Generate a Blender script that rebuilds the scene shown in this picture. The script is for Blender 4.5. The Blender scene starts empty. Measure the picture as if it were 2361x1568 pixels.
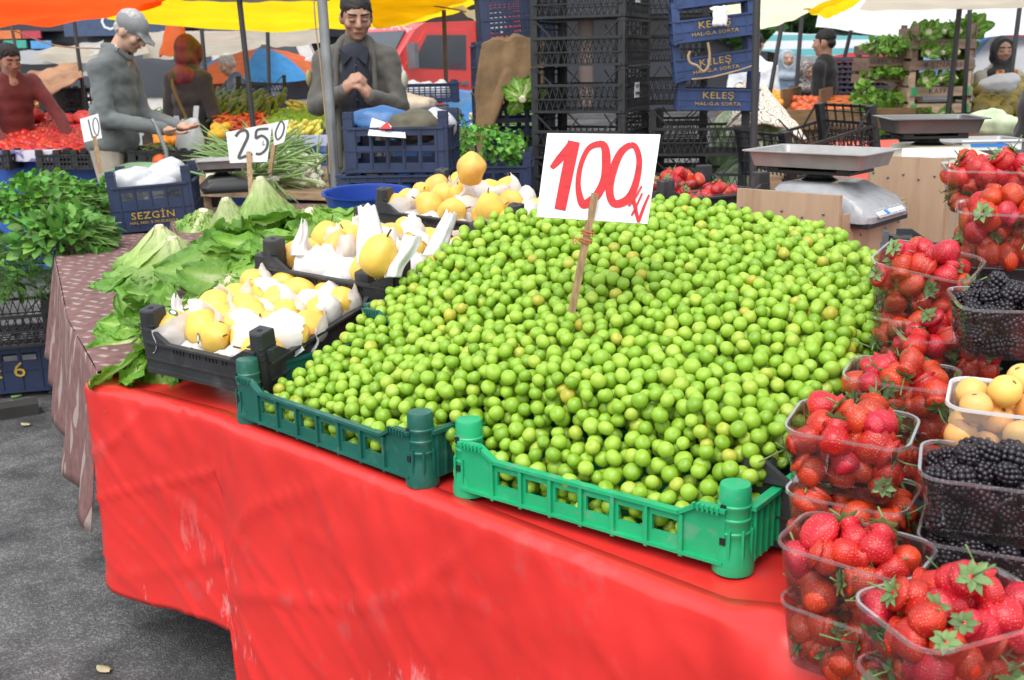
import bpy, bmesh, math, random
import numpy as np
from mathutils import Vector, Matrix, Euler, noise as mnoise

R_ = math.radians
scene = bpy.context.scene
COL = scene.collection
random.seed(7)

# ------------------------------------------------------------------ camera
CAM_H, FPX = 1.45, 1070.0
PITCH, ROLL = math.atan(280 / 1070), 0.02
cR = Vector((1, 0, 0)); cU = Vector((0, math.sin(PITCH), math.cos(PITCH))); cF = Vector((0, math.cos(PITCH), -math.sin(PITCH)))
iR = cR * math.cos(ROLL) - cU * math.sin(ROLL)
iU = cR * math.sin(ROLL) + cU * math.cos(ROLL)
CAM = Vector((0, 0, CAM_H))
cd = bpy.data.cameras.new('camera')
cd.sensor_width = 36; cd.lens = 36 * FPX / 1024
cd.clip_start = .05; cd.clip_end = 600
cd.dof.use_dof = True; cd.dof.focus_distance = 2.1; cd.dof.aperture_fstop = 10
cam = bpy.data.objects.new('camera', cd); COL.objects.link(cam)
mw = Matrix((iR, iU, -cF)).transposed().to_4x4(); mw.translation = CAM
cam.matrix_world = mw
scene.camera = cam

# ------------------------------------------------------------------ light
SUN_EL, SUN_AZ = R_(58), R_(200)      # azimuth clockwise from +Y (straight ahead): the sun stands behind the camera
world = bpy.data.worlds.new('World'); scene.world = world; world.use_nodes = True
nt = world.node_tree; nt.nodes.clear()
sky = nt.nodes.new('ShaderNodeTexSky'); sky.sky_type = 'NISHITA'; sky.sun_disc = False
sky.sun_elevation = SUN_EL; sky.sun_rotation = SUN_AZ
sky.air_density = 1.6; sky.dust_density = 2.0; sky.ozone_density = 1.0
hs = nt.nodes.new('ShaderNodeHueSaturation'); hs.inputs['Saturation'].default_value = .22; hs.inputs['Value'].default_value = 1.15
bg = nt.nodes.new('ShaderNodeBackground'); bg.inputs['Strength'].default_value = .15
wo = nt.nodes.new('ShaderNodeOutputWorld')
nt.links.new(sky.outputs[0], hs.inputs['Color']); nt.links.new(hs.outputs[0], bg.inputs['Color']); nt.links.new(bg.outputs[0], wo.inputs[0])
sl = bpy.data.lights.new('sun', 'SUN'); sl.energy = 1.4; sl.angle = R_(50); sl.color = (1, .965, .91)
sun = bpy.data.objects.new('sun', sl); COL.objects.link(sun)
sdir = Vector((math.sin(SUN_AZ) * math.cos(SUN_EL), math.cos(SUN_AZ) * math.cos(SUN_EL), math.sin(SUN_EL)))
sun.rotation_euler = sdir.to_track_quat('Z', 'Y').to_euler(); sun.location = (0, -5, 12)
vs = scene.view_settings
vs.view_transform = 'Standard'; vs.look = 'None'; vs.gamma = 1; vs.use_curve_mapping = False
vs.exposure = .66
try:
    scene.cycles.max_bounces = 8; scene.cycles.transparent_max_bounces = 24; scene.cycles.caustics_reflective = False
    scene.cycles.caustics_refractive = False; scene.cycles.use_denoising = True; scene.cycles.sample_clamp_indirect = 6
except Exception: pass

# ------------------------------------------------------------------ pixel -> place (pixels of the 2361 x 1568 view of the photo)
PS = 2.3057
def ray(x, y): return cF * FPX + iR * ((x - 1180.5) / PS) + iU * ((784 - y) / PS)
def PZ(x, y, z):            # where the pixel's ray meets the level z
    r = ray(x, y); return CAM + r * ((z - CAM_H) / r.z)
def PD(x, y, d):            # at depth d along the view axis
    return CAM + ray(x, y) * (d / FPX)
def PY(x, y, Y):            # at distance Y ahead
    r = ray(x, y); return CAM + r * (Y / r.y)
def pxw(n, d): return n / PS / FPX * d      # n pixels at depth d, in metres

# ------------------------------------------------------------------ materials
MATS = {}
def mat(name, col, rough=.5, var=.12, ns=8., bump=0., bs=60., spec=.5, metal=0., trans=0., rnd=0., hue=0., coat=0., col2=None, c2s=6., c2lo=.45, c2hi=.65, alpha=1., emit=0., coords='Object', stretch=None, island=False, sss=0., sheen=0., det=4):
    if name in MATS: return MATS[name]
    m = bpy.data.materials.new(name); m.use_nodes = True; t = m.node_tree; n = t.nodes; L = t.links
    n.clear(); out = n.new('ShaderNodeOutputMaterial'); b = n.new('ShaderNodeBsdfPrincipled')
    b.inputs['Roughness'].default_value = rough; b.inputs['Metallic'].default_value = metal
    b.inputs['Specular IOR Level'].default_value = spec; b.inputs['Coat Weight'].default_value = coat
    b.inputs['Coat Roughness'].default_value = .15
    if sheen: b.inputs['Sheen Weight'].default_value = sheen
    if sss:
        b.inputs['Subsurface Weight'].default_value = sss; b.inputs['Subsurface Radius'].default_value = (.5, .4, .12); b.inputs['Subsurface Scale'].default_value = .012
    tc = n.new('ShaderNodeTexCoord'); src = tc.outputs[coords]
    if stretch:
        mp = n.new('ShaderNodeMapping'); mp.inputs['Scale'].default_value = stretch; L.new(src, mp.inputs[0]); src = mp.outputs[0]
    c = None
    def rgb(v):
        q = n.new('ShaderNodeRGB'); q.outputs[0].default_value = (*v, 1); return q.outputs[0]
    c = rgb(col)
    if col2:
        nz = n.new('ShaderNodeTexNoise'); nz.inputs['Scale'].default_value = c2s; nz.inputs['Detail'].default_value = det; nz.inputs['Roughness'].default_value = .6; L.new(src, nz.inputs['Vector'])
        rp = n.new('ShaderNodeMapRange'); rp.inputs[1].default_value = c2lo; rp.inputs[2].default_value = c2hi; L.new(nz.outputs[0], rp.inputs[0])
        mx = n.new('ShaderNodeMix'); mx.data_type = 'RGBA'; L.new(rp.outputs[0], mx.inputs[0]); L.new(c, mx.inputs[6]); L.new(rgb(col2), mx.inputs[7]); c = mx.outputs[2]
    if var or rnd or hue:
        h = n.new('ShaderNodeHueSaturation'); L.new(c, h.inputs['Color'])
        val = None
        if var:
            nz = n.new('ShaderNodeTexNoise'); nz.inputs['Scale'].default_value = ns; nz.inputs['Detail'].default_value = 5; L.new(src, nz.inputs['Vector'])
            rp = n.new('ShaderNodeMapRange'); rp.inputs[1].default_value = .3; rp.inputs[2].default_value = .7; rp.inputs[3].default_value = 1 - var; rp.inputs[4].default_value = 1 + var; rp.clamp = False
            L.new(nz.outputs[0], rp.inputs[0]); val = rp.outputs[0]
        if rnd or hue:
            if island: g = n.new('ShaderNodeNewGeometry'); ro = g.outputs['Random Per Island']
            else: g = n.new('ShaderNodeObjectInfo'); ro = g.outputs['Random']
            if rnd:
                rp = n.new('ShaderNodeMapRange'); rp.inputs[3].default_value = 1 - rnd; rp.inputs[4].default_value = 1 + rnd; L.new(ro, rp.inputs[0])
                if val:
                    mm = n.new('ShaderNodeMath'); mm.operation = 'MULTIPLY'; L.new(val, mm.inputs[0]); L.new(rp.outputs[0], mm.inputs[1]); val = mm.outputs[0]
                else: val = rp.outputs[0]
            if hue:
                m1 = n.new('ShaderNodeMath'); m1.operation = 'MULTIPLY'; m1.inputs[1].default_value = 7.31; L.new(ro, m1.inputs[0])
                m2 = n.new('ShaderNodeMath'); m2.operation = 'FRACT'; L.new(m1.outputs[0], m2.inputs[0])
                rp = n.new('ShaderNodeMapRange'); rp.inputs[3].default_value = .5 - hue; rp.inputs[4].default_value = .5 + hue; L.new(m2.outputs[0], rp.inputs[0]); L.new(rp.outputs[0], h.inputs['Hue'])
        if val: L.new(val, h.inputs['Value'])
        c = h.outputs[0]
    L.new(c, b.inputs['Base Color'])
    if emit: L.new(c, b.inputs['Emission Color']); b.inputs['Emission Strength'].default_value = emit
    if bump:
        nz = n.new('ShaderNodeTexNoise'); nz.inputs['Scale'].default_value = bs; nz.inputs['Detail'].default_value = 4; L.new(src, nz.inputs['Vector'])
        bp = n.new('ShaderNodeBump'); bp.inputs['Strength'].default_value = bump; bp.inputs['Distance'].default_value = .01; L.new(nz.outputs[0], bp.inputs['Height']); L.new(bp.outputs[0], b.inputs['Normal'])
    sh = b.outputs[0]
    if trans:
        tr = n.new('ShaderNodeBsdfTranslucent'); L.new(c, tr.inputs[0]); ms = n.new('ShaderNodeMixShader'); ms.inputs[0].default_value = trans
        L.new(sh, ms.inputs[1]); L.new(tr.outputs[0], ms.inputs[2]); sh = ms.outputs[0]
    if alpha < 1:
        tp = n.new('ShaderNodeBsdfTransparent'); ms = n.new('ShaderNodeMixShader'); ms.inputs[0].default_value = alpha
        L.new(tp.outputs[0], ms.inputs[1]); L.new(sh, ms.inputs[2]); sh = ms.outputs[0]
    L.new(sh, out.inputs[0]); MATS[name] = m; m['bsdf'] = b.name
    return m
def clear_plastic(name, tint=(1, 1, 1), base=.06, rough=.08, white=.04):
    m = bpy.data.materials.new(name); m.use_nodes = True; t = m.node_tree; n = t.nodes; L = t.links; n.clear()
    out = n.new('ShaderNodeOutputMaterial'); tp = n.new('ShaderNodeBsdfTransparent'); tp.inputs[0].default_value = (*tint, 1)
    gl = n.new('ShaderNodeBsdfGlossy'); gl.inputs['Roughness'].default_value = rough; df = n.new('ShaderNodeBsdfDiffuse'); df.inputs[0].default_value = (.85, .87, .9, 1)
    lw = n.new('ShaderNodeLayerWeight'); lw.inputs[0].default_value = .35
    rp = n.new('ShaderNodeMapRange'); rp.inputs[3].default_value = base; rp.inputs[4].default_value = .6; L.new(lw.outputs['Fresnel'], rp.inputs[0])
    m1 = n.new('ShaderNodeMixShader'); L.new(rp.outputs[0], m1.inputs[0]); L.new(tp.outputs[0], m1.inputs[1]); L.new(gl.outputs[0], m1.inputs[2])
    m2 = n.new('ShaderNodeMixShader'); m2.inputs[0].default_value = white; L.new(m1.outputs[0], m2.inputs[1]); L.new(df.outputs[0], m2.inputs[2]); L.new(m2.outputs[0], out.inputs[0])
    MATS[name] = m; return m

# ------------------------------------------------------------------ mesh builder
class MB:
    def __init__(s): s.v = []; s.f = []; s.mi = []; s.cur = 0
    def add(s, vs, fs, M=None):
        o = len(s.v)
        s.v += [tuple(M @ Vector(p)) for p in vs] if M else [tuple(p) for p in vs]
        s.f += [tuple(i + o for i in f) for f in fs]; s.mi += [s.cur] * len(fs); return s
    def box(s, c, d, M=None, tap=1.0):
        x, y, z = (k / 2 for k in d); cx, cy, cz = c
        vs = [(cx + a * x * (tap if e > 0 else 1), cy + b * y * (tap if e > 0 else 1), cz + e * z) for e in (-1, 1) for a, b in ((-1, -1), (1, -1), (1, 1), (-1, 1))]
        return s.add(vs, [(3, 2, 1, 0), (4, 5, 6, 7), (0, 1, 5, 4), (1, 2, 6, 5), (2, 3, 7, 6), (3, 0, 4, 7)], M)
    def bar(s, a, b, w, h=None, M=None):     # a square rod from a to b
        a = Vector(a); b = Vector(b); d = b - a; L = d.length
        if L < 1e-6: return s
        q = d.to_track_quat('Z', 'Y').to_matrix().to_4x4(); q.translation = (a + b) / 2
        return s.box((0, 0, 0), (w, h or w, L), (M @ q) if M else q)
    def lathe(s, prof, seg=16, M=None, cap=True, sx=1., sy=1.):
        vs = []; fs = []; n = len(prof)
        for r, z in prof:
            for k in range(seg):
                a = 2 * math.pi * k / seg; vs.append((r * math.cos(a) * sx, r * math.sin(a) * sy, z))
        for i in range(n - 1):
            for k in range(seg):
                fs.append((i * seg + k, i * seg + (k + 1) % seg, (i + 1) * seg + (k + 1) % seg, (i + 1) * seg + k))
        if cap:
            fs.append(tuple(reversed(range(seg)))); fs.append(tuple((n - 1) * seg + k for k in range(seg)))
        return s.add(vs, fs, M)
    def tube(s, pts, rad, seg=6, M=None, cap=True):
        pts = [Vector(p) for p in pts]; n = len(pts); vs = []; fs = []
        rad = rad if isinstance(rad, (list, tuple)) else [rad] * n
        t = (pts[1] - pts[0]).normalized(); u = t.orthogonal().normalized()
        for i in range(n):
            t = (pts[min(i + 1, n - 1)] - pts[max(i - 1, 0)]).normalized()
            u = (u - t * u.dot(t)); u = u.normalized() if u.length > 1e-6 else t.orthogonal().normalized(); w = t.cross(u)
            for k in range(seg):
                a = 2 * math.pi * k / seg; vs.append(pts[i] + (u * math.cos(a) + w * math.sin(a)) * rad[i])
        for i in range(n - 1):
            for k in range(seg): fs.append((i * seg + k, i * seg + (k + 1) % seg, (i + 1) * seg + (k + 1) % seg, (i + 1) * seg + k))
        if cap: fs.append(tuple(reversed(range(seg)))); fs.append(tuple((n - 1) * seg + k for k in range(seg)))
        return s.add(vs, fs, M)
    def grid(s, fn, nu, nv, M=None, closeu=False):
        vs = [fn(i / (nu if closeu else nu), j / nv) for j in range(nv + 1) for i in range(nu + (0 if closeu else 1))]
        w = nu + (0 if closeu else 1); fs = []
        for j in range(nv):
            for i in range(nu):
                a = j * w + i; b = j * w + (i + 1) % w; fs.append((a, b, b + w, a + w))
        return s.add(vs, fs, M)
    def ball(s, c, r, seg=10, rings=7, M=None):
        r = r if isinstance(r, (list, tuple)) else (r, r, r); vs = [(c[0], c[1], c[2] - r[2])]; fs = []
        for i in range(1, rings):
            p = math.pi * i / rings
            for k in range(seg):
                a = 2 * math.pi * k / seg; vs.append((c[0] + r[0] * math.sin(p) * math.cos(a), c[1] + r[1] * math.sin(p) * math.sin(a), c[2] - r[2] * math.cos(p)))
        vs.append((c[0], c[1], c[2] + r[2])); T = len(vs) - 1
        for k in range(seg): fs.append((0, 1 + (k + 1) % seg, 1 + k)); fs.append((T, T - seg + k, T - seg + (k + 1) % seg))
        for i in range(rings - 2):
            for k in range(seg):
                a = 1 + i * seg; fs.append((a + k, a + (k + 1) % seg, a + seg + (k + 1) % seg, a + seg + k))
        return s.add(vs, fs, M)
    def capsule(s, a, ra, b, rb, seg=12, M=None):
        a = Vector(a); b = Vector(b); d = b - a; L = max(d.length, 1e-5)
        q = d.to_track_quat('Z', 'Y').to_matrix().to_4x4() if d.length > 1e-5 else Matrix.Identity(4); q.translation = a
        pr = [(ra * math.sin(t) + 1e-5, -ra * math.cos(t)) for t in (0, .5, 1, 1.3)] + [(ra, 0), (rb, L)] + [(rb * math.cos(t) + 1e-5, L + rb * math.sin(t)) for t in (.3, .6, 1.1, math.pi / 2)]
        return s.lathe(pr, seg, (M @ q) if M else q)
    def panel(s, xs, zs, hole, y0, y1, M=None):     # a slab in xz with rectangular openings
        nx, nz = len(xs) - 1, len(zs) - 1
        idx = {}; vs = []; fs = []
        def V(i, j, k):
            if (i, j, k) not in idx: idx[(i, j, k)] = len(vs); vs.append((xs[i], (y0, y1)[k], zs[j]))
            return idx[(i, j, k)]
        sol = lambda i, j: 0 <= i < nx and 0 <= j < nz and not hole(i, j)
        for i in range(nx):
            for j in range(nz):
                if not sol(i, j): continue
                fs.append((V(i, j, 0), V(i + 1, j, 0), V(i + 1, j + 1, 0), V(i, j + 1, 0)))
                fs.append((V(i, j + 1, 1), V(i + 1, j + 1, 1), V(i + 1, j, 1), V(i, j, 1)))
                if not sol(i - 1, j): fs.append((V(i, j, 1), V(i, j, 0), V(i, j + 1, 0), V(i, j + 1, 1)))
                if not sol(i + 1, j): fs.append((V(i + 1, j, 0), V(i + 1, j, 1), V(i + 1, j + 1, 1), V(i + 1, j + 1, 0)))
                if not sol(i, j - 1): fs.append((V(i, j, 1), V(i + 1, j, 1), V(i + 1, j, 0), V(i, j, 0)))
                if not sol(i, j + 1): fs.append((V(i, j + 1, 0), V(i + 1, j + 1, 0), V(i + 1, j + 1, 1), V(i, j + 1, 1)))
        return s.add(vs, fs, M)
    def prism(s, poly, y0, y1, M=None):             # an xz outline given thickness in y
        n = len(poly); vs = [(x, y0, z) for x, z in poly] + [(x, y1, z) for x, z in poly]
        fs = [tuple(range(n)), tuple(reversed(range(n, 2 * n)))] + [(i, i + n, (i + 1) % n + n, (i + 1) % n) for i in range(n)]
        return s.add(vs, fs, M)
    def mesh(s, name, mats, smooth=True, ang=None):
        me = bpy.data.meshes.new(name); me.from_pydata(s.v, [], s.f)
        for m in (mats if isinstance(mats, (list, tuple)) else [mats]): me.materials.append(m)
        if any(s.mi): me.polygons.foreach_set('material_index', s.mi)
        me.polygons.foreach_set('use_smooth', [bool(smooth)] * len(me.polygons))
        if smooth and ang is not None:
            try: me.set_sharp_from_angle(angle=R_(ang))
            except Exception: pass
        me.update(); return me
    def build(s, name, mats, parent=None, smooth=True, ang=40, loc=None, M=None):
        return put(name, s.mesh(name, mats, smooth, ang), parent, M)
def put(name, me, parent=None, M=None):
    o = bpy.data.objects.new(name, me); COL.objects.link(o)
    if parent: o.parent = parent
    if M is not None: o.matrix_local = M
    return o
def tag(o, label=None, cat=None, group=None, kind=None):
    if label: o['label'] = label
    if cat: o['category'] = cat
    if group: o['group'] = group
    if kind: o['kind'] = kind
    return o
def thing(name, label, cat, M=None, group=None):
    o = bpy.data.objects.new(name, None); o.empty_display_size = .05; COL.objects.link(o)
    if M is not None: o.matrix_world = M
    return tag(o, label, cat, group)
def TR(loc, rz=0., rx=0., ry=0., s=1.):
    m = Euler((rx, ry, rz), 'XYZ').to_matrix().to_4x4() @ Matrix.Diagonal((s, s, s, 1)); m.translation = Vector(loc); return m
def dup(root, M, label=None, group=None):
    r = root.copy(); COL.objects.link(r); r.matrix_world = M
    if label: r['label'] = label
    if group: r['group'] = group
    for ch in KIDS(root):
        c = ch.copy(); COL.objects.link(c); c.parent = r
        for g in KIDS(ch):
            d = g.copy(); COL.objects.link(d); d.parent = c
    return r
def KIDS(o): return list(o.children)
def frame(x, y, z, o):      # matrix from axes and origin
    m = Matrix((x, y, z)).transposed().to_4x4(); m.translation = o; return m
def text_mesh(txt, size, m, depth=.0015, align='CENTER', sx=1.):
    c = bpy.data.curves.new('t', 'FONT'); c.body = txt; c.size = size; c.extrude = depth / 2; c.align_x = align; c.align_y = 'CENTER'; c.resolution_u = 2; c.space_character = 1.1
    o = bpy.data.objects.new('t', c); me = bpy.data.meshes.new_from_object(o); bpy.data.objects.remove(o); bpy.data.curves.remove(c)
    if sx != 1:
        for v in me.vertices: v.co.x *= sx
    me.materials.clear(); me.materials.append(m); return me
def blob(MBs, voxel, m, name, smooth=6, fac=.5):   # many overlapping solids -> one continuous skin
    me = MBs.mesh(name + '_raw', m, True)
    o = bpy.data.objects.new('tmp', me); COL.objects.link(o)
    r = o.modifiers.new('r', 'REMESH'); r.mode = 'VOXEL'; r.voxel_size = voxel
    if smooth: q = o.modifiers.new('s', 'SMOOTH'); q.iterations = smooth; q.factor = fac
    dg = bpy.context.evaluated_depsgraph_get(); dg.update()
    res = bpy.data.meshes.new_from_object(o.evaluated_get(dg)); res.name = name
    bpy.data.objects.remove(o); bpy.data.meshes.remove(me)
    res.materials.clear(); res.materials.append(m); res.polygons.foreach_set('use_smooth', [True] * len(res.polygons)); return res
def nz3(x, y, z, s=1.): return mnoise.noise(Vector((x * s, y * s, z * s)))
def ribbon(pts, w, up, off=0.):     # flat painted stroke through points, facing 'up'
    mb = MB(); pts = [Vector(p) for p in pts]; n = len(pts); vs = []
    for i in range(n):
        t = (pts[min(i + 1, n - 1)] - pts[max(i - 1, 0)]).normalized(); sd = t.cross(up).normalized()
        ww = w[i] if isinstance(w, (list, tuple)) else w
        for k in (-1, 1):
            vs.append(pts[i] + sd * k * ww / 2 + up * off)
    m = len(vs); vs += [v - up * .0006 for v in vs]
    fs = [(2 * i, 2 * i + 1, 2 * i + 3, 2 * i + 2) for i in range(n - 1)] + [(2 * i + 2 + m, 2 * i + 3 + m, 2 * i + 1 + m, 2 * i + m) for i in range(n - 1)]
    mb.add(vs, fs); return mb
def smooth_path(pts, closed=False, sub=6):
    pts = [Vector(p) for p in pts]; n = len(pts); out = []
    for i in range(n if closed else n - 1):
        g = lambda k: pts[k % n] if closed else pts[min(max(k, 0), n - 1)]
        a, b, c, d = g(i - 1), g(i), g(i + 1), g(i + 2)
        for j in range(sub):
            t = j / sub; out.append(.5 * ((2 * b) + (c - a) * t + (2 * a - 5 * b + 4 * c - d) * t * t + (3 * b - a - 3 * c + d) * t ** 3))
    out.append(pts[0] if closed else pts[-1]); return out
# ================================================================== foreground: ground, red table, plums, pears
asphalt = mat('asphalt', (.055, .055, .058), .85, var=.35, ns=9, bump=.9, bs=160, col2=(.12, .12, .122), c2s=.9, c2lo=.48, c2hi=.56)
def asphalt_grain():
    t = asphalt.node_tree; n = t.nodes; b = n[asphalt['bsdf']]; L = t.links
    src = b.inputs['Base Color'].links[0].from_socket; tc = n.new('ShaderNodeTexCoord')
    vo = n.new('ShaderNodeTexVoronoi'); vo.inputs['Scale'].default_value = 150; L.new(tc.outputs['Object'], vo.inputs['Vector'])
    sp = n.new('ShaderNodeSeparateColor'); L.new(vo.outputs['Color'], sp.inputs[0])
    rp = n.new('ShaderNodeMapRange'); rp.inputs[1].default_value = .55; rp.inputs[2].default_value = 1.; rp.inputs[3].default_value = .75; rp.inputs[4].default_value = 1.6; L.new(sp.outputs[0], rp.inputs[0])
    mx = n.new('ShaderNodeMix'); mx.data_type = 'RGBA'; mx.blend_type = 'MULTIPLY'; mx.inputs[0].default_value = 1; L.new(src, mx.inputs[6]); L.new(rp.outputs[0], mx.inputs[7]); L.new(mx.outputs[2], b.inputs['Base Color'])
asphalt_grain()
g = MB(); g.grid(lambda u, v: (-120 + 240 * u, -20 + 220 * v, 0), 24, 22)
tag(g.build('ground', asphalt), kind='structure')

# ---- red oilcloth table
red_pvc = mat('red_oilcloth', (.64, .030, .026), .33, var=.10, ns=3, bump=.18, bs=9, spec=.5, col2=(.5, .07, .07), c2s=9, c2lo=.60, c2hi=.78)
def red_scuffs():
    t = red_pvc.node_tree; n = t.nodes; b = n[red_pvc['bsdf']]; L = t.links
    src = b.inputs['Base Color'].links[0].from_socket; tc = n.new('ShaderNodeTexCoord')
    mp = n.new('ShaderNodeMapping'); mp.inputs['Scale'].default_value = (34, 34, 11); L.new(tc.outputs['Object'], mp.inputs[0])
    z = n.new('ShaderNodeTexNoise'); z.inputs['Scale'].default_value = 1; z.inputs['Detail'].default_value = 6; z.inputs['Roughness'].default_value = .7; L.new(mp.outputs[0], z.inputs['Vector'])
    z2 = n.new('ShaderNodeTexNoise'); z2.inputs['Scale'].default_value = 5; L.new(tc.outputs['Object'], z2.inputs['Vector'])
    sx = n.new('ShaderNodeSeparateXYZ'); L.new(tc.outputs['Object'], sx.inputs[0])
    hm = n.new('ShaderNodeMapRange'); hm.inputs[1].default_value = .50; hm.inputs[2].default_value = .12; L.new(sx.outputs[2], hm.inputs[0])
    a1 = n.new('ShaderNodeMath'); a1.operation = 'MULTIPLY'; L.new(z.outputs[0], a1.inputs[0]); L.new(z2.outputs[0], a1.inputs[1])
    r1 = n.new('ShaderNodeMapRange'); r1.inputs[1].default_value = .31; r1.inputs[2].default_value = .40; L.new(a1.outputs[0], r1.inputs[0])
    a2 = n.new('ShaderNodeMath'); a2.operation = 'MULTIPLY'; L.new(r1.outputs[0], a2.inputs[0]); L.new(hm.outputs[0], a2.inputs[1])
    a3 = n.new('ShaderNodeMath'); a3.operation = 'MULTIPLY'; a3.inputs[1].default_value = .55; L.new(a2.outputs[0], a3.inputs[0])
    mx = n.new('ShaderNodeMix'); mx.data_type = 'RGBA'; q = n.new('ShaderNodeRGB'); q.outputs[0].default_value = (.72, .6, .6, 1)
    L.new(a3.outputs[0], mx.inputs[0]); L.new(src, mx.inputs[6]); L.new(q.outputs[0], mx.inputs[7]); L.new(mx.outputs[2], b.inputs['Base Color'])
red_scuffs()
TZ = .70
EDGE = [(-.90, 2.95), (-.975, 2.75), (-1.052, 2.535), (-1.03, 2.505), (-.85, 2.385), (-.66, 2.245), (-.64, 2.225), (-.40, 2.01), (-.144, 1.765), (.075, 1.55), (.282, 1.35), (.42, 1.215), (.75, .89), (1.15, .5)]
def polyline(pts):
    P = [Vector(p) for p in pts]; d = [0]
    for a, b in zip(P, P[1:]): d.append(d[-1] + (b - a).length)
    def at(s):
        s *= d[-1]
        for i in range(len(P) - 1):
            if s <= d[i + 1] + 1e-9: k = (s - d[i]) / (d[i + 1] - d[i]); return P[i].lerp(P[i + 1], k)
        return P[-1]
    return at, d
edge_at, edge_d = polyline(EDGE)
EL = edge_d[-1]
def edge_frame(u):
    p = edge_at(u); q = (edge_at(min(u + .012, 1)) - edge_at(max(u - .012, 0))).normalized(); return p, Vector((q.y, -q.x)) * (-1 if False else 1)
uB = edge_d[5] / EL
def fold_peak(u, p):
    # the cloth is rucked up into a peak near the punnets
    d = abs((p - Vector((.355, 1.27))).length); return max(0, 1 - d / .11)
def skirt_pt(u, v):
    p, nrm = edge_frame(u); out = Vector((nrm.x, nrm.y))
    if out.dot(Vector((-.68, -.73))) < 0: out = -out
    k2 = min(v / .06, 1); hemz = .17 + .015 * math.sin(u * 31) if u < uB else .025
    k = max(0, (v - .06) / .94); z = TZ + .006 - .012 * k2 * k2 - (TZ - hemz) * k
    s = u * EL
    o = -.034 + .040 * math.sin(k2 * math.pi / 2)
    o += k * (.014 * nz3(s * 3.2, 1.7, k * .8) + .006 * nz3(s * 6.5 + k * 1.0, 4.2, k * .7)) + .003 * abs(nz3(s * 7 - k * 6, k * 3, 9.1)) * min(1, v * 8) + .006 * (1 - k) ** 2 * nz3(s * 26, k * 9, 5.5) * min(1, v * 10)
    o += .010 * max(0, math.sin(s * 13 + 2 * nz3(s * 2, 0, 0))) * (1 - k) * min(1, v * 6) * .6
    rg1 = 1 - abs(nz3(s * 2.3 + k * 2.6, k * 1.6 - s * .8, 4.4)) * 2.2; rg2 = 1 - abs(nz3(s * 4.1 - k * 3.1, k * 2.0, 8.4)) * 2.6; o += (.008 * max(0, rg1) ** 14 + .005 * max(0, rg2) ** 12 + .006 * max(0, 1 - abs(nz3(s * 1.7, k * .25, 21.)) * 3) ** 14) * min(1, v * 5)
    if u >= uB: o += .014 * min(1, (u - uB) * 40) * (.4 + k)
    pk = fold_peak(u, p); z += .030 * pk * (1 - min(1, v / .15)); o += .05 * pk * min(1, v / .12) * (1 - k) ** 2
    return (p.x + out.x * o, p.y + out.y * o, z)
def top_pt(u, v):
    p, nrm = edge_frame(u); out = Vector((nrm.x, nrm.y))
    if out.dot(Vector((-.68, -.73))) < 0: out = -out
    uu = (u - edge_d[2] / EL); az = R_(19 + 24 * min(1, uu / .2)); inn = Vector((math.sin(az), math.cos(az)))
    L = 1.6 * v * v + .0 ; q = p + inn * L
    pk = fold_peak(u, p); z = TZ + .002 + .030 * pk * max(0, 1 - L / .12)
    z += (.004 * nz3(q.x * 7, q.y * 7, 0) + .003 * nz3(q.x * 19, q.y * 19, 3)) * min(1, L * 12) - .002
    return (q.x, q.y, z)
rt = thing('market_table', 'long trestle table under red oilcloth carrying the green plum crates', 'table')
w = mat('table_wood', (.32, .22, .13), .7, var=.3, stretch=(1, 8, 8))
b_ = MB(); Mt = TR((.45, 2.15, .672), R_(-43.5)); b_.box((0, .1, 0), (2.0, 1.2, .04), Mt); b_.build('tabletop', w, rt)
for sx_ in (-.9, .9):
    for sy_ in (-.4, .6):
        b_ = MB(); b_.box((sx_, sy_, -.347), (.05, .05, .65), Mt); b_.build('leg', w, rt)
cl = MB(); cl.grid(lambda u, v: skirt_pt(u, v), 300, 44); uA = edge_d[2] / EL; cl.grid(lambda u, v: top_pt(uA + u * (1 - uA), v), 280, 30)
rc = cl.build('tablecloth', red_pvc, ang=180)
bm = bmesh.new(); bm.from_mesh(rc.data); bmesh.ops.remove_doubles(bm, verts=bm.verts, dist=.004); bm.to_mesh(rc.data); bm.free()
so = rc.modifiers.new('s', 'SOLIDIFY'); so.thickness = .0015; so.offset = 0
tag(rc, 'shiny red oilcloth draped over the nearest table, scuffed white near its hem', 'tablecloth')

# ---- crates
def ring_post(r, h, sq=1.25):
    pr = [(r * 1.28, 0), (r * 1.3, .012), (r * 1.02, .045), (r, .05)]
    z = .06
    while z < h - .014:
        pr += [(r, z), (r * 1.05, z + .002), (r * 1.05, z + .005), (r * .985, z + .007)]; z += .021
    pr += [(r * .97, h - .006), (r * .9, h), (.0004, h + .001)]
    return pr
def mullioned(mb, L, z0, z1, zl, zh, n, th, marg, M, rib=True, ribw=.006):
    xs = [-L / 2, -L / 2 + marg]; pitch = (L - 2 * marg) / n
    for i in range(n): xs += [-L / 2 + marg + pitch * i + pitch * .14, -L / 2 + marg + pitch * (i + 1) - pitch * .14]
    xs += [L / 2 - marg, L / 2]
    mb.panel(xs, [z0, zl, zh, z1], lambda i, j: j == 1 and i >= 2 and i % 2 == 0 and i < 2 + 2 * n, -th / 2, th / 2, M)
    if rib:
        for i in range(n + 1): mb.box((-L / 2 + marg + pitch * i, -th / 2 - .003, (z0 + z1) / 2), (ribw, .006, z1 - z0), M)
def wallM(side, L, W):      # local frames of the four walls: x runs along the wall, -y is outward
    return [TR((0, -W / 2, 0)), TR((L / 2, 0, 0), math.pi / 2), TR((0, W / 2, 0), math.pi), TR((-L / 2, 0, 0), -math.pi / 2)][side]
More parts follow.
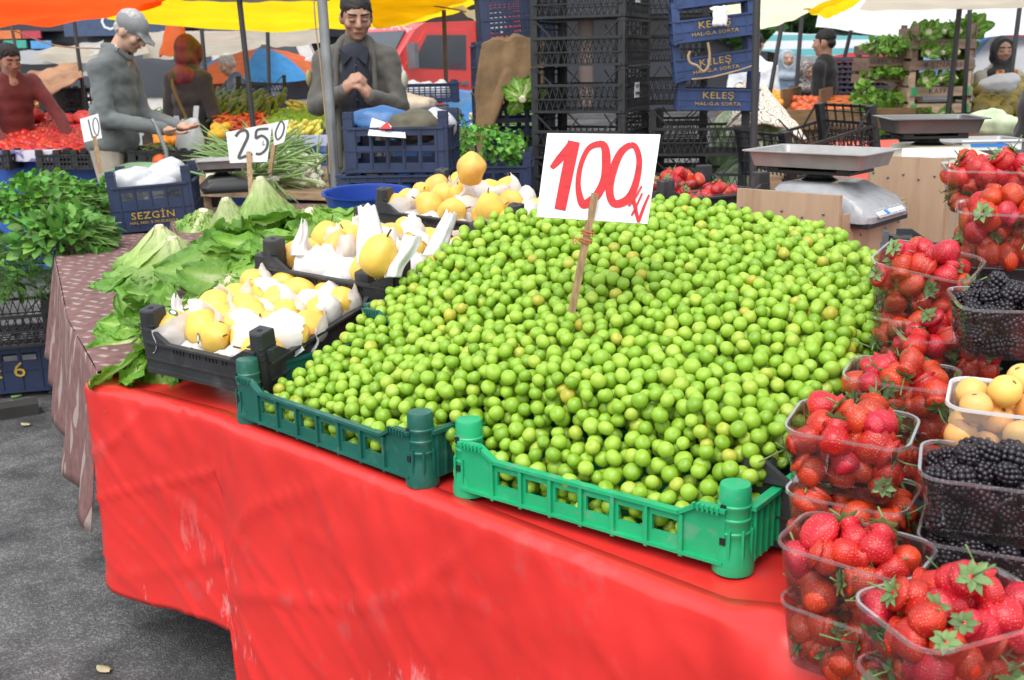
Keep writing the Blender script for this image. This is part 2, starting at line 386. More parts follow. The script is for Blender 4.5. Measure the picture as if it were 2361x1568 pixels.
def crate_green(name, label, M, L, W, m, group='green plastic plum crates', H=.080, HS=.100, posts=True):
    r = thing(name, label, 'crate', M, group)
    fb = MB(); fb.box((0, 0, .012), (L - .03, W - .03, .008)); fb.build('floor', m, r, False)
    for sd in range(4):
        ln = (L if sd % 2 == 0 else W) - .05; Mw = wallM(sd, L, W); mb = MB()
        if sd % 2 == 0:
            mullioned(mb, ln - .14, .012, H, .040, .066, 6, .006, .0, Mw)
            for s in (-1, 1):
                mb.prism([(s * (ln / 2 - .07), .012), (s * (ln / 2), .012), (s * ln / 2, HS), (s * (ln / 2 - .045), HS), (s * (ln / 2 - .07), H)][::s], -.003, .003, Mw)
                mb.bar((s * (ln / 2 - .075), -.003, H + .002), (s * (ln / 2 - .042), -.003, HS + .002), .014, .006, Mw)
                mb.box((s * (ln / 2 - .02), -.003, HS + .002), (.046, .016, .006), Mw)
                for q in range(6): mb.box((s * (ln / 2 - .008 - q * .008), -.010, HS + .001), (.003, .008, .010), Mw)
            mb.box((0, -.003, H + .002), (ln - .145, .014, .006), Mw); mb.box((0, -.005, .018), (ln, .010, .005), Mw)
        else:
            mb.panel([-ln / 2, -ln / 2 + .03, -ln / 2 + .036, -ln / 2 + .044, -ln / 2 + .05, ln / 2], [.012, .066, .086, HS], lambda i, j: j == 1 and i in (1, 3), -.003, .003, Mw)
            mb.box((0, -.003, HS + .002), (ln, .016, .007), Mw)
            for q in range(15): mb.box((-ln / 2 + ln * (q + .5) / 15, -.005, .056), (.0035, .006, .08), Mw)
        mb.build('wall', m, r, False)
    for a in (-1, 1) if posts else ():
        for c in (-1, 1):
            mb = MB(); mb.lathe(ring_post(.0245, .137), 20, TR((a * (L / 2 - .022), c * (W / 2 - .022), 0)))
            for q in range(8):
                t = q * math.pi / 4 + .2; mb.box((a * (L / 2 - .022) + .027 * math.cos(t), c * (W / 2 - .022) + .027 * math.sin(t), .036), (.004, .004, .07))
            p = mb.build('corner_post', m, r, ang=35)
            for zz in (.052, .104):
                hb = MB(); hb.box((a * (L / 2 - .022) - .006, c * (W / 2 - .022) - .0245 * (1 if c < 0 else -1), zz), (.009, .004, .011)); hb.build('slot_shade', MATS['hole_shade'], p, False)
    return r
mat('hole_shade', (.006, .008, .007), .9, var=0)  # painted shade: near-black plates on solid posts stand for uncut slots and holes
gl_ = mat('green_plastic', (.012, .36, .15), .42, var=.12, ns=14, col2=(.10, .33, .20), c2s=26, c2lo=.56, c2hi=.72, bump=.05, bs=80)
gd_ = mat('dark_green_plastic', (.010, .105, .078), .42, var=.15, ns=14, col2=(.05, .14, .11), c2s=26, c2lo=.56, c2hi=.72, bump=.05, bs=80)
def az_frame(az, o, tilt=0., roll=0.):
    a = R_(az); m = Matrix.Rotation(math.pi / 2 - a, 4, 'Z') @ Matrix.Rotation(roll, 4, 'X') @ Matrix.Rotation(tilt, 4, 'Y'); m.translation = Vector(o); return m
def mid(a, b, az_in, W, z):  # centre of a crate whose front edge runs a-b
    a = Vector(a); b = Vector(b); n = Vector((math.sin(R_(az_in)), math.cos(R_(az_in)))); c = (a + b) / 2 + n * W / 2; return (c.x, c.y, z)
crate_green('plum_crate', 'bright green plastic crate of plums at the table\'s near edge', az_frame(128, mid((-.112, 1.775), (.330, 1.432), 38, .36, TZ + .006)), .555, .36, gl_)
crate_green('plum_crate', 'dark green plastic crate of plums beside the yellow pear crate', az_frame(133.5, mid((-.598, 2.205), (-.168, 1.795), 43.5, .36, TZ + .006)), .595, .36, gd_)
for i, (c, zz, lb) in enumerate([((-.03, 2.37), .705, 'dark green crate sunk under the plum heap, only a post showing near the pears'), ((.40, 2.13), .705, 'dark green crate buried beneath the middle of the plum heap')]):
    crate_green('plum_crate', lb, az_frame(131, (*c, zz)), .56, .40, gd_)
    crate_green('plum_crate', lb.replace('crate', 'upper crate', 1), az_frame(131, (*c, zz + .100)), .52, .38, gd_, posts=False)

# ---- heap of green plums
cpz = np.array([PD(*c) for c in [(1500, 1150, 1.57), (1150, 1060, 1.75), (1700, 1130, 1.5), (1625, 657, 2.03), (1380, 580, 2.35), (1400, 505, 2.5), (1180, 495, 2.6), (814, 968, 2.02), (700, 930, 2.2), (870, 740, 2.4), (1900, 830, 1.85), (1900, 525, 2.45), (2030, 600, 2.3), (2040, 720, 2.1), (1830, 1000, 1.65)]])
def basis(x, y): return np.array([1, x, y, x * y, x * x, y * y])
coef, *_ = np.linalg.lstsq(np.array([basis(p[0], p[1]) for p in cpz]), cpz[:, 2], rcond=None)
cf = [float(k) for k in coef]
def heap_raw(x, y): return .004 + cf[0] + cf[1] * x + cf[2] * y + cf[3] * x * y + cf[4] * x * x + cf[5] * y * y
HP = [(-.575, 2.200), (-.37, 2.006), (-.178, 1.822), (-.155, 1.835), (-.125, 1.855), (-.098, 1.80), (-.085, 1.768), (.10, 1.622), (.308, 1.462), (.39, 1.55), (.445, 1.63), (.50, 1.69), (.58, 1.79), (.69, 1.95), (.78, 2.10), (.82, 2.27), (.765, 2.46), (.50, 2.56), (.30, 2.60), (.0, 2.67), (-.13, 2.61), (-.25, 2.49), (-.335, 2.395), (-.395, 2.335), (-.47, 2.27)]
HPn = len(HP)
def in_poly(x, y, P=HP):
    c = False; j = len(P) - 1
    for i in range(len(P)):
        xi, yi = P[i]; xj, yj = P[j]
        if (yi > y) != (yj > y) and x < (xj - xi) * (y - yi) / (yj - yi) + xi: c = not c
        j = i
    return c
def edge_dist(x, y, P=HP):
    best = 9
    for i in range(len(P)):
        ax, ay = P[i - 1]; bx, by = P[i]; dx, dy = bx - ax, by - ay; t = max(0, min(1, ((x - ax) * dx + (y - ay) * dy) / (dx * dx + dy * dy)))
        best = min(best, math.hypot(x - ax - t * dx, y - ay - t * dy))
    return best
FRONT = [HP[0], HP[1], HP[2], HP[6], HP[7], HP[8], HP[7], HP[6], HP[2], HP[1]]; LEFTW = [HP[0], HP[-1]]
_hc = {}
def heap(x, y):
    k = (round(x / .01), round(y / .01))
    if k not in _hc:
        e = edge_dist(x, y); z = heap_raw(x, y); fr = min(1, e / .05)
        z += .006 - .006 * (1 - fr) ** 2
        z += .012 * nz3(x * 6, y * 6, 2.2) + .022 * math.exp(-((x + .53) ** 2 + (y - 2.17) ** 2) / .012) + .010 * math.exp(-((x - .28) ** 2 + (y - 1.50) ** 2) / .03)
        ef = edge_dist(x, y, FRONT); z = min(z, .793 + .80 * ef + 1.2 * max(0, ef - .10)); el = edge_dist(x, y, LEFTW); z = min(z, .808 + 1.0 * el)
        _hc[k] = max(z, .748)
    return _hc[k]
def deposit(n, sample, top, inside, D, slab, rs, jitter=.08, lim=.12, steps=5):
    cell = D * 1.25; H_ = {}; out = []
    def zat(x, y, r):
        z = max(top(x, y) - slab, .7335 if D < .03 and slab == .070 else -9); kx, ky = int(math.floor(x / cell)), int(math.floor(y / cell))
        for i in (-1, 0, 1):
            for j in (-1, 0, 1):
                for (a, b, c, q) in H_.get((kx + i, ky + j), ()):
                    d2 = (x - a) ** 2 + (y - b) ** 2; s = r + q
                    if d2 < s * s:
                        t = c + math.sqrt(s * s - d2)
                        if t > z: z = t
        return z
    for _ in range(n):
        x, y = sample(rs); r = D / 2 * (1 + jitter * rs.uniform(-1, 1))
        if not inside(x, y): continue
        z = zat(x, y, r); st = D * .35; rel = z - top(x, y)
        for k in range(steps):
            a0 = rs.random() * 6.28; best = None
            for q in range(5):
                a = a0 + q * 1.2566; nx, ny = x + st * math.cos(a), y + st * math.sin(a)
                if not inside(nx, ny): continue
                z2 = zat(nx, ny, r); r2 = z2 - top(nx, ny)
                if r2 < rel - 1e-4 and (best is None or r2 < best[0]): best = (r2, nx, ny, z2)
            if best: rel, x, y, z = best
            else: st *= .5
        if rel > D * lim: continue
        H_.setdefault((int(math.floor(x / cell)), int(math.floor(y / cell))), []).append((x, y, z, r)); out.append((x, y, z, r, rel))
    return out
rs = random.Random(11)
PDm = .0268
pl = deposit(15500, lambda r: (r.uniform(-.58, .83), r.uniform(1.46, 2.67)), lambda x, y: heap(x, y) - .012, in_poly, PDm, .070, rs, .15)
def plum_material():
    m = bpy.data.materials.new('green_plum'); m.use_nodes = True; t = m.node_tree; n = t.nodes; L = t.links; b = n['Principled BSDF']
    at = n.new('ShaderNodeNewGeometry'); oi = n.new('ShaderNodeObjectInfo')
    ad = n.new('ShaderNodeMath'); ad.operation = 'ADD'; L.new(at.outputs['Random Per Island'], ad.inputs[0]); L.new(oi.outputs['Random'], ad.inputs[1])
    fr = n.new('ShaderNodeMath'); fr.operation = 'FRACT'; L.new(ad.outputs[0], fr.inputs[0])
    cr = n.new('ShaderNodeValToRGB'); e = cr.color_ramp.elements
    e[0].position = 0; e[0].color = (.18, .335, .018, 1); e[1].position = 1; e[1].color = (.40, .37, .03, 1)
    for p, c in ((.25, (.235, .405, .026)), (.55, (.275, .45, .036)), (.86, (.325, .49, .052)), (.955, (.35, .46, .05)), (.985, (.42, .40, .05))):
        x = e.new(p); x.color = (*c, 1)
    L.new(fr.outputs[0], cr.inputs[0])
    tc = n.new('ShaderNodeTexCoord'); nz = n.new('ShaderNodeTexNoise'); nz.inputs['Scale'].default_value = 55; nz.inputs['Detail'].default_value = 3; L.new(tc.outputs['Object'], nz.inputs['Vector'])
    rp = n.new('ShaderNodeMapRange'); rp.inputs[1].default_value = .3; rp.inputs[2].default_value = .7; rp.inputs[3].default_value = .86; rp.inputs[4].default_value = 1.14; L.new(nz.outputs[0], rp.inputs[0])
    hv = n.new('ShaderNodeHueSaturation'); L.new(cr.outputs[0], hv.inputs['Color']); L.new(rp.outputs[0], hv.inputs['Value'])
    n2 = n.new('ShaderNodeTexNoise'); n2.inputs['Scale'].default_value = 38; n2.inputs['Detail'].default_value = 2; L.new(tc.outputs['Object'], n2.inputs['Vector'])
    r2 = n.new('ShaderNodeMapRange'); r2.inputs[1].default_value = .72; r2.inputs[2].default_value = .78; r2.inputs[4].default_value = .6; L.new(n2.outputs[0], r2.inputs[0])
    mx = n.new('ShaderNodeMix'); mx.data_type = 'RGBA'; q = n.new('ShaderNodeRGB'); q.outputs[0].default_value = (.33, .17, .05, 1)
    L.new(r2.outputs[0], mx.inputs[0]); L.new(hv.outputs[0], mx.inputs[6]); L.new(q.outputs[0], mx.inputs[7]); L.new(mx.outputs[2], b.inputs['Base Color'])
    b.inputs['Roughness'].default_value = .38; b.inputs['Subsurface Weight'].default_value = .5; b.inputs['Subsurface Radius'].default_value = (.7, 1., .2); b.inputs['Subsurface Scale'].default_value = .008
    MATS['green_plum'] = m; return m
plum_m = plum_material()
def plum_geo(seg, rings):
    mb = MB(); mb.ball((0, 0, 0), 1, seg, rings); vs = []
    for x, y, z in mb.v:
        d = math.hypot(x, y); a = math.atan2(y, x)
        k = 1 - .07 * math.exp(-(a / .28) ** 2) * max(0, 1 - abs(z) * .5)       # the seam
        zz = z * .97
        if z > .8: zz -= .16 * (1 - d / .6) if d < .6 else 0
        vs.append((x * k, y * k, zz))
    return vs, mb.f
pv_hi, pf_hi = plum_geo(20, 14); pv_md, pf_md = plum_geo(13, 9); pv_lo, pf_lo = plum_geo(7, 5)
top_pl = sorted([p for p in pl if p[4] > -.028], key=lambda p: (Vector(p[:3]) - CAM).length)
plum_me = []
for k in range(4):
    mb = MB(); sq = (1 + rs.uniform(-.05, .05), 1 + rs.uniform(-.08, .08), 1 + rs.uniform(-.12, .06)); mb.add([(a * sq[0], b * sq[1], c * sq[2]) for a, b, c in pv_hi], pf_hi); plum_me.append(mb.mesh('green_plum', plum_m))
near_set = set()
for p in top_pl[:300]:
    near_set.add(p)
    m4 = Euler((rs.uniform(-.9, .9), rs.uniform(-.9, .9), rs.uniform(0, 6.28))).to_matrix().to_4x4() @ Matrix.Scale(p[3] * 1.015, 4); m4.translation = p[:3]
    o = put('green_plum', plum_me[rs.randrange(4)], None, m4)
    tag(o, 'shiny green plum lying loose among others in the nearest part of the heap', 'plum', 'green plums heaped in the crates')
st = MB()
for p in pl:
    if p in near_set: continue
    hi = p[4] > -.045; v_, f_ = (pv_md, pf_md) if hi else (pv_lo, pf_lo)
    e = Euler((rs.uniform(-.9, .9), rs.uniform(-.9, .9), rs.uniform(0, 6.28))).to_matrix() * (p[3] * 1.015); c = Vector(p[:3])
    e = e @ Matrix.Diagonal((1, 1 + rs.uniform(-.08, .08), 1 + rs.uniform(-.13, .06)))
    st.add([e @ Vector(q) + c for q in v_], f_)
tag(st.build('green_plums', plum_m, ang=180), 'green plums filling the rest of the heap behind the sign', 'plums', 'green plums heaped in the crates', 'stuff')

# ---- painted price board "100" on a stick
board_w = mat('white_board', (.82, .82, .84), .35, var=.03); red_ink = mat('red_marker', (.52, .006, .011), .6, var=.25, ns=30, stretch=(1, 1, 4))
stick_w = mat('stick_wood', (.33, .21, .11), .75, var=.35, ns=25, stretch=(6, 6, 1), bump=.3, bs=40)
def board_sign(name, label, corners, depth, strokes, ink, stick, cat='price sign', thick=.004, dl=0., bm_=None, box=None, wscale=None):
    TLc, TRc, BRc, BLc = corners
    P = [PD(*TLc, depth), PD(*TRc, depth + dl), PD(*BRc, depth + dl - .015), PD(*BLc, depth - .015)]
    n = (P[1] - P[0]).cross(P[3] - P[0]).normalized()
    if n.dot(CAM - P[0]) < 0: n = -n
    r = thing(name, label, cat, Matrix.Translation(P[3])); I = Matrix.Translation(-P[3])
    mb = MB(); vs = [p for p in P] + [p - n * thick for p in P]
    mb.add(vs, [(0, 1, 2, 3), (7, 6, 5, 4)] + [(i, i + 4, (i + 1) % 4 + 4, (i + 1) % 4) for i in range(4)], I); mb.build('board', bm_ or board_w, r, False)
    b0, b1, b2, b3 = box or corners
    # painted strokes: homography from the traced picture corners onto the board
    A = []; B = []
    for (x, y), (u, v) in zip((b0, b1, b2, b3), ((0, 0), (1, 0), (1, 1), (0, 1))):
        A += [[x, y, 1, 0, 0, 0, -u * x, -u * y], [0, 0, 0, x, y, 1, -v * x, -v * y]]; B += [u, v]
    h = np.linalg.solve(np.array(A, float), np.array(B, float))
    wpx = (P[1] - P[0]).length / math.dist(b0, b1)
    def onb(x, y):
        d = h[6] * x + h[7] * y + 1; u = (h[0] * x + h[1] * y + h[2]) / d; v = (h[3] * x + h[4] * y + h[5]) / d
        return (P[0] * (1 - u) + P[1] * u) * (1 - v) + (P[3] * (1 - u) + P[2] * u) * v
    for k, (nm, pts, wd, closed) in enumerate(strokes):
        pth = smooth_path([onb(*p) for p in pts], closed) if len(pts) > 2 else [onb(*p) for p in pts]
        ww = wd
        if isinstance(wd, (list, tuple)):
            m = len(pth); ww = [np.interp(i / (m - 1), np.linspace(0, 1, len(wd)), wd) * wpx for i in range(m)]
        else: ww = wd * wpx
        rb = ribbon(pth, ww, n, .0012 + .0003 * k); o = MB().add([I @ Vector(v) for v in rb.v], rb.f).build(nm, ink, r, False)
    if stick:
        (x0, y0, d0), (x1, y1, d1), wd = stick
        a = PD(x0, y0, d0); b = PD(x1, y1, d1); mb = MB(); mb.bar(a, b, pxw(wd, d0), .009, I); mb.build('stick', stick_w, r, False)
    return r, P, n, I
sg, P_, n_, I_ = board_sign('price_sign', 'white board with red painted 100 lira standing in the green plums', ((1262, 307), (1523, 310), (1493, 516), (1237, 500)), 1.98,
    [('digit', [(792, 540), (850, 470), (950, 345)], [34, 62, 70], False), ('digit', [(962, 325), (905, 600), (852, 865)], [96, 94, 88], False),
     ('digit', [(1150, 345), (1070, 385), (1010, 520), (990, 680), (1020, 815), (1070, 805), (1140, 740), (1195, 620), (1208, 460), (1195, 365)], [50, 40, 38, 42, 62, 66, 66, 66, 70, 60, 50], True),
     ('digit', [(1405, 352), (1325, 410), (1265, 540), (1232, 690), (1250, 795), (1305, 815), (1390, 765), (1445, 640), (1470, 490), (1450, 385)], [44, 56, 64, 62, 60, 62, 64, 54, 46, 44, 44], True),
     ('lira_sign', [(1418, 770), (1440, 870), (1460, 955)], [28, 30, 22], False), ('lira_sign', [(1460, 955), (1500, 850), (1548, 745)], [24, 22, 16], False), ('lira_sign', [(1380, 835), (1440, 760), (1488, 678)], 15, False), ('lira_sign', [(1403, 908), (1450, 820), (1492, 735)], 15, False)],
    red_ink, ((1372, 446, 1.955), (1318, 720, 2.0), 21), box=((765, 258), (1648, 265), (1535, 967), (680, 920)))
twine = mat('orange_twine', (.48, .12, .06), .8, var=.2)
mb = MB(); a = PD(1372, 446, 1.955); b = PD(1318, 720, 2.0); ax = (b - a).normalized(); u = ax.orthogonal().normalized(); v = ax.cross(u)
for t0 in (.31, .335, .38, .40):
    c = a.lerp(b, t0); mb.tube([c + (u * math.cos(k * .63) + v * math.sin(k * .63)) * .0115 + ax * .002 * math.sin(k) for k in range(11)], .0013, 5, I_)
c = a.lerp(b, .40); mb.tube([c - iR * .010, c - iR * .018 + iU * .006, c - iR * .024 + iU * .008, c - iR * .022 - iU * .004, c - iR * .014 - iU * .006, c - iR * .02 + iU * .002], .0014, 5, I_)
mb.build('twine', twine, sg)
# ================================================================== pear crates
grey_pl = mat('charcoal_plastic', (.030, .032, .035), .5, var=.2, ns=12, col2=(.07, .07, .075), c2s=20, c2lo=.56, c2hi=.75, bump=.06, bs=90)
def crate_pear(name, label, M, L, W, m, H=.085, group=None, post=.155, fill=None):
    r = thing(name, label, 'crate', M, group)
    mb = MB(); mb.box((0, 0, .01), (L - .02, W - .02, .008)); mb.build('floor', m, r, False)
    for sd in range(4):
        ln = (L if sd % 2 == 0 else W) - .035; Mw = wallM(sd, L, W); mb = MB(); n = int((ln - .16) / .009)
        xs = [-ln / 2, -ln / 2 + .08]
        for i in range(n): xs += [-ln / 2 + .08 + i * (ln - .16) / n + .0028, -ln / 2 + .08 + (i + 1) * (ln - .16) / n - .0028]
        xs += [ln / 2 - .08, ln / 2]
        mb.panel(xs, [.006, H - .020, H - .008, H], lambda i, j: j == 1 and i >= 2 and i % 2 == 0 and i < 2 + 2 * n and (i // 2) % 5, -.003, .003, Mw)
        mb.box((0, -.004, H), (ln, .015, .006), Mw); mb.box((0, -.005, .014), (ln, .009, .01), Mw); mb.box((0, -.004, H * .5), (ln, .006, .004), Mw)
        for s in (-1, 1):
            mb.prism([(s * (ln / 2 - .075), H), (s * ln / 2, H), (s * ln / 2, H + .03), (s * (ln / 2 - .03), H + .03)][::s], -.008, .004, Mw)
        mb.build('wall', m, r, False)
    for a in (-1, 1):
        for c in (-1, 1):
            x, y = a * (L / 2 - .026), c * (W / 2 - .022); mb = MB()
            Mp = TR((x, y, 0)) @ Matrix.Rotation(0, 4, 'X')
            out = [(-.026, -.02), (.014, -.02), (.026, -.008), (.026, .012), (.018, .02), (-.026, .02)]
            out = [(px_ * a, py_ * c) for px_, py_ in out]
            if a * c < 0: out = out[::-1]
            k = len(out); lv = [(0, 1.), (.02, 1.), (H, 1.), (post - .004, .96), (post, .9)]
            vs = [(px_ * s, py_ * s, z) for z, s in lv for px_, py_ in out]
            fs = [(j * k + i, j * k + (i + 1) % k, (j + 1) * k + (i + 1) % k, (j + 1) * k + i) for j in range(len(lv) - 1) for i in range(k)] + [tuple(range((len(lv) - 1) * k, len(lv) * k))]
            mb.add(vs, fs, Mp)
            for zz in (.095, .108, .121): mb.box((-a * .001, -c * .0, zz), (.0525, .0405, .0025), Mp)
            p = mb.build('corner_post', m, r, False)
            hb = MB(); hb.lathe([(.0065, post - .002), (.0065, post + .0006)], 10, Mp); hb.build('post_hole_shade', MATS['hole_shade'], p)
    return r
pear_m = mat('yellow_pear', (.78, .49, .095), .45, var=.10, ns=30, rnd=.08, hue=.012, col2=(.78, .33, .10), c2s=11, c2lo=.58, c2hi=.74, sss=.15, bump=.05, bs=200)
tissue_m = mat('white_tissue', (.86, .86, .88), .75, var=.05, ns=30, bump=.35, bs=40, trans=.35)
stem_m = mat('fruit_stem', (.10, .06, .03), .8, var=.2)
stick_g = mat('sticker_green', (.02, .14, .06), .4, var=0); stick_wt = mat('sticker_white', (.8, .82, .8), .4, var=0)
def pear_mesh(k):
    rr = random.Random(k); L = .078; pr = []
    for i in range(15):
        t = i / 14; z = (t - .5) * L
        r = .0325 * (math.sin(math.pi * min(1, t * 1.0)) ** .55) * (1 - .22 * t ** 2 * (1 if k % 2 else .4)) if 0 < t < 1 else .001
        if t > .93: z -= .002
        pr.append((max(r, .001), z))
    mb = MB(); mb.lathe(pr, 18, cap=False)
    mb.v = [(x + .004 * nz3(x * 30, y * 30, z * 30 + k) * 2, y + .003 * nz3(y * 30, z * 30, x * 30 + k), z) for x, y, z in mb.v]
    return mb.mesh('pear', pear_m)
tis_c = []
def tissue_mesh(k):
    rr = random.Random(100 + k); c0 = rr.uniform(0, 6.28); wdt = rr.uniform(2.3, 3.0); mb = MB(); ext = rr.uniform(.0, .35)
    def fn(u, v):
        a = c0 + (u - .5) * wdt * (1 + .15 * nz3(v * 5, k, 0)); t = -.12 + v * (1.05 + .1 * nz3(u * 4, k, 3))
        tt = min(max(t, .02), .98); r = .0325 * math.sin(math.pi * tt) ** .5 * (1 - .12 * tt ** 2) + .0052 + .0022 * nz3(u * 5, v * 4, k * 3.1) + .0016 * nz3(u * 11, v * 9, k) + .0022 * (.4 - abs(nz3(u * 6 + v * 3, v * 5 - u * 2, k + 9)))
        z = (t - .5) * .080
        if t < .1: r += (.1 - t) * .05; z -= .004
        e = max(0, abs(u - .5) * 2 - .82) / .18; r += .009 * e * (1 + nz3(v * 9, k, 7)) * ext * 3
        return (r * math.cos(a), r * math.sin(a), z)
    mb.grid(fn, 16, 12)
    if k == 7:      # a twisted corner of paper standing up
        def fn2(u, v):
            a = c0 + (u - .5) * 1.9 * (1 - .55 * v); r = .034 + .006 * v + .006 * nz3(u * 6, v * 4, k) ; z = .01 + v * .085 + .008 * nz3(u * 5, 2, k)
            return (r * math.cos(a) * (1 - .25 * v), r * math.sin(a) * (1 - .25 * v), z)
        mb.grid(fn2, 10, 10)
    me = mb.mesh('tissue_wrap', tissue_m); tis_c.append(c0); return me
pear_ms = [pear_mesh(k) for k in range(4)]; tis_ms = [tissue_mesh(k) for k in range(8)]
mb = MB(); mb.tube([(0, 0, .034), (.001, .001, .043), (.003, .002, .05)], .0016, 6); stem_me = mb.mesh('stem', stem_m)
mb = MB(); mb.add([(.0155 * math.cos(a) * .6, .0155 * math.sin(a), 0) for a in [k * .524 for k in range(12)]] + [(.0155 * math.cos(a) * .6, .0155 * math.sin(a), .0006) for a in [k * .524 for k in range(12)]], [tuple(range(12, 24))] + [(i, (i + 1) % 12, (i + 1) % 12 + 12, i + 12) for i in range(12)])
sticker_me = mb.mesh('sticker', stick_g)
mb = MB(); mb.add([(.010 * math.cos(a) * .55, .010 * math.sin(a) * .9, .0009) for a in [k * .524 for k in range(12)]], [tuple(range(12))]); sticker2_me = mb.mesh('sticker_print', stick_wt)
def add_pear(M, k, rr, label, group, wrapped=True, st=None):
    s = rr.uniform(1.2, 1.38); m4 = M @ Matrix.Scale(s, 4)
    o = put('pear', pear_ms[k % 4], None, m4); tag(o, label, 'pear', group)
    if rr.random() < .3 or not wrapped: put('stem', stem_me, o)
    if wrapped:         # the paper cups the side that lies away from the buyer
        k8 = rr.randrange(8); dl = M.to_3x3().inverted() @ Vector((.75 + rr.uniform(-.3, .2), -.2 + rr.uniform(-.35, .35), -.18 + rr.uniform(-.25, .3))); put('tissue_wrap', tis_ms[k8], o, Matrix.Rotation(math.atan2(dl.y, dl.x) - tis_c[k8], 4, 'Z'))
    if st or rr.random() < .28:
        a = rr.uniform(0, 6.28); Ms = Matrix.Rotation(a, 4, 'Z') @ TR((.0322, 0, rr.uniform(-.006, .006)), 0, 0, math.pi / 2, .72)
        q = put('sticker', sticker_me, o, Ms); put('sticker_print', sticker2_me, q)
    return o
def pear_crate(name, label, near, az, L, W, rows, cols, tilt, plabel, zoff=0., extra=0, seed=1, H=.085, heap_=.0):
    rr = random.Random(seed); near = Vector(near)
    # local frame: x along azimuth az (to the right-back), y to the left-back
    a = R_(az); x = Vector((math.sin(a) * math.cos(tilt), math.cos(a) * math.cos(tilt), math.sin(tilt))); y0 = Vector((-math.cos(a), math.sin(a), .08)).normalized(); z = x.cross(y0).normalized(); y = z.cross(x)
    M = frame(x, y, z, near + x * L / 2 + y * W / 2)
    r = crate_pear(name, label, M, L, W, grey_pl, H, 'charcoal pear crates')
    # a paper-lined layer of fruit
    for i in range(cols):
        for j in range(rows):
            px_ = -L / 2 + .05 + (L - .10) * (i + .5 * (j % 2) * .8 + .1) / (cols - .2); py_ = -W / 2 + .045 + (W - .09) * j / (rows - 1)
            ctr = Vector((px_ + rr.uniform(-.006, .006), py_ + rr.uniform(-.006, .006), .082 + rr.uniform(0, .018) + heap_ * (1 - abs(2 * px_ / L)) * (1 - abs(2 * py_ / W))))
            Mp = M @ TR(ctr, rr.uniform(0, 6.28), rr.uniform(.9, 1.6), rr.uniform(-.3, .3)); add_pear(Mp, rr.randrange(4), rr, plabel, plabel.replace('yellow pear', 'pears')[:60], rr.random() < .9)
    lin = MB(); lin.grid(lambda u, v: ((u - .5) * (L - .03), (v - .5) * (W - .03), .076 + .030 * nz3(u * 7, v * 7, seed) + .014 * nz3(u * 17, v * 17, seed)), 60, 48)
    o = lin.build('paper_liner', tissue_m, None, ang=180); o.matrix_world = M; tag(o, 'crumpled white paper lining the ' + label[:60].split(' with ')[0], 'paper')
    for k in range(extra):
        ctr = Vector((rr.uniform(-.35, .35) * L, rr.uniform(-.35, .35) * W, .125)); add_pear(M @ TR(ctr, rr.uniform(0, 6.28), rr.uniform(.1, .9), 0), rr.randrange(4), rr, plabel, plabel.replace('yellow pear', 'pears')[:60], k % 3 != 0)
    return M, rr
pear_crate('pear_crate', 'charcoal crate of tissue-wrapped pears at the red table\'s left end', (-.54, 2.245, .735), 27, .47, .355, 5, 5, .14, 'yellow pear half wrapped in tissue in the crate nearest the red cloth', seed=3)
MB_, rrb = pear_crate('pear_crate', 'charcoal crate of pears with torn tissue standing up, second from the front', (-.27, 2.55, .83), 26, .48, .42, 4, 5, .07, 'yellow pear loosely wrapped in the middle pear crate', extra=6, seed=8)
pear_crate('pear_crate', 'charcoal pear crate farthest back with one pear perched on top', (.02, 3.22, .87), 24, .46, .50, 5, 4, .05, 'yellow pear in the farthest pear crate left of the 100 sign', extra=6, seed=12, heap_=.03)
o = add_pear(TR(PD(1087, 388, 3.38), 0, .15, .1, 1.08), 1, random.Random(2), 'large bare yellow pear perched on top of the farthest pear crate', 'pears on show', False); 
o2 = add_pear(TR(PD(876, 590, 2.52), .5, .5, .2, 1.15), 0, random.Random(5), 'big yellow pear with brown scar and tissue flaring up around it', 'pears on show', False)
# tall torn tissue sheets sticking up out of the middle crate
def tissue_sheet(lbl, px_pts, depth, seed, w0, w1):
    a, b = PD(*px_pts[0], depth), PD(*px_pts[1], depth + .03); mb = MB(); sd = iR
    def fn(u, v):
        c = a.lerp(b, v); w = (w0 + (w1 - w0) * v) * (1 + .1 * nz3(v * 2, seed, 0)); k = (u - .5)
        p = c + sd * (k * w + .008 * nz3(v * 2, 1, seed)) - cF * (.020 * math.cos(k * 3.6) + .009 * nz3(u * 5, v * 1.5, seed) + .003 * nz3(u * 13, v * 2.5, seed)) + iU * .02 * nz3(u * 4, seed, v) * v
        return p
    mb.grid(fn, 16, 22); o = mb.build('tissue_sheet', tissue_m, ang=180); so = o.modifiers.new('s', 'SOLIDIFY'); so.thickness = .0006
    tag(o, lbl, 'tissue paper')
tissue_sheet('tall white tissue sheet standing up in the middle pear crate', ((862, 610), (845, 475)), 2.56, 3, .085, .045)
tissue_sheet('flared white tissue right of the scarred pear', ((905, 640), (945, 545)), 2.5, 9, .04, .06)
tissue_sheet('twisted white tissue tip at the right of the middle pear crate', ((1000, 590), (1040, 490)), 2.66, 14, .06, .03)
tissue_sheet('torn white tissue with grey lining at the left of the middle crate', ((690, 590), (700, 510)), 2.75, 21, .05, .015)
tissue_sheet('white tissue twist standing at the left corner of the nearest pear crate', ((407, 760), (412, 685)), 2.5, 27, .045, .018)

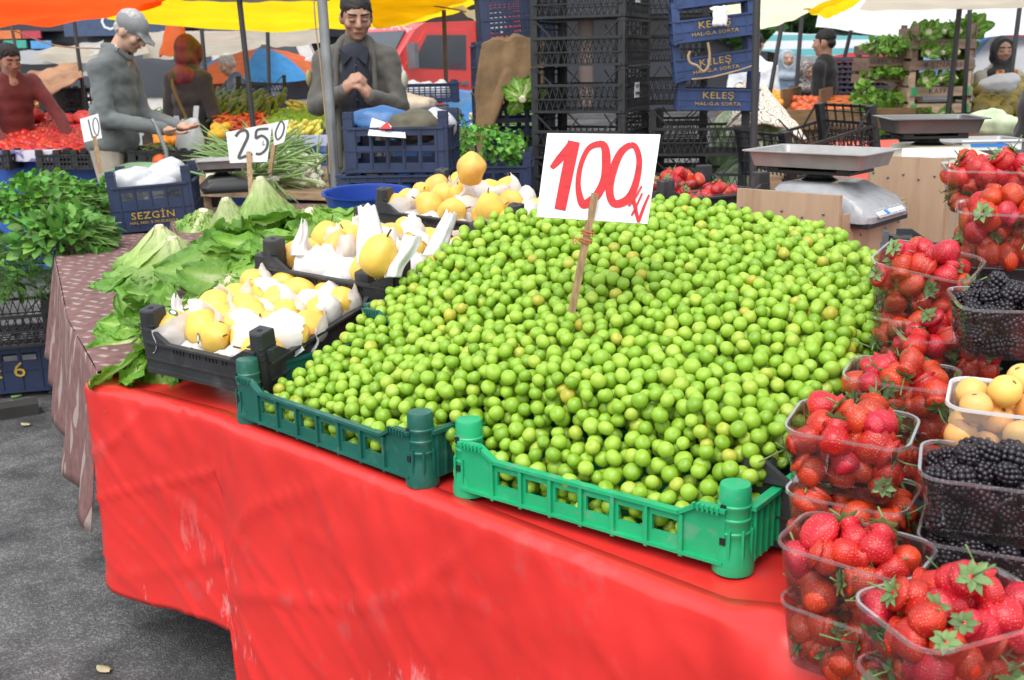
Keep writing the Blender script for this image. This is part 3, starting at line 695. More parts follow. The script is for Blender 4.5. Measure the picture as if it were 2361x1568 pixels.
# ================================================================== berries in punnets
punnet_m = clear_plastic('clear_plastic', (.98, .98, .985), .03, .06, .012); rim_m = clear_plastic('clear_plastic_rim', (.95, .95, .97), .13, .1, .07)
straw_m = mat('strawberry_red', (.47, .016, .012), .30, var=.18, ns=30, rnd=.16, hue=.010, col2=(.52, .035, .012), c2s=18, c2lo=.52, c2hi=.78, sss=.12)
def seeds(m, scale, col):
    t = m.node_tree; n = t.nodes; b = n[m['bsdf']]; L = t.links; src = b.inputs['Base Color'].links[0].from_socket; tc = n.new('ShaderNodeTexCoord')
    v = n.new('ShaderNodeTexVoronoi'); v.inputs['Scale'].default_value = scale; v.inputs['Randomness'].default_value = .35; L.new(tc.outputs['Object'], v.inputs['Vector'])
    r = n.new('ShaderNodeMapRange'); r.inputs[1].default_value = .20; r.inputs[2].default_value = .12; L.new(v.outputs['Distance'], r.inputs[0])
    mx = n.new('ShaderNodeMix'); mx.data_type = 'RGBA'; q = n.new('ShaderNodeRGB'); q.outputs[0].default_value = (*col, 1); L.new(r.outputs[0], mx.inputs[0]); L.new(src, mx.inputs[6]); L.new(q.outputs[0], mx.inputs[7]); L.new(mx.outputs[2], b.inputs['Base Color'])
    r2 = n.new('ShaderNodeMapRange'); r2.inputs[1].default_value = .1; r2.inputs[2].default_value = .5; L.new(v.outputs['Distance'], r2.inputs[0])
    bp = n.new('ShaderNodeBump'); bp.inputs['Strength'].default_value = .45; bp.inputs['Distance'].default_value = .0015; L.new(r2.outputs[0], bp.inputs['Height']); L.new(bp.outputs[0], b.inputs['Normal'])
seeds(straw_m, 330, (.62, .36, .07))
calyx_m = mat('calyx_green', (.17, .28, .10), .55, var=.2, ns=40, rnd=.2, trans=.2)
def straw_mesh(k):
    rr = random.Random(k + 40); mb = MB(); pr = []; L = .043 * rr.uniform(.85, 1.2); w = .0185 * rr.uniform(.9, 1.12)
    for i in range(12):
        t = i / 11; r = w * (math.sin(math.pi * (t ** .62)) ** .62) if 0 < t < 1 else .0006
        if t > .8: r = max(r, w * (1 - ((t - .8) / .2) ** 2) * .93)
        pr.append((max(r, .0006), (t - .55) * L))
    mb.lathe(pr, 16, cap=False); sx = rr.uniform(.85, 1.12)
    mb.v = [(x * sx * (1 + .25 * nz3(z * 40, 0, k)), y / sx, z + .003 * nz3(x * 60, y * 60, k)) for x, y, z in mb.v]
    return mb.mesh('strawberry', straw_m), pr[-1][1]
def calyx_mesh(k, ztop):
    rr = random.Random(k + 70); mb = MB(); n = rr.randint(7, 9)
    for i in range(n):
        a = i * 6.283 / n + rr.uniform(-.2, .2); ln = rr.uniform(.012, .019); lift = rr.uniform(-.2, .6); ca, sa = math.cos(a), math.sin(a); vs = []
        for j, (t, w) in enumerate(((0, .0018), (.3, .0042), (.65, .0038), (1, .0003))):
            z = ztop - .001 + ln * (t * lift * .6 + .35 * t * (1 - t)); r = t * ln
            vs += [(r * ca - w * sa, r * sa + w * ca, z), (r * ca, r * sa, z - .0012), (r * ca + w * sa, r * sa - w * ca, z)]
        mb.add(vs, [(3 * j + c, 3 * j + c + 1, 3 * j + c + 4, 3 * j + c + 3) for j in range(3) for c in (0, 1)])
    ln = rr.uniform(.012, .04); b = rr.uniform(-.015, .015); mb.tube([(0, 0, ztop - .004), (b * .4, b * .2, ztop + ln * .5), (b, b * .6, ztop + ln)], .0011, 5)
    return mb.mesh('calyx', calyx_m)
straws = []
for k in range(7):
    me, zt = straw_mesh(k); straws.append((me, calyx_mesh(k, zt)))
SB = MB(); CB = MB()
def add_straw(M, rr, label, group, s=1., keep=True, calyx=.75):
    me, cm = straws[rr.randrange(7)]
    if not keep:        # berries half hidden behind the plastic: one mass
        Ms = M @ Matrix.Scale(s, 4); SB.add([v.co for v in me.vertices], [tuple(p.vertices) for p in me.polygons], Ms)
        SB.cur = 1; SB.add([v.co for v in cm.vertices], [tuple(p.vertices) for p in cm.polygons], Ms); SB.cur = 0; return None
    o = put('strawberry', me, None, M @ Matrix.Scale(s, 4)); tag(o, label, 'strawberry', group)
    if rr.random() < calyx: put('calyx', cm, o)
    return o
black_m = mat('blackberry', (.010, .007, .012), .28, var=.3, ns=60, rnd=.3, island=True)
def blackberry_mesh(k):
    rr = random.Random(k); mb = MB(); 
    for i in range(46):
        t = (i + .5) / 46; a = i * 2.39996; z = 1 - 2 * t; r = math.sqrt(1 - z * z); mb.ball((r * math.cos(a) * .0105, r * math.sin(a) * .0105, z * .0145), .0042 * rr.uniform(.9, 1.15), 7, 5)
    return mb.mesh('blackberry', black_m)
blacks = [blackberry_mesh(k) for k in range(3)]
loquat_m = mat('loquat', (.80, .46, .13), .45, var=.1, ns=40, rnd=.1, hue=.015, sss=.15)
def loquat_mesh():
    mb = MB(); mb.ball((0, 0, 0), (.021, .021, .022), 18, 13); mb.v = [(x, y, z - (.006 * max(0, 1 - math.hypot(x, y) / .008) if z > .01 else 0)) for x, y, z in mb.v]; return mb.mesh('loquat', loquat_m)
loq = loquat_mesh(); mb = MB()
for i in range(5): a = i * 1.257; mb.box((.003 * math.cos(a), .003 * math.sin(a), .0165), (.004, .002, .003), TR((0, 0, 0), a))
loq_e = mb.mesh('eye', stem_m)
def rrect(L, W, r, n=5):
    pts = []
    for cx, cy, a0 in ((L / 2 - r, W / 2 - r, 0), (-L / 2 + r, W / 2 - r, 90), (-L / 2 + r, -W / 2 + r, 180), (L / 2 - r, -W / 2 + r, 270)):
        for k in range(n + 1): a = R_(a0 + 90 * k / n); pts.append((cx + r * math.cos(a), cy + r * math.sin(a)))
    return pts
def loft(mb, rings, M=None, cap0=True, cap1=False):
    n = len(rings[0]); vs = [p for r in rings for p in r]; fs = [(j * n + i, j * n + (i + 1) % n, (j + 1) * n + (i + 1) % n, (j + 1) * n + i) for j in range(len(rings) - 1) for i in range(n)]
    if cap0: fs.append(tuple(reversed(range(n))))
    if cap1: fs.append(tuple((len(rings) - 1) * n + i for i in range(n)))
    return mb.add(vs, fs, M)
def punnet(label, M, L, W, H, kind, n, where, seed, bm_=None, rm_=None, dome=.034):
    rr = random.Random(seed); r = thing('punnet', label, 'punnet', M, 'clear plastic berry punnets')
    rg = lambda s, z, rad: [(x, y, z) for x, y in rrect(L * s, W * s, rad)]
    mb = MB(); loft(mb, [rg(.84, 0, .02), rg(.86, .003, .02), rg(.93, H * .5, .022), rg(.99, H - .002, .025)]); mb.build('tub', bm_ or punnet_m, r, ang=50)
    mb = MB(); loft(mb, [rg(.985, H - .003, .025), rg(1.0, H + .001, .026), rg(1.045, H + .0015, .03), rg(1.05, H - .003, .03)], cap0=False); mb.build('rim', rm_ or rim_m, r, ang=50)
    hw, hl = W / 2 - .018, L / 2 - .018
    inside = lambda x, y: abs(x) < hl and abs(y) < hw
    top = lambda x, y: H - .012 + dome * (1 - (x / hl) ** 2) * (1 - (y / hw) ** 2)
    D = {'straw': .034, 'black': .024, 'loquat': .043}[kind]
    for (x, y, z, q, rel) in deposit(n, lambda r_: (r_.uniform(-hl, hl), r_.uniform(-hw, hw)), top, inside, D, H - .012, rr, .06, .25, 6):
        z = max(z, .018); Mo = M @ TR((x * (.86 + .14 * z / H), y * (.86 + .14 * z / H), z), rr.uniform(0, 6.28), rr.uniform(.5, 2.4), rr.uniform(-.5, .5))
        if kind == 'straw': add_straw(Mo, rr, 'strawberry in the ' + where, 'strawberries in the ' + where, rr.uniform(.92, 1.25), rel > -.040 and not where.startswith('lower'))
        elif kind == 'black': tag(put('blackberry', blacks[rr.randrange(3)], None, Mo @ Matrix.Scale(rr.uniform(.95, 1.2), 4)), 'glossy blackberry in the ' + where, 'blackberry', 'blackberries in the ' + where)
        else:
            o = put('loquat', loq, None, M @ TR((x, y, z), rr.uniform(0, 6), rr.uniform(-.7, .7), rr.uniform(-.7, .7))); tag(o, 'orange loquat in the ' + where, 'loquat', 'loquats in the ' + where); put('eye', loq_e, o)
    return r
white_rim = clear_plastic('cloudy_rim', (.9, .9, .9), .2, .2, .55)
cloudy = clear_plastic('cloudy_plastic', (.95, .95, .95), .08, .15, .16)
PUN = [  # rim-centre pixel, depth, azimuth of long side, L, W, H, kind, tries, where, label
 (2210, 1395, 1.16, 70, .19, .125, .085, 'straw', 200, 'punnet at the bottom right corner', 'clear punnet heaped with strawberries at the photo\'s bottom right corner'),
 (1975, 1255, 1.31, 128, .165, .115, .080, 'straw', 170, 'punnet beside the red cloth fold', 'clear punnet of strawberries resting on the red cloth beside the green crate'),
 (1965, 975, 1.43, 118, .155, .125, .085, 'straw', 170, 'punnet leaning on the bright green crate', 'clear punnet of strawberries right against the bright green crate'),
 (2080, 860, 1.61, 118, .155, .12, .085, 'straw', 160, 'punnet behind the one by the green crate', 'clear punnet of strawberries between plums and loquats'),
 (2290, 1075, 1.32, 112, .165, .125, .080, 'black', 260, 'front punnet of blackberries', 'clear punnet of blackberries in front of the loquats'),
 (2345, 920, 1.42, 115, .165, .13, .085, 'loquat', 90, 'cloudy punnet', 'cloudy plastic punnet of orange loquats'),
 (2190, 765, 1.78, 95, .165, .11, .075, 'straw', 130, 'punnet behind the loquats', 'low clear punnet of strawberries behind the loquat punnet'),
 (2330, 690, 1.62, 100, .16, .13, .080, 'black', 230, 'rear punnet of blackberries', 'clear punnet of blackberries behind the loquats'),
 (2140, 600, 1.82, 128, .16, .125, .090, 'straw', 170, 'punnet next to the wooden scale box', 'clear punnet of strawberries tipped towards the plums below the wooden scale box'),
 (2330, 480, 1.86, 112, .17, .13, .095, 'straw', 170, 'tall punnet at the right edge', 'clear punnet of strawberries stacked high at the right edge'),
 (2290, 385, 2.02, 105, .17, .12, .080, 'straw', 120, 'topmost rear punnet', 'topmost clear punnet of strawberries behind the scales'),
]
for i, (x, y, d, az, L, W, H, kind, n, where, lb) in enumerate(PUN):
    c = PD(x, y, d); tilt = {8: .22, 0: .05, 2: .08}.get(i, .05)
    M = Matrix.Translation(c) @ Matrix.Rotation(tilt, 4, 'X') @ Matrix.Rotation(math.pi / 2 - R_(az), 4, 'Z') @ Matrix.Translation((0, 0, -H))
    punnet(lb, M, L, W, H, kind, n, where, 50 + i, cloudy if kind == 'loquat' else None, white_rim if kind == 'loquat' else None)
    if i in (0, 1, 2, 3, 4, 5, 8):      # the filled punnet underneath it
        z2 = c.z - H - .092
        if z2 > TZ + .003 - .02:
            z2 = max(z2, TZ + .004); M2 = Matrix.Translation((c.x + .006, c.y - .004, z2)) @ Matrix.Rotation(math.pi / 2 - R_(az + 4), 4, 'Z')
            punnet('lower ' + lb, M2, L, W, .085, 'straw' if kind == 'loquat' else kind, 120 if kind != 'black' else 150, 'lower punnet under the ' + where, 80 + i, dome=.0)
# trays and crates that carry the rear punnets
for k, (cx, cy, z0, L, W, H, az, lb) in enumerate([(.62, 1.56, TZ + .004, .46, .30, .115, 125, 'black crate under the strawberry and loquat punnets'), (.78, 1.90, TZ + .004, .46, .34, .20, 122, 'tall black crate under the rear strawberry punnets'), (.93, 2.02, TZ + .206, .40, .26, .16, 110, 'small black crate raising the topmost punnets')]):
    crate_pear('display_crate', lb, az_frame(az, (cx, cy, z0)), L, W, grey_pl, H, 'black display crates', H + .02)
# ================================================================== scales on wooden boxes
ply = mat('pale_plywood', (.42, .30, .20), .6, var=.12, ns=5, stretch=(3, 3, .35), col2=(.33, .225, .14), c2s=7, c2lo=.45, c2hi=.65)
steel = mat('brushed_steel', (.40, .39, .385), .5, var=.12, ns=20, metal=.55, bump=.05, bs=60); wrap_pl = mat('wrapped_grey', (.30, .305, .32), .2, var=.15, ns=14, bump=.5, bs=24)
black_pl = mat('black_plastic', (.015, .016, .018), .45, var=.15); cream_pl = mat('cream_plastic', (.62, .57, .42), .45, var=.06); lcd = mat('lcd_glass', (.10, .12, .10), .15, var=0)
screw_m = mat('screw', (.3, .3, .3), .4, metal=1.)
blue_ink = mat('blue_print', (.03, .22, .62), .5, var=0); white_lab = mat('white_label', (.75, .78, .8), .5, var=.03)
def wooden_box(label, near, left, right, zb, th=.016, drop=0.):
    near, left, right = Vector(near), Vector(left), Vector(right); r = thing('scale_box', label, 'box', Matrix.Translation((near.x, near.y, zb)), 'wooden boxes under the scales')
    o = Vector((near.x, near.y, zb)); far = left + right - near
    def board(a, b, zt, nm='panel', scr=True):
        a = Vector((a.x, a.y, 0)) ; b = Vector((b.x, b.y, 0)); d = (b - a).normalized(); n = Vector((d.y, -d.x, 0)); ln = (b - a).length; M = frame(d, -n, Vector((0, 0, 1)), a - Vector((o.x, o.y, 0)))
        mb = MB(); mb.box((ln / 2, 0, (zt - zb) / 2), (ln, th, zt - zb), M); p = mb.build(nm, ply, r, False)
        if scr:
            for q in range(5):
                s = MB(); s.lathe([(.0035, 0), (.0035, .002), (.001, .003)], 8, M @ TR((ln * (.06 + .2 * q), -th / 2 - .001, (zt - zb) - .05 - .012 * (q % 2)), 0, math.pi / 2)); s.build('screw', screw_m, p)
    board(left, near, near.z + .032); board(near + (right - near).normalized() * (th * .6), right, near.z - drop); board(right, far, near.z - .01, scr=False); board(far, left, near.z - .01, scr=False)
    return r
def tray(mb, L, W, h, fl, M):
    rg = lambda s, z, rad: [(x, y, z) for x, y in rrect(L + s, W + s, rad)]
    loft(mb, [rg(-.03, .003, .012), rg(-.006, h, .016), rg(fl, h + .001, .018), rg(fl, h - .002, .018), rg(0, h - .004, .016), rg(-.022, 0, .014)], M)
    mb.add([(*p[:2], .003) for p in rg(-.03, 0, .012)], [tuple(range(24))], M)
def digital_scale(label, M, body_m, L=.34, W=.23, body=(.30, .30, .10), lab=None, wrapm=None, tray_m=None):
    r = thing('digital_scale', label, 'scale', M, 'electronic scales'); bx, by, bz = body
    mb = MB(); rg = lambda x0, x1, y0, y1, z: [(x0, y0, z), (x1, y0, z), (x1, y1, z), (x0, y1, z)]
    def ring(x0, x1, yw, z, rad=.03): return [(x0 + (x1 - x0) / 2 + px_, py_, z) for px_, py_ in rrect(x1 - x0, yw, rad)]
    loft(mb, [ring(-bx / 2, bx / 2 + .08, by, .012), ring(-bx / 2, bx / 2 + .08, by, .028), ring(-bx / 2 + .02, bx / 2 + .055, by * .93, bz * .62), ring(-bx / 2 + .05, bx / 2 - .03, by * .80, bz), ring(-bx / 2 + .07, bx / 2 - .05, by * .74, bz + .004)], cap1=True); mb.build('body', body_m, r, ang=35)
    mb = MB(); mb.box((.04, 0, .006), (bx + .07, by * .96, .014)); mb.build('base', black_pl, r, False)
    kb = MB(); Mk = TR((bx / 2 + .052, 0, bz * .46), 0, 0, R_(33)); kb.box((0, 0, .002), (.085, by * .62, .004), Mk); k = kb.build('keypad', MATS['lcd_glass'] if body_m is not wrap_pl else mat('keypad_grey', (.35, .37, .42), .3, var=.2, ns=60), r, False)
    for i in range(4):
        for j in range(7):
            q = MB(); q.box((-.03 + .02 * i, -by * .27 + j * by * .09, .0052), (.013, by * .06, .003), Mk); q.build('key', white_lab if (i + j) % 5 else blue_ink, k, False)
    mb = MB(); mb.lathe([(.05, bz + .004), (.035, bz + .012), (.03, bz + .03)], 16); mb.build('post', black_pl, r)
    mb = MB(); mb.box((0, 0, bz + .030), (L * .72, W * .72, .008)); [mb.box((a * L * .3, c * W * .3, bz + .037), (.03, .03, .012)) for a in (-1, 1) for c in (-1, 1)]; mb.build('platform', black_pl, r, False)
    mb = MB(); tray(mb, L, W, .042, .03, TR((0, 0, bz + .044))); mb.build('tray', tray_m or steel, r, ang=30)
    mb = MB(); mb.box((-bx * .05, -by * .455, bz * .46), (bx * .62, .006, .028), TR((0, 0, 0), 0, R_(-12))); d = mb.build('display', lcd, r, False)
    if lab: lab(r)
    return r
b0 = (PD(1938, 480, 2.74), PD(1703, 440, 2.93), PD(2086, 470, 2.98))
wooden_box('light plywood box holding the plastic-wrapped scale behind the plums', *b0, TZ + .05, drop=.018)
cz = (b0[1] + b0[2]) / 2; ax = (b0[0] - b0[1]); yw = math.atan2(ax.y, ax.x)
digital_scale('grey electronic scale wrapped in clear film in the nearer plywood box', TR((cz.x - .01, cz.y, cz.z - .055), yw + .02), wrap_pl, .33, .22, (.25, .27, .10))
b1 = (PD(2185, 392, 3.05), PD(2008, 378, 3.2), PD(2300, 380, 3.3))
wooden_box('plywood box under the cream scale at the right', *b1, TZ + .05)
def cream_lab(r):
    mb = MB(); mb.box((-.03, -.150, .05), (.16, .003, .028), TR((0, 0, 0), 0, R_(-10))); mb.build('label_plate', white_lab, r, False)
c1 = (b1[1] + b1[2]) / 2; digital_scale('cream electronic scale with dark steel tray on the rear plywood box', TR((c1.x - .02, c1.y + .02, c1.z - .03), -.1), cream_pl, .26, .22, (.26, .29, .085), cream_lab, tray_m=mat('dark_steel', (.16, .16, .16), .35, metal=.5))
def arrow_lab(r):
    mb = MB(); mb.box((0, -.118, .165), (.20, .004, .034)); q = mb.build('label_plate', white_lab, r, False)
    a = MB(); a.prism([(-.07, .160), (.02, .160), (.02, .153), (.06, .165), (.02, .177), (.02, .170), (-.07, .170)], -.1225, -.1205); a.build('arrow', blue_ink, q, False)
c2 = PD(2250, 345, 3.7); digital_scale('pale electronic scale marked with a blue arrow behind the cream one', TR((c2.x, c2.y, c2.z - .14), 0), wrap_pl, .27, .22, (.24, .24, .09), arrow_lab)
mb = MB(); mb.box((0, 0, -.02), (.5, .4, .04)); [mb.box((a * .22, b * .17, -.45), (.04, .04, .82)) for a in (-1, 1) for b in (-1, 1)]
o = mb.build('side_table', w, None, False); o.matrix_world = TR((c2.x + .06, c2.y + .05, c2.z - .142)); tag(o, 'small wooden table carrying the scale with the blue arrow', 'table')

# ================================================================== stacked crates
navy = mat('navy_plastic', (.017, .029, .072), .45, var=.2, ns=10, rnd=.12, bump=.05, bs=90); blk_cr = mat('black_crate_plastic', (.016, .017, .019), .5, var=.25, ns=10, col2=(.04, .04, .044), c2s=14, c2lo=.55, c2hi=.75)
print_y = mat('yellow_print', (.42, .27, .03), .6, var=.2)
def crate_blue(name, label, M, L, W, H, m, group, rows=3, cols=5, post=.06, txt=None, solidx=False, side=0):
    r = thing(name, label, 'crate', M, group)
    mb = MB(); mb.panel([-L / 2 + .01 + (L - .02) * i / 14 for i in range(15)], [-W / 2 + .01 + (W - .02) * j / 10 for j in range(11)], lambda i, j: i % 2 and j % 2, .004, .010, Matrix.Rotation(math.pi / 2, 4, 'X') @ Matrix.Translation((0, 0, 0))); mb.v = [(x, y, abs(z)) for x, y, z in mb.v]; mb.build('floor', m, r, False)
    for sd in range(4):
        ln = (L if sd % 2 == 0 else W) - .03; Mw = wallM(sd, L, W); mb = MB(); nc = cols if sd % 2 == 0 else max(3, int(cols * W / L))
        xs = [-ln / 2, -ln / 2 + .03]; zs = [.005, .03]
        for i in range(nc): p = (ln - .06) / nc; xs += [-ln / 2 + .03 + p * i + p * .12, -ln / 2 + .03 + p * (i + 1) - p * .12]
        xs += [ln / 2 - .03, ln / 2]
        for j in range(rows): p = (H - .05) / rows; zs += [.03 + p * j + p * .2, .03 + p * (j + 1) - p * .2]
        zs += [H - .02, H]
        full = txt and sd == side
        def hole(i, j, full=full, nc=nc):
            a = i >= 2 and i % 2 == 0 and i < 2 + 2 * nc; b = j >= 2 and j % 2 == 0 and j < 2 + 2 * rows
            if full: return a and (j == 2 * rows if rows > 1 else False)
            return a and b
        mb.panel(xs, zs, hole, -.003, .003, Mw); mb.box((0, -.004, H - .004), (ln, .016, .008), Mw); mb.box((0, -.004, .012), (ln, .012, .012), Mw); mb.box((0, -.004, H * .5), (ln, .007, .005), Mw)
        for i in range(nc + 1): mb.box((-ln / 2 + .03 + (ln - .06) * i / nc, -.005, H / 2), (.006, .006, H - .01), Mw)
        p = mb.build('wall', m, r, False)
        if full:
            for q, (tx, sz, zz) in enumerate(txt):
                me = text_mesh(tx, sz, print_y, sx=1.15); o = put('lettering', me, p, Mw @ TR((0, -.0105, zz), 0, math.pi / 2))
    for a in (-1, 1):
        for c in (-1, 1):
            mb = MB(); x, y = a * (L / 2 - .018), c * (W / 2 - .018)
            mb.box((x, y, (H + post) / 2), (.038, .038, H + post)); [mb.box((x, y, z), (.042, .042, .004)) for z in (.02, H * .5, H - .003, H + post - .02)]; p = mb.build('corner_post', m, r, False)
            hb = MB(); hb.box((x, y - c * -.0, H + post + .0003), (.012, .012, .001)); hb.build('post_hole_shade', MATS['hole_shade'], p, False)
    return r
def crate_black(label, M, L, W, H, group, m=None):
    m = m or blk_cr; r = thing('folding_crate', label, 'crate', M, group)
    mb = MB()
    for i in range(13): mb.box((-L / 2 + .02 + (L - .04) * i / 12, 0, .006), (.007, W - .02, .006))
    for j in range(9): mb.box((0, -W / 2 + .02 + (W - .04) * j / 8, .009), (L - .02, .007, .005))
    mb.build('floor', m, r, False)
    for sd in range(4):
        ln = (L if sd % 2 == 0 else W) - .03; Mw = wallM(sd, L, W); mb = MB(); hm = H * .60
        for z, t in ((.008, .012), (hm * .5, .006), (hm, .014)): mb.box((0, -.003, z), (ln, .012, t), Mw)
        n = max(8, int(ln / .032))
        for i in range(n):
            x = -ln / 2 + ln * (i + .5) / n; mb.bar((x - .02, -.001, .012), (x + .02, -.001, hm), .0045, .004, Mw); mb.bar((x + .02, .002, .012), (x - .02, .002, hm), .0045, .004, Mw)
        if sd % 2 == 0:
            mb.bar((-ln / 2 + .01, 0, H - .006), (-ln / 2 + .10, 0, hm), .012, .006, Mw); mb.bar((ln / 2 - .01, 0, H - .006), (ln / 2 - .10, 0, hm), .012, .006, Mw)
            mb.bar((.0, 0, H * .9), (-.05, 0, hm), .009, .005, Mw)
        else:
            mb.box((0, -.003, H - .012), (ln, .012, .012), Mw); mb.box((0, -.003, H * .82), (ln, .008, .006), Mw)
            for i in range(6): x = -ln / 2 + ln * (i + .5) / 6; mb.box((x, 0, H * .8), (.008, .006, H * .38), Mw)
        mb.build('wall', m, r, False)
    for a in (-1, 1):
        for c in (-1, 1):
            mb = MB(); mb.box((a * (L / 2 - .016), c * (W / 2 - .016), H / 2), (.036, .036, H - .004)); mb.box((a * (L / 2 - .016), c * (W / 2 - .016), H - .012), (.041, .041, .012)); mb.build('corner_post', m, r, False)
    return r
lab_m = mat('paper_label', (.72, .73, .74), .6, var=.03); ink_m = mat('black_ink', (.03, .03, .035), .6, var=0)
# the tall black stack right behind the price board
nc_ = PY(1440, 250, 5.45); al = R_(24); LB, WB, HB = .50, .42, .232
xdir = Vector((math.cos(al), -math.sin(al), 0)); ydir = Vector((math.sin(al), math.cos(al), 0))
base = Vector((nc_.x, nc_.y, 0)) - xdir * LB / 2 + ydir * WB / 2
proto = None; ordw = ['bottom', 'second', 'third', 'fourth', 'fifth', 'sixth', 'seventh', 'eighth', 'topmost']
zoff = PY(1440, 102, 5.45).z
k0 = zoff - HB * math.floor(zoff / HB)
for k in range(9):
    M = TR((base.x, base.y, k0 - HB + k * HB + .232), -al) if False else TR((base.x, base.y, k * HB + .02), -al + random.uniform(-.008, .008))
    lb = f'black folding crate, {ordw[k]} of the tall stack behind the 100 board' if k else 'black folding crate on the ground under the tall stack behind the 100 board'
    if proto is None: proto = crate_black(lb, M, LB, WB, HB, 'black folding crates'); cr = proto
    else: cr = dup(proto, M, lb)
    if k in (5, 7):
        mb = MB(); mb.box((LB / 2 + .008, -.03, .11), (.003, .075, .075)); p = mb.build('paper_label', lab_m, cr, False)
        for q, tx in enumerate(('KÖY', 'PEMBE')): put('lettering', text_mesh(tx, .024, ink_m), p, TR((LB / 2 + .0105, -.03, .128 - .036 * q), math.pi / 2, math.pi / 2))
# second stack of black crates behind it and a third to the right
b2 = PY(1530, 250, 6.1)
for k in range(9): dup(proto, TR((b2.x + .02, b2.y + .2, k * HB + .03), -al + .25 + random.uniform(-.02, .02)), f'black folding crate, {ordw[k]} of the rear black stack beside the blue crates')
b3 = PY(1622, 330, 5.7)
for k in range(5): dup(proto, TR((b3.x, b3.y + .1, k * HB + .02), -.25 + random.uniform(-.02, .02)), f'black folding crate, {ordw[k]} of the stack under the leaning blue crates')
# leaning navy crates with yellow lettering
kblue = mat('blue_crate_plastic', (.022, .050, .150), .42, var=.18, ns=10, rnd=.1)
kel = [('KELEŞ', .046, .078), ('HAL-G.A SORTA', .025, .038)]
for k, (x, y, d, rz, ry, lb) in enumerate([(1663, 222, 5.5, .12, .03, 'navy crate lettered KELEŞ, lowest of the three leaning blue crates'), (1662, 142, 5.45, .12, -.13, 'navy crate lettered KELEŞ with a loop of rope, middle of the leaning three'), (1658, 56, 5.4, .10, -.10, 'navy crate lettered KELEŞ with a torn sticker, top of the leaning three')]):
    c = PY(x, y, d); M = TR((c.x, c.y + .15, c.z - .075), -rz, 0, ry)
    crate_blue('lettered_crate', lb, M, .40, .30, .112, kblue, 'leaning navy crates', 1, 5, .085, kel)
c = PY(1660, -25, 5.4); crate_blue('lettered_crate', 'navy crate cut off by the photo\'s top edge above the leaning three', TR((c.x, c.y + .15, c.z - .075), -.1, 0, -.1), .40, .30, .125, kblue, 'leaning navy crates', 1, 5, .085)
rope_m = mat('jute_rope', (.36, .26, .15), .9, var=.2)
mb = MB(); mb.tube(smooth_path([PY(x, y, 5.28) for x, y in [(1592, 118), (1587, 130), (1592, 145), (1608, 152), (1622, 165), (1634, 150), (1636, 125), (1632, 98)]]), .006, 6); tag(mb.build('rope_loop', rope_m), 'loop of pale rope hanging from the middle leaning blue crate', 'rope')
mb = MB(); mb.tube(smooth_path([PY(x, y, 5.3) for x, y in [(1595, 183), (1640, 178), (1700, 163), (1740, 150)]]), .004, 6); tag(mb.build('rope', rope_m), 'thin rope tied round the leaning blue crates', 'rope')
mb = MB(); q = PY(1660, 37, 5.32); mb.grid(lambda u, v: (q.x + (u - .5) * .07 + .008 * nz3(v * 6, 1, 1), q.y, q.z - (v - .5) * .09 + .012 * nz3(u * 6, 4, 2)), 8, 8); o = mb.build('torn_sticker', lab_m); so = o.modifiers.new('s', 'SOLIDIFY'); so.thickness = .001; tag(o, 'torn white paper hanging on the top leaning blue crate', 'paper')
# navy stack left of the black one, with lettuces and a sack over it
bb = PY(1183, 250, 5.9); bproto = None
for k in range(6):
    M = TR((bb.x, bb.y + .2, k * .255 + .02), .12); lb = f'navy vegetable crate, {ordw[k]} from the ground in the stack left of the black crates'
    if bproto is None: bproto = crate_blue('navy_crate', lb, M, .42, .34, .235, navy, 'navy vegetable crates', 3, 3, .02)
    else: dup(bproto, M, lb)
sack = mat('brown_sack', (.17, .105, .05), .9, var=.25, ns=10, bump=.5, bs=25)
mb = MB(); q0 = PY(1175, 160, 5.62)
sz_ = PY(1175, 95, 5.7).z
def sackf(u, v):
    x = bb.x - .20 + .37 * u; t = v * 3
    if t < 1: y = bb.y + .42 - .42 * t; z = sz_ + .02 * math.sin(u * 3)
    else: y = bb.y - .01 - .03 * (t - 1); z = sz_ - (t - 1) * (.12 + .22 * max(0, .45 - u) / .45) 
    if u < .12: z -= (.12 - u) * 2.2 * min(1, .4 + t)
    return (x + .02 * nz3(v * 5, u * 4, 1), y + .02 * nz3(u * 6, v * 5, 5), z + .03 * nz3(u * 4, v * 4, 8))
mb.grid(sackf, 24, 24); o = mb.build('sack_cloth', sack); so = o.modifiers.new('s', 'SOLIDIFY'); so.thickness = .006; tag(o, 'brown sacking thrown over the navy crate stack', 'sack')
qq = PY(1190, 45, 6.2); crate_blue('navy_crate', 'empty navy crate lying on the brown sacking', TR((qq.x, qq.y, qq.z - .13), .1, .0, -.06), .40, .32, .26, navy, 'navy vegetable crates', 8, 12, .02)
# the crate of bags in front of the man, with a lower crate of yellow squash
bc = PY(925, 400, 4.35); crate_blue('navy_crate', 'navy crate stuffed with bags and a white carton before the grey-jacketed man', TR((bc.x, bc.y + .15, bc.z), -.10), .42, .32, .185, navy, 'navy crates by the pole', 2, 5, .06)
crate_blue('navy_crate', 'navy crate holding yellow squash under the crate of bags', TR((bc.x - .03, bc.y + .16, bc.z - .19), -.06), .44, .34, .185, navy, 'navy crates by the pole', 3, 5, .004)
crate_blue('navy_crate', 'lowest navy crate on the ground under the yellow squash', TR((bc.x - .02, bc.y + .16, bc.z - .38), -.08), .44, .34, .185, navy, 'navy crates by the pole', 3, 5, .004)
bx2 = MB(); bx2.box((bc.x, bc.y + .16, (bc.z - .39) / 2), (.5, .4, bc.z - .395)); tag(bx2.build('plinth_box', w, None, False), 'low wooden box raising the navy crates by the pole', 'box')
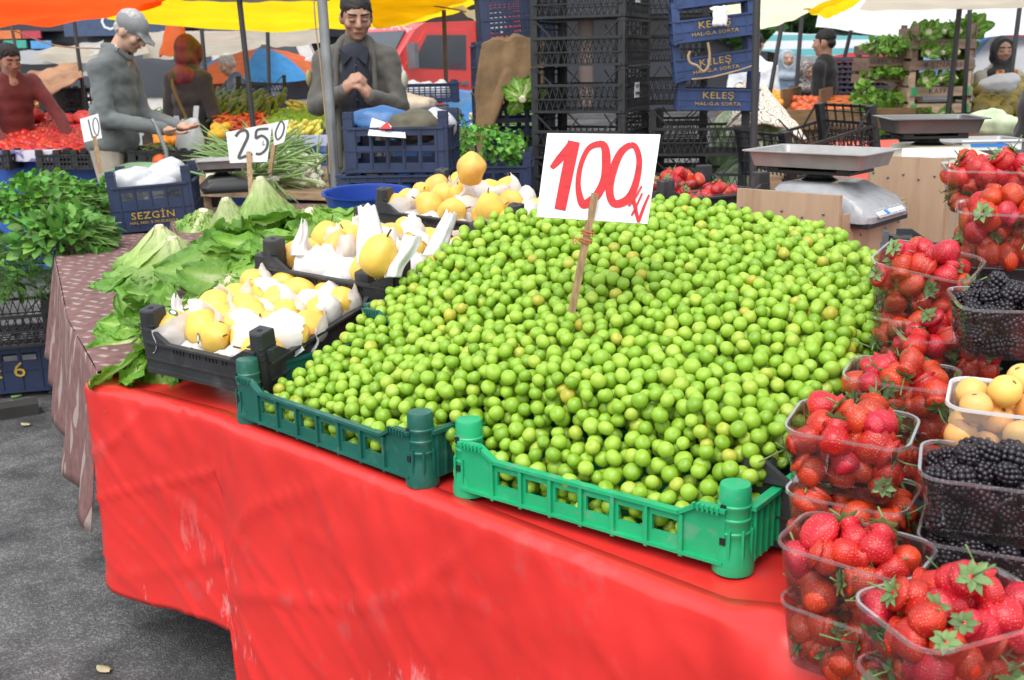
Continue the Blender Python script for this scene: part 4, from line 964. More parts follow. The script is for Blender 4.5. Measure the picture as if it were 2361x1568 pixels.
bag_w = mat('white_bag', (.72, .73, .76), .35, var=.06, bump=.7, bs=14, trans=.35); olive = mat('olive_cloth', (.10, .09, .06), .85, var=.3, ns=14, bump=.6, bs=18)
def crumple(label, cat, c, rad, m, seed, name, vox=.014):
    mb = MB(); mb.ball((0, 0, 0), rad, 28, 18); mb.v = [tuple(Vector(v) * (1 + .28 * nz3(v[0] * 9, v[1] * 9, v[2] * 9 + seed) + .16 * nz3(v[0] * 26, v[1] * 26, v[2] * 26 + seed))) for v in mb.v]
    o = mb.build(name, m, ang=180); o.location = c; return tag(o, label, cat)
crumple('crumpled olive cloth lying on the navy crate of bags', 'cloth', PY(958, 290, 4.42), (.11, .09, .065), olive, 3, 'olive_cloth')
crumple('bulging white plastic bag on the right of the navy crate of bags', 'bag', PY(1010, 290, 4.5), (.075, .09, .075), bag_w, 6, 'plastic_bag')
mb = MB(); f0, f1, f2, f3 = PY(848, 312, 4.3), PY(935, 318, 4.28), PY(933, 298, 4.36), PY(858, 272, 4.42); vs = [f0, f1, f2, f3]; mb.add(vs + [v + Vector((0, .02, -.004)) for v in vs], [(0, 1, 2, 3), (7, 6, 5, 4)] + [(i, i + 4, (i + 1) % 4 + 4, (i + 1) % 4) for i in range(4)])
ct = mb.build('carton_flap', white_lab, None, False); tag(ct, 'folded white carton with a red triangle in the navy crate of bags', 'carton')
red_p = mat('red_print', (.55, .03, .03), .5, var=0); tri = MB(); tA, tB, tC = PY(873, 300, 4.33), PY(903, 300, 4.31), PY(893, 283, 4.36); up_ = (f1 - f0).cross(f3 - f0).normalized(); up_ = up_ if up_.dot(CAM - f0) > 0 else -up_
off = up_ * .006; tri.add([tA + off, tB + off, tC + off], [(0, 1, 2)]); tri.build('red_triangle', red_p, ct, False)
crumple('blue bag inside the navy crate behind the carton', 'bag', PY(880, 282, 4.6), (.12, .08, .06), mat('blue_bag', (.03, .12, .30), .4, var=.1, bump=.5, bs=16), 12, 'blue_bag')
# crate of parsley right of it
pc = PY(1125, 388, 5.1); crate_blue('navy_crate', 'navy crate of curly parsley in front of the lettuce stack', TR((pc.x, pc.y + .15, pc.z - .17), -.05), .42, .32, .18, navy, 'navy crates by the pole', 2, 5, .06)
bx2 = MB(); bx2.box((pc.x, pc.y + .15, (pc.z - .18) / 2), (.44, .34, pc.z - .185)); tag(bx2.build('plinth_box', w, None, False), 'wooden box raising the crate of curly parsley', 'box')
# dark crate with strawberry punnets behind the price board
sb = PY(1580, 470, 3.55); Msb = TR((sb.x, sb.y, sb.z - .07), R_(28))
crate_pear('berry_crate', 'black crate of strawberry punnets behind the 100 board', Msb, .44, .34, grey_pl, .11, 'black display crates', .175)
for k, (dx, dy, lb) in enumerate([(-.10, -.06, 'left'), (.10, -.04, 'right'), (.02, .09, 'rear')]):
    punnet(f'{lb} strawberry punnet in the black crate behind the 100 board', Msb @ TR((dx, dy, .018 + (.03 if k == 2 else 0))), .17, .125, .09, 'straw', 90, f'{lb} punnet in the black crate behind the sign', 140 + k)
bx2 = MB(); bx2.box((0, .05, -.28), (.6, .5, .5), Msb); tag(bx2.build('plinth_box', w, None, False), 'wooden box under the black berry crate', 'box')
tag(SB.build('strawberries', [straw_m, calyx_m], ang=180), 'strawberries packed deep in the punnets behind the clear plastic', 'strawberries', kind='stuff')

# ================================================================== poles in the market
galv = mat('galvanised_steel', (.30, .31, .32), .42, var=.2, ns=12, metal=.7); dark_pole = mat('dark_pole', (.035, .035, .04), .5, var=.2); rust_pole = mat('rusty_pole', (.10, .065, .05), .7, var=.3)
def pole(label, x, y, Y, r, m, ztop=2.7, x2=None, y2=None, name='pole'):
    a = PY(x, y, Y); b = PY(x2, y2, Y) if x2 else None
    mb = MB()
    if b:
        d = (a - b) / (a.z - b.z); p0 = a - d * a.z; p1 = a + d * (ztop - a.z)
    else: p0 = Vector((a.x, a.y, 0)); p1 = Vector((a.x, a.y, ztop))
    root = thing(name, label, 'pole', Matrix.Translation(p0)); mb.tube([Vector((0, 0, 0)), p1 - p0], r, 12); mb.build('tube', m, root, ang=60)
    mb = MB(); mb.box((0, 0, .004), (r * 5, r * 5, .008)); mb.build('foot_plate', m, root, False); return p0, p1
pp = pole('bare galvanised steel pole in front of the grey-jacketed man', 744, 20, 4.75, .0215, galv, 2.8, 772, 400)
pole('dark steel pole right of the leaning blue crates', 1745, 10, 4.6, .0155, dark_pole, 2.8, 1736, 400)
mb = MB(); mb.tube(smooth_path([PY(x, y, 4.7) for x, y in [(722, -30), (728, 60), (738, 140), (745, 210), (752, 290), (758, 330), (760, 400)]]), .0035, 6); tag(mb.build('rope', rope_m), 'thin twisted rope hanging beside the galvanised pole', 'rope')
blue_tub = mat('blue_tub', (.012, .05, .30), .35, var=.1)
q = PY(850, 515, 3.95); mb = MB(); rg = lambda s, z: [(math.cos(a) * .16 * s, math.sin(a) * .12 * s, z) for a in [k * .2618 for k in range(24)]]
loft(mb, [rg(.8, 0), rg(.86, .06), rg(.98, .14), rg(1.04, .142), rg(1.04, .136), rg(.95, .135), rg(.8, .01)]); o = mb.build('blue_tub', blue_tub, ang=60); o.matrix_world = TR((q.x, q.y, q.z - .02), .1, .12); tag(o, 'blue plastic tub between the lettuces and the rear pear crate', 'tub')
# ================================================================== the vegetable table on the left
def kilim():
    m = mat('kilim_cloth', (.17, .085, .08), .9, var=.25, ns=30, bump=.35, bs=220); t = m.node_tree; n = t.nodes; b = n[m['bsdf']]; L = t.links
    src = b.inputs['Base Color'].links[0].from_socket; tc = n.new('ShaderNodeTexCoord')
    mp = n.new('ShaderNodeMapping'); mp.inputs['Rotation'].default_value = (0, 0, .6); mp.inputs['Scale'].default_value = (1, 1, .8); L.new(tc.outputs['Object'], mp.inputs[0])
    w1 = n.new('ShaderNodeTexWave'); w1.wave_type = 'BANDS'; w1.inputs['Scale'].default_value = 4.5; w1.inputs['Distortion'].default_value = 5; w1.inputs['Detail'].default_value = 1; w1.inputs['Detail Scale'].default_value = 3.; L.new(mp.outputs[0], w1.inputs['Vector'])
    br = n.new('ShaderNodeTexBrick'); br.inputs['Scale'].default_value = 5; br.inputs['Mortar Size'].default_value = .09; br.inputs['Color1'].default_value = (1, 1, 1, 1); br.inputs['Color2'].default_value = (.3, .3, .3, 1); br.inputs['Mortar'].default_value = (0, 0, 0, 1); L.new(mp.outputs[0], br.inputs['Vector'])
    mu = n.new('ShaderNodeMath'); mu.operation = 'MULTIPLY'; L.new(w1.outputs['Fac'], mu.inputs[0]); L.new(br.outputs['Color'], mu.inputs[1])
    r = n.new('ShaderNodeMapRange'); r.inputs[1].default_value = .14; r.inputs[2].default_value = .22; L.new(mu.outputs[0], r.inputs[0])
    mx = n.new('ShaderNodeMix'); mx.data_type = 'RGBA'; q = n.new('ShaderNodeRGB'); q.outputs[0].default_value = (.31, .25, .225, 1); L.new(r.outputs[0], mx.inputs[0]); L.new(src, mx.inputs[6]); L.new(q.outputs[0], mx.inputs[7]); L.new(mx.outputs[2], b.inputs['Base Color']); return m
kil = kilim(); BZ = .72
def draped(name, label, P, z, hem, m, outlines, sag=.004, amp=.02, nv=14, flare=.06):
    # level sheet over the polygon plus a hanging skirt along some of its edges
    mb = MB(); cx = sum(p[0] for p in P) / len(P); cy = sum(p[1] for p in P) / len(P)
    pts = []
    for i in range(len(P)):
        a, b = Vector(P[i]), Vector(P[(i + 1) % len(P)]); k = max(2, int((b - a).length / .06))
        pts += [a.lerp(b, j / k) for j in range(k)]
    n = len(pts)
    for ring in range(12):
        s0, s1 = 1 - ring / 12, 1 - (ring + 1) / 12
        f = lambda p, s: (cx + (p.x - cx) * s, cy + (p.y - cy) * s, z + sag * nz3(p.x * s * 5, p.y * s * 5, z) * (1 if s < .99 else 0))
        vs = [f(p, s0) for p in pts] + [f(p, s1) for p in pts]; mb.add(vs, [(i, (i + 1) % n, (i + 1) % n + n, i + n) for i in range(n)])
    for (i0, i1) in outlines:
        at, d = polyline([P[k % len(P)] for k in range(i0, i1 + 1)]); nu = max(4, int(d[-1] / .03))
        def sk(u, v):
            p = at(u); t = (at(min(1, u + .02)) - at(max(0, u - .02))).normalized(); o = Vector((t.y, -t.x)); c = Vector((p.x - cx, p.y - cy))
            if o.dot(c) < 0: o = -o
            s = u * d[-1]; k = .005 + flare * v + amp * v * math.sin(s * 14 + 2 * nz3(s, 0, 0)) + amp * .6 * v * nz3(s * 9, 2, v * 2)
            return (p.x + o.x * k, p.y + o.y * k, z - (z - hem) * v)
        mb.grid(sk, nu, nv)
    o = mb.build(name, m, ang=180); bm = bmesh.new(); bm.from_mesh(o.data); bmesh.ops.remove_doubles(bm, verts=bm.verts, dist=.0062); bm.to_mesh(o.data); bm.free()
    so = o.modifiers.new('s', 'SOLIDIFY'); so.thickness = .003; so.offset = -1; return tag(o, label, 'tablecloth')
def plain_table(label, P, z, m=None):
    r = thing('market_table', label, 'table'); cx = sum(p[0] for p in P) / len(P); cy = sum(p[1] for p in P) / len(P); q = [(cx + (x - cx) * .97, cy + (y - cy) * .97) for x, y in P]
    mb = MB(); n = len(q); mb.add([(x, y, z - .008) for x, y in q] + [(x, y, z - .045) for x, y in q], [tuple(range(n)), tuple(reversed(range(n, 2 * n)))] + [(i, i + n, (i + 1) % n + n, (i + 1) % n) for i in range(n)]); mb.build('tabletop', m or w, r, False)
    for x, y in q[::max(1, n // 4)][:4]:
        x, y = cx + (x - cx) * .9, cy + (y - cy) * .9; mb = MB(); mb.box((x, y, (z - .045) / 2), (.045, .045, z - .046)); mb.build('leg', m or w, r, False)
BP = [(-1.03, 2.56), (-1.33, 3.13), (-1.87, 4.35), (-2.22, 5.35), (-.35, 6.3), (-.05, 4.9), (-.30, 3.75), (-.62, 3.0), (-.86, 2.80)]
draped('tablecloth', 'brown kilim-patterned cloth over the vegetable table on the left', BP, BZ, .30, kil, [(0, 3), (3, 4)])
plain_table('trestle table under the brown kilim cloth', BP, BZ)
BQ = [tuple(PZ(x, y, .80).xy) for x, y in [(470, 655), (395, 512), (640, 460), (800, 520), (640, 640)]]
draped('tablecloth', 'raised fold of the kilim cloth under the romaine lettuces', BQ, .80, .725, kil, [(0, 1), (1, 2), (4, 5)], flare=.01, amp=.004)
def set_t(me, ts):
    a = me.attributes.new('t', 'FLOAT', 'POINT'); a.data.foreach_set('value', ts)
def leaf_mat(name, c0, c1, c2, rough=.42, trans=.3):
    m = bpy.data.materials.new(name); m.use_nodes = True; t = m.node_tree; n = t.nodes; L = t.links; b = n['Principled BSDF']; out = n['Material Output']
    at = n.new('ShaderNodeAttribute'); at.attribute_name = 't'; tc = n.new('ShaderNodeTexCoord'); nz = n.new('ShaderNodeTexNoise'); nz.inputs['Scale'].default_value = 28; nz.inputs['Detail'].default_value = 3; L.new(tc.outputs['Object'], nz.inputs['Vector'])
    sc = n.new('ShaderNodeMath'); sc.operation = 'MULTIPLY_ADD'; sc.inputs[1].default_value = .35; sc.inputs[2].default_value = -.17; L.new(nz.outputs[0], sc.inputs[0])
    ad = n.new('ShaderNodeMath'); ad.operation = 'ADD'; L.new(at.outputs['Fac'], ad.inputs[0]); L.new(sc.outputs[0], ad.inputs[1])
    cr = n.new('ShaderNodeValToRGB'); e = cr.color_ramp.elements; e[0].color = (*c0, 1); e[1].color = (*c2, 1); x = e.new(.45); x.color = (*c1, 1); L.new(ad.outputs[0], cr.inputs[0])
    oi = n.new('ShaderNodeObjectInfo'); rp = n.new('ShaderNodeMapRange'); rp.inputs[3].default_value = .8; rp.inputs[4].default_value = 1.2; L.new(oi.outputs['Random'], rp.inputs[0]); h = n.new('ShaderNodeHueSaturation'); L.new(cr.outputs[0], h.inputs['Color']); L.new(rp.outputs[0], h.inputs['Value'])
    L.new(h.outputs[0], b.inputs['Base Color']); b.inputs['Roughness'].default_value = rough
    n2 = n.new('ShaderNodeTexNoise'); n2.inputs['Scale'].default_value = 38; n2.inputs['Detail'].default_value = 3; L.new(tc.outputs['Object'], n2.inputs['Vector']); bp = n.new('ShaderNodeBump'); bp.inputs['Strength'].default_value = .8; bp.inputs['Distance'].default_value = .012; L.new(n2.outputs[0], bp.inputs['Height']); L.new(bp.outputs[0], b.inputs['Normal'])
    tr = n.new('ShaderNodeBsdfTranslucent'); L.new(h.outputs[0], tr.inputs[0]); ms = n.new('ShaderNodeMixShader'); ms.inputs[0].default_value = trans; L.new(b.outputs[0], ms.inputs[1]); L.new(tr.outputs[0], ms.inputs[2]); L.new(ms.outputs[0], out.inputs[0]); MATS[name] = m; return m
rom_m = leaf_mat('romaine_leaf', (.55, .64, .30), (.24, .43, .06), (.12, .30, .025)); curl_m = leaf_mat('curly_leaf', (.60, .66, .34), (.38, .53, .15), (.15, .35, .05)); small_m = leaf_mat('herb_leaf', (.10, .20, .04), (.07, .18, .03), (.05, .15, .02))
def leaf_mesh(k, L, W, ruf, cup, curl, m, nu=10, nv=14, fr=5., ribw=.02):
    rr = random.Random(k * 7 + 3); vs = []; ts = []; sd = rr.uniform(0, 50)
    for j in range(nv + 1):
        v = j / nv; wv = W / 2 * (math.sin(math.pi * min(1, (v * .92 + .06)) ** .9) ** .7) * (1 - .25 * (1 - v) ** 2)
        for i in range(nu + 1):
            u = i / nu * 2 - 1; a = abs(u); n1 = nz3(u * fr, v * fr * 1.5, sd)
            z = cup * W * u * u + curl * L * v * v + ruf * (a ** 1.6 * .75 + .25 * max(0, v - .7) * 3) * (n1 + .5 * nz3(u * fr * 2.4, v * fr * 3, sd + 9)) - (.012 * L / .2 if a < .12 else 0) * (1 - v)
            x = u * wv * (1 + .12 * nz3(v * 7, u, sd)); y = v * L + ruf * .5 * n1 * a
            vs.append((x, y, z)); ts.append(min(1, max(0, v * .75 + a * .55 - (.45 if a < .15 else 0) * (1 - v * .6))))
    w_ = nu + 1; fs = [(j * w_ + i, j * w_ + i + 1, (j + 1) * w_ + i + 1, (j + 1) * w_ + i) for j in range(nv) for i in range(nu)]
    mb = MB(); mb.add(vs, fs); me = mb.mesh('leaf', m); set_t(me, ts); return me
rom = [leaf_mesh(k, .23, .17, .034, -.05, (-.2, -.05, -.35, -.12, -.28)[k], rom_m, 14, 18, 4.) for k in range(5)]
cur = [leaf_mesh(10 + k, .20, .19, .055, .10, (-.1, -.2, 0, -.3)[k], curl_m, 22, 22, 10.) for k in range(4)]
def lettuce(label, M, meshes, n, spread0, spread1, s, group, seed, name='lettuce', heart=None):
    # root end at the origin, leaves pointing along +Y of their own frame, fanned about the head's Z axis
    rr = random.Random(seed); r = thing(name, label, 'lettuce', M, group)
    for i in range(n):
        t = i / max(1, n - 1); a = i * 2.39996 + rr.uniform(-.25, .25); tilt = spread0 + (spread1 - spread0) * t + rr.uniform(-.08, .08)
        m4 = Matrix.Rotation(a, 4, 'Z') @ Matrix.Rotation(math.pi / 2 - tilt, 4, 'X') @ Matrix.Translation((0, .005, -.012 - .01 * (1 - t))) @ Matrix.Scale(s * rr.uniform(.85, 1.12), 4)
        put('leaf', meshes[rr.randrange(len(meshes))], r, m4)
    mb = MB(); mb.lathe([(.004, -.014), (.017, -.012), (.022, 0), (.026, .02)], 10); mb.build('stem_end', mat('lettuce_stem', (.62, .58, .40), .6, var=.15), r); return r
def upside(c, yaw=0., lean=0., leany=0.): return TR(c, yaw, math.pi + lean, leany)
def cone_lettuce(label, apex, h, R, frill, seed, m, n=14, lean=(0, 0)):
    # a head standing on its leaf tips: pale overlapping outer leaves that end in a frilly hem
    rr = random.Random(seed); r = thing('lettuce', label, 'lettuce', TR(apex, rr.uniform(0, 6), lean[0], lean[1]), 'lettuces standing root end up')
    for k in range(4):
        a0 = k * 1.57 + rr.uniform(-.2, .2); wd = 2.3; vs = []; ts = []; nu, nv = 46, 34; sd = seed * 3.7 + k * 11
        for j in range(nv + 1):
            v = j / nv
            for i in range(nu + 1):
                u = i / nu; a = a0 + (u - .5) * wd * (1 - .12 * v); e = max(0, v - .28) / .72
                rad = .018 + R * (v ** 1.15) * (1 + .16 * nz3(a * 1.3, v * 2, sd)) - .012 * v * max(0, 1 - abs(nz3(a * 3.2 + nz3(v * 5, k, 0), v * 1.2, sd + 3)) * 5) + .006 * v * nz3(a * 9, v * 14, sd) + .006 * (k % 2) + frill * e ** 1.4 * (nz3(a * 7.5, v * 7, sd) + .9 * nz3(a * 18, v * 15, sd))
                z = -h * v + frill * .8 * e * (nz3(a * 7, v * 6, sd + 5) + .5 * nz3(a * 17, v * 9, sd)) + .012 * nz3(a * 2, v * 4, sd) - .006 * math.cos(a * 5) * v
                vs.append((rad * math.cos(a), rad * math.sin(a), z)); ts.append(max(0, v * 1.25 - .02 + .25 * e * nz3(a * 9, v * 7, sd)))
        w_ = nu + 1; mb = MB(); mb.add(vs, [(j * w_ + i, j * w_ + i + 1, (j + 1) * w_ + i + 1, (j + 1) * w_ + i) for j in range(nv) for i in range(nu)]); me = mb.mesh('outer_leaf', m); set_t(me, ts); put('outer_leaf', me, r)
    for i in range(n):
        a = i * 6.283 / n + rr.uniform(-.2, .2); put('leaf', cur[rr.randrange(4)], r, Matrix.Rotation(a, 4, 'Z') @ TR((0, R * .55, -h * .62), 0, R_(-58) + rr.uniform(-.2, .2), 0, .62))
    mb = MB(); mb.lathe([(.004, .012), (.015, .010), (.019, -.004), (.02, -.02)], 10); mb.build('stem_end', mat('lettuce_stem', (.62, .58, .40), .6, var=.15), r); return r
# two curly heads standing on their leaves
q = PZ(352, 600, BZ)
cone_lettuce('curly pale lettuce head in front on the kilim cloth, root end up', PD(398, 552, 3.72), .19, .235, .050, 3, curl_m, lean=(.12, .05))
cone_lettuce('curly pale lettuce head leaning behind the front one, below the blue crate', PD(368, 525, 3.98), .20, .23, .050, 4, curl_m, lean=(.05, -.1))
lettuce('frilly lettuce beside the raised fold of the kilim cloth', upside(PD(470, 490, 4.35), 1, .3, -.1), cur, 12, .3, .9, .75, 'curly lettuces', 14)
# romaine heap
RO_ = [(600, 425, 4.25, .3, 0, 'pale cone-shaped romaine standing highest under the 25 board', 1.25, (.12, .5)), (520, 462, 4.2, .3, .3, 'romaine with a pale root end left of the 25 stick', 1.15, (.15, .55)), (590, 525, 3.8, .9, .3, 'dark green romaine spreading at the left of the heap', 1.1, (.2, 1.0)), (640, 510, 3.75, .9, -.2, 'broad-leaved romaine in the middle of the heap', 1.2, (.2, 1.1)), (720, 500, 3.7, .7, -.6, 'light green romaine at the right of the heap beside the blue tub', 1.1, (.2, 1.0)), (560, 590, 3.45, 1.1, .2, 'romaine with large glossy leaves hanging towards the pear crate', 1.2, (.2, 1.1)), (700, 565, 3.35, 1.0, -.5, 'romaine lying behind the middle pear crate', 1.1, (.2, 1.1)), (555, 575, 3.65, .8, .2, 'romaine drooping over the raised fold of cloth', .95, (.2, 1.0))]
for i, (x, y, d, lx, ly, lb, s, sp) in enumerate(RO_):
    if i < 2: cone_lettuce(lb, PD(x, y - (12 if i == 0 else 0), d), .24, .19, .035, 30 + i, curl_m, 10, (.1, .1 - .2 * i)); continue
    sp = (sp[0], sp[1] * .88); lettuce(lb, upside(PD(x, y, d), i * 1.3, lx * .6, ly * .5), rom if i > 1 else rom[:3], 24 if i > 1 else 16, sp[0], sp[1], s, 'romaine lettuces heaped by the pears', 20 + i)
lettuce('pale frilly lettuce at the back of the heap by the pole', upside(PD(715, 490, 3.9), .4, .4, -.3), cur, 14, .3, 1.0, .85, 'curly lettuces', 41)
RF = [(360, 765, 2.95, .5, .5, 'romaine sprawling at the corner of the red table', .8), (450, 715, 3.0, .6, 0, 'romaine lying flat behind the nearest pear crate', .85), (345, 815, 2.72, .6, .4, 'romaine whose leaves hang over the red cloth\'s left end', .75), (530, 650, 3.2, .7, -.3, 'romaine tucked behind the nearest pear crate\'s back corner', .85)]
for i, (x, y, d, lx, ly, lb, s) in enumerate(RF):
    lettuce(lb, upside(PD(x, y, d), i * 1.9, lx, ly * .6), rom, 20, .35, 1.35, s, 'romaine lettuces by the nearest pear crate', 60 + i)
# herb bunches
def herb_leaf_geo(L, W):
    return [(0, 0, 0), (-W / 2, L * .45, .004), (0, L * .5, -.004), (W / 2, L * .45, .004), (-W * .3, L * .8, .0), (W * .3, L * .8, 0), (0, L, -.006)], [(0, 2, 1), (0, 3, 2), (1, 2, 6, 4), (2, 3, 5, 6)]
stem_g = mat('herb_stem', (.22, .30, .10), .6, var=.25, ns=20); small_k = mat('spinach_leaf', (.13, .32, .055), .5, var=.2, ns=12, rnd=.45, hue=.02, island=True, trans=.25); small_p = mat('parsley_leaf', (.12, .33, .04), .5, var=.2, ns=12, rnd=.45, hue=.02, island=True, trans=.25); dill_m = mat('dill_leaf', (.10, .22, .05), .6, var=.2, rnd=.45, island=True, trans=.2)
def bunch(label, c, rad, n, leaf, m, seed, stemdir=None, cat='herbs', name='herb_bunch', group='herb bunches', stems=60, stemlen=.16, fine=False):
    rr = random.Random(seed); r = thing(name, label, cat, Matrix.Translation(c), group); mb = MB(); lv, lf = herb_leaf_geo(*leaf)
    for i in range(n):
        while True:
            p = Vector((rr.uniform(-1, 1), rr.uniform(-1, 1), rr.uniform(-.35, 1)))
            if .55 < p.length < 1.08 + .15 * nz3(p.x * 3, p.y * 3, p.z * 3 + seed): break
        o = p.normalized(); pos = Vector((p.x * rad[0], p.y * rad[1], p.z * rad[2])); d = (o + Vector((rr.uniform(-.8, .8), rr.uniform(-.8, .8), rr.uniform(-.9, .3)))).normalized()
        nn = (o + Vector((rr.uniform(-.5, .5),) * 3)).normalized(); x = d.cross(nn).normalized(); nn = x.cross(d); M = frame(x, d, nn, pos) @ Matrix.Scale(rr.uniform(.6, 1.3), 4)
        if fine:
            for q in range(3): mb.tube([M @ Vector((0, 0, 0)), M @ Vector(((q - 1) * leaf[0] * .5, leaf[0], .01))], leaf[1], 3, cap=False)
        else: mb.add(lv, lf, M)
    f = mb.build('foliage', m, r, ang=180); f['kind'] = 'stuff'
    if stemdir is not None:
        sd = Vector(stemdir); mb = MB()
        for i in range(stems):
            a = Vector((rr.uniform(-.5, .5) * rad[0], rr.uniform(-.5, .5) * rad[1], rr.uniform(-.1, .7) * rad[2])); j = Vector((rr.uniform(-1, 1), rr.uniform(-1, 1), rr.uniform(-1, 1))) * stemlen * .22; mb.tube([a, a + sd * stemlen * .6 + j * .5, a + sd * stemlen * rr.uniform(.9, 1.3) + j], .0018, 4)
        s_ = mb.build('stems', stem_g, r); s_['kind'] = 'stuff'
    return r
bunch('pale green parsley bunch, topmost of the herb pile', PZ(95, 470, .86), (.20, .2, .13), 700, (.038, .032), small_p, 1, (.9, -.3, .0), stems=40)
bunch('spinach bunch in the middle of the herb pile, roots to the right', PZ(150, 490, .80), (.17, .16, .11), 560, (.06, .038), small_k, 2, (.95, -.2, -.05), stems=110, stemlen=.13)
bunch('spinach bunch lying lowest on the kilim cloth, roots to the right', PZ(150, 550, .77), (.18, .14, .11), 560, (.06, .038), small_k, 3, (.95, -.1, -.05), stems=110, stemlen=.13)
bunch('bright parsley behind the blue lettered crate', PZ(205, 460, .80), (.11, .12, .08), 240, (.04, .03), small_p, 4)
bunch('dark dill and herb bunch in the black crate at the left edge', Vector((-2.42, 4.78, .56)), (.24, .22, .20), 420, (.055, .03), small_k, 5, (.8, -.3, .2), stems=50)
bunch('feathery dill at the right of the black crate at the left edge', Vector((-2.18, 4.72, .55)), (.12, .16, .16), 380, (.05, .0012), dill_m, 6, None, fine=True)
c = PY(1120, 335, 5.25); bunch('curly parsley heaped in the navy crate', c + Vector((0, .1, -.05)), (.19, .15, .13), 420, (.032, .03), small_p, 7)
for k, (x, y, d, lb) in enumerate([(1205, 228, 5.7, 'upper'), (1205, 350, 5.7, 'lower')]):
    lettuce(f'{lb} lettuce bulging out of the navy crate stack', TR(PY(x, y, d), k, -1.2, .2), rom, 9, .2, 1.0, .55, 'lettuces in the navy stack', 80 + k)
# crates on the far left carrying the herbs
lc = PZ(25, 760, .50); crate_blue('navy_crate', 'navy lettered crate on the asphalt at the left edge', TR((-2.45, 4.85, .02), R_(14)), .60, .42, .22, navy, 'navy crates at the left edge', 3, 6, .02, [('SCZE 6', .10, .11)])
dup(proto, TR((-2.36, 4.80, .25) , R_(16)), 'black folding crate of dill on top of the navy crate at the left edge')
crate_blue('navy_crate', 'navy lettered crate of empty bags on the kilim cloth', TR((PZ(272, 545, BZ).x + .13, PZ(272, 545, BZ).y + .20, BZ + .012), R_(10), 0, -.05), .36, .30, .21, navy, 'navy crate on the kilim cloth', 3, 4, .07, [('SEZGİN', .044, .075), ('HAL NO: 5 MUDANYA', .017, .045)])
bcx = PZ(272, 545, BZ) + Vector((-.07, -.02, 0))
for k, (dx, dy, dz, rd) in enumerate([(.12, .18, .22, (.10, .10, .07)), (.25, .24, .24, (.10, .10, .08)), (.2, .15, .215, (.12, .08, .05)), (.18, .22, .12, (.13, .11, .10))]):
    crumple(['thin white carrier bag at the left of the lettered navy crate', 'thin white carrier bag bulging from the lettered navy crate', 'flattened white bag over the rim of the lettered navy crate', 'white bag deep inside the lettered navy crate'][k], 'bag', bcx + Vector((dx, dy, dz)), rd, bag_w, 30 + k, 'plastic_bag')
# spring onions, leeks, scale
onion_w = mat('onion_white', (.74, .70, .58), .4, var=.1, ns=30, rnd=.1); onion_g = mat('onion_green', (.20, .32, .10), .5, var=.2, ns=10, rnd=.25); root_m = mat('onion_root', (.42, .32, .18), .9, var=.2)
def onion_proto(k):
    rr = random.Random(k); mb = MB(); mb.lathe([(.002, -.02), (.014, -.014), (.019, 0), (.015, .014), (.008, .03), (.006, .08), (.005, .10)], 10); b = mb.mesh('spring_onion', onion_w)
    mb = MB()
    for i in range(4):
        a = rr.uniform(0, 6.28); s = rr.uniform(.015, .05); mb.tube([(0, 0, .09), (math.cos(a) * .3 * s, math.sin(a) * .3 * s, .16), (math.cos(a) * s, math.sin(a) * s, .24), (math.cos(a) * 1.7 * s, math.sin(a) * 1.7 * s, .30)], [.0045, .004, .0035, .001], 5)
    l = mb.mesh('leaves', onion_g); mb = MB()
    for i in range(9): mb.tube([(0, 0, -.018), (rr.uniform(-.012, .012), rr.uniform(-.012, .012), -.032), (rr.uniform(-.02, .02), rr.uniform(-.02, .02), -.045)], .0009, 3)
    return b, l, mb.mesh('roots', root_m)
onp = [onion_proto(k) for k in range(3)]
rr = random.Random(5)
for i in range(95):
    u, v = rr.random(), rr.random(); x = 470 + 275 * u; y = 352 + 75 * v; z = .80 + .16 * (1 - v) * (.6 + .4 * math.sin(u * 3.1)); c = PZ(x, y, z); b, l, r_ = onp[rr.randrange(3)]
    o = put('spring_onion', b, None, TR(c, rr.gauss(1.2, .5) + (0 if u < .5 else math.pi * .9), 1.35 + rr.uniform(-.25, .3), 0, rr.uniform(1.2, 1.7))); tag(o, 'spring onion lying in the heap around the 25 board', 'spring onion', 'spring onions heaped by the pole'); put('leaves', l, o); put('roots', r_, o)
OP = [tuple(PZ(x, y, .78).xy) for x, y in [(455, 440), (455, 355), (770, 340), (765, 450)]]
plain_table('low wooden table under the heap of spring onions', OP, .79)
for k in range(10):
    a = PD(235 + 20 * k * .2, 405 + k * 1.5, 5.2 - .02 * k); mb = MB(); mb.tube(smooth_path([a, a + Vector((.12, .02, .05)), a + Vector((.28, .0, .05)), a + Vector((.42, -.02, .02))]), [.006] * 19, 6); o = mb.build('leek', mat('leek_green', (.14, .26, .12), .5, var=.2, rnd=.2)); tag(o, 'long leek laid behind the lettered navy crate', 'leek', 'leeks behind the navy crate')
c = PZ(515, 440, .83); digital_scale('old grey electronic scale left of the 25 stick', TR(c, .35), black_pl, .25, .20, (.22, .24, .075), None)
bunch('bundle of leeks with pale roots beside the carrier bag', PZ(400, 415, .88), (.09, .09, .06), 60, (.06, .012), small_k, 9, (.3, -.5, -.3), stems=60, stemlen=.14)
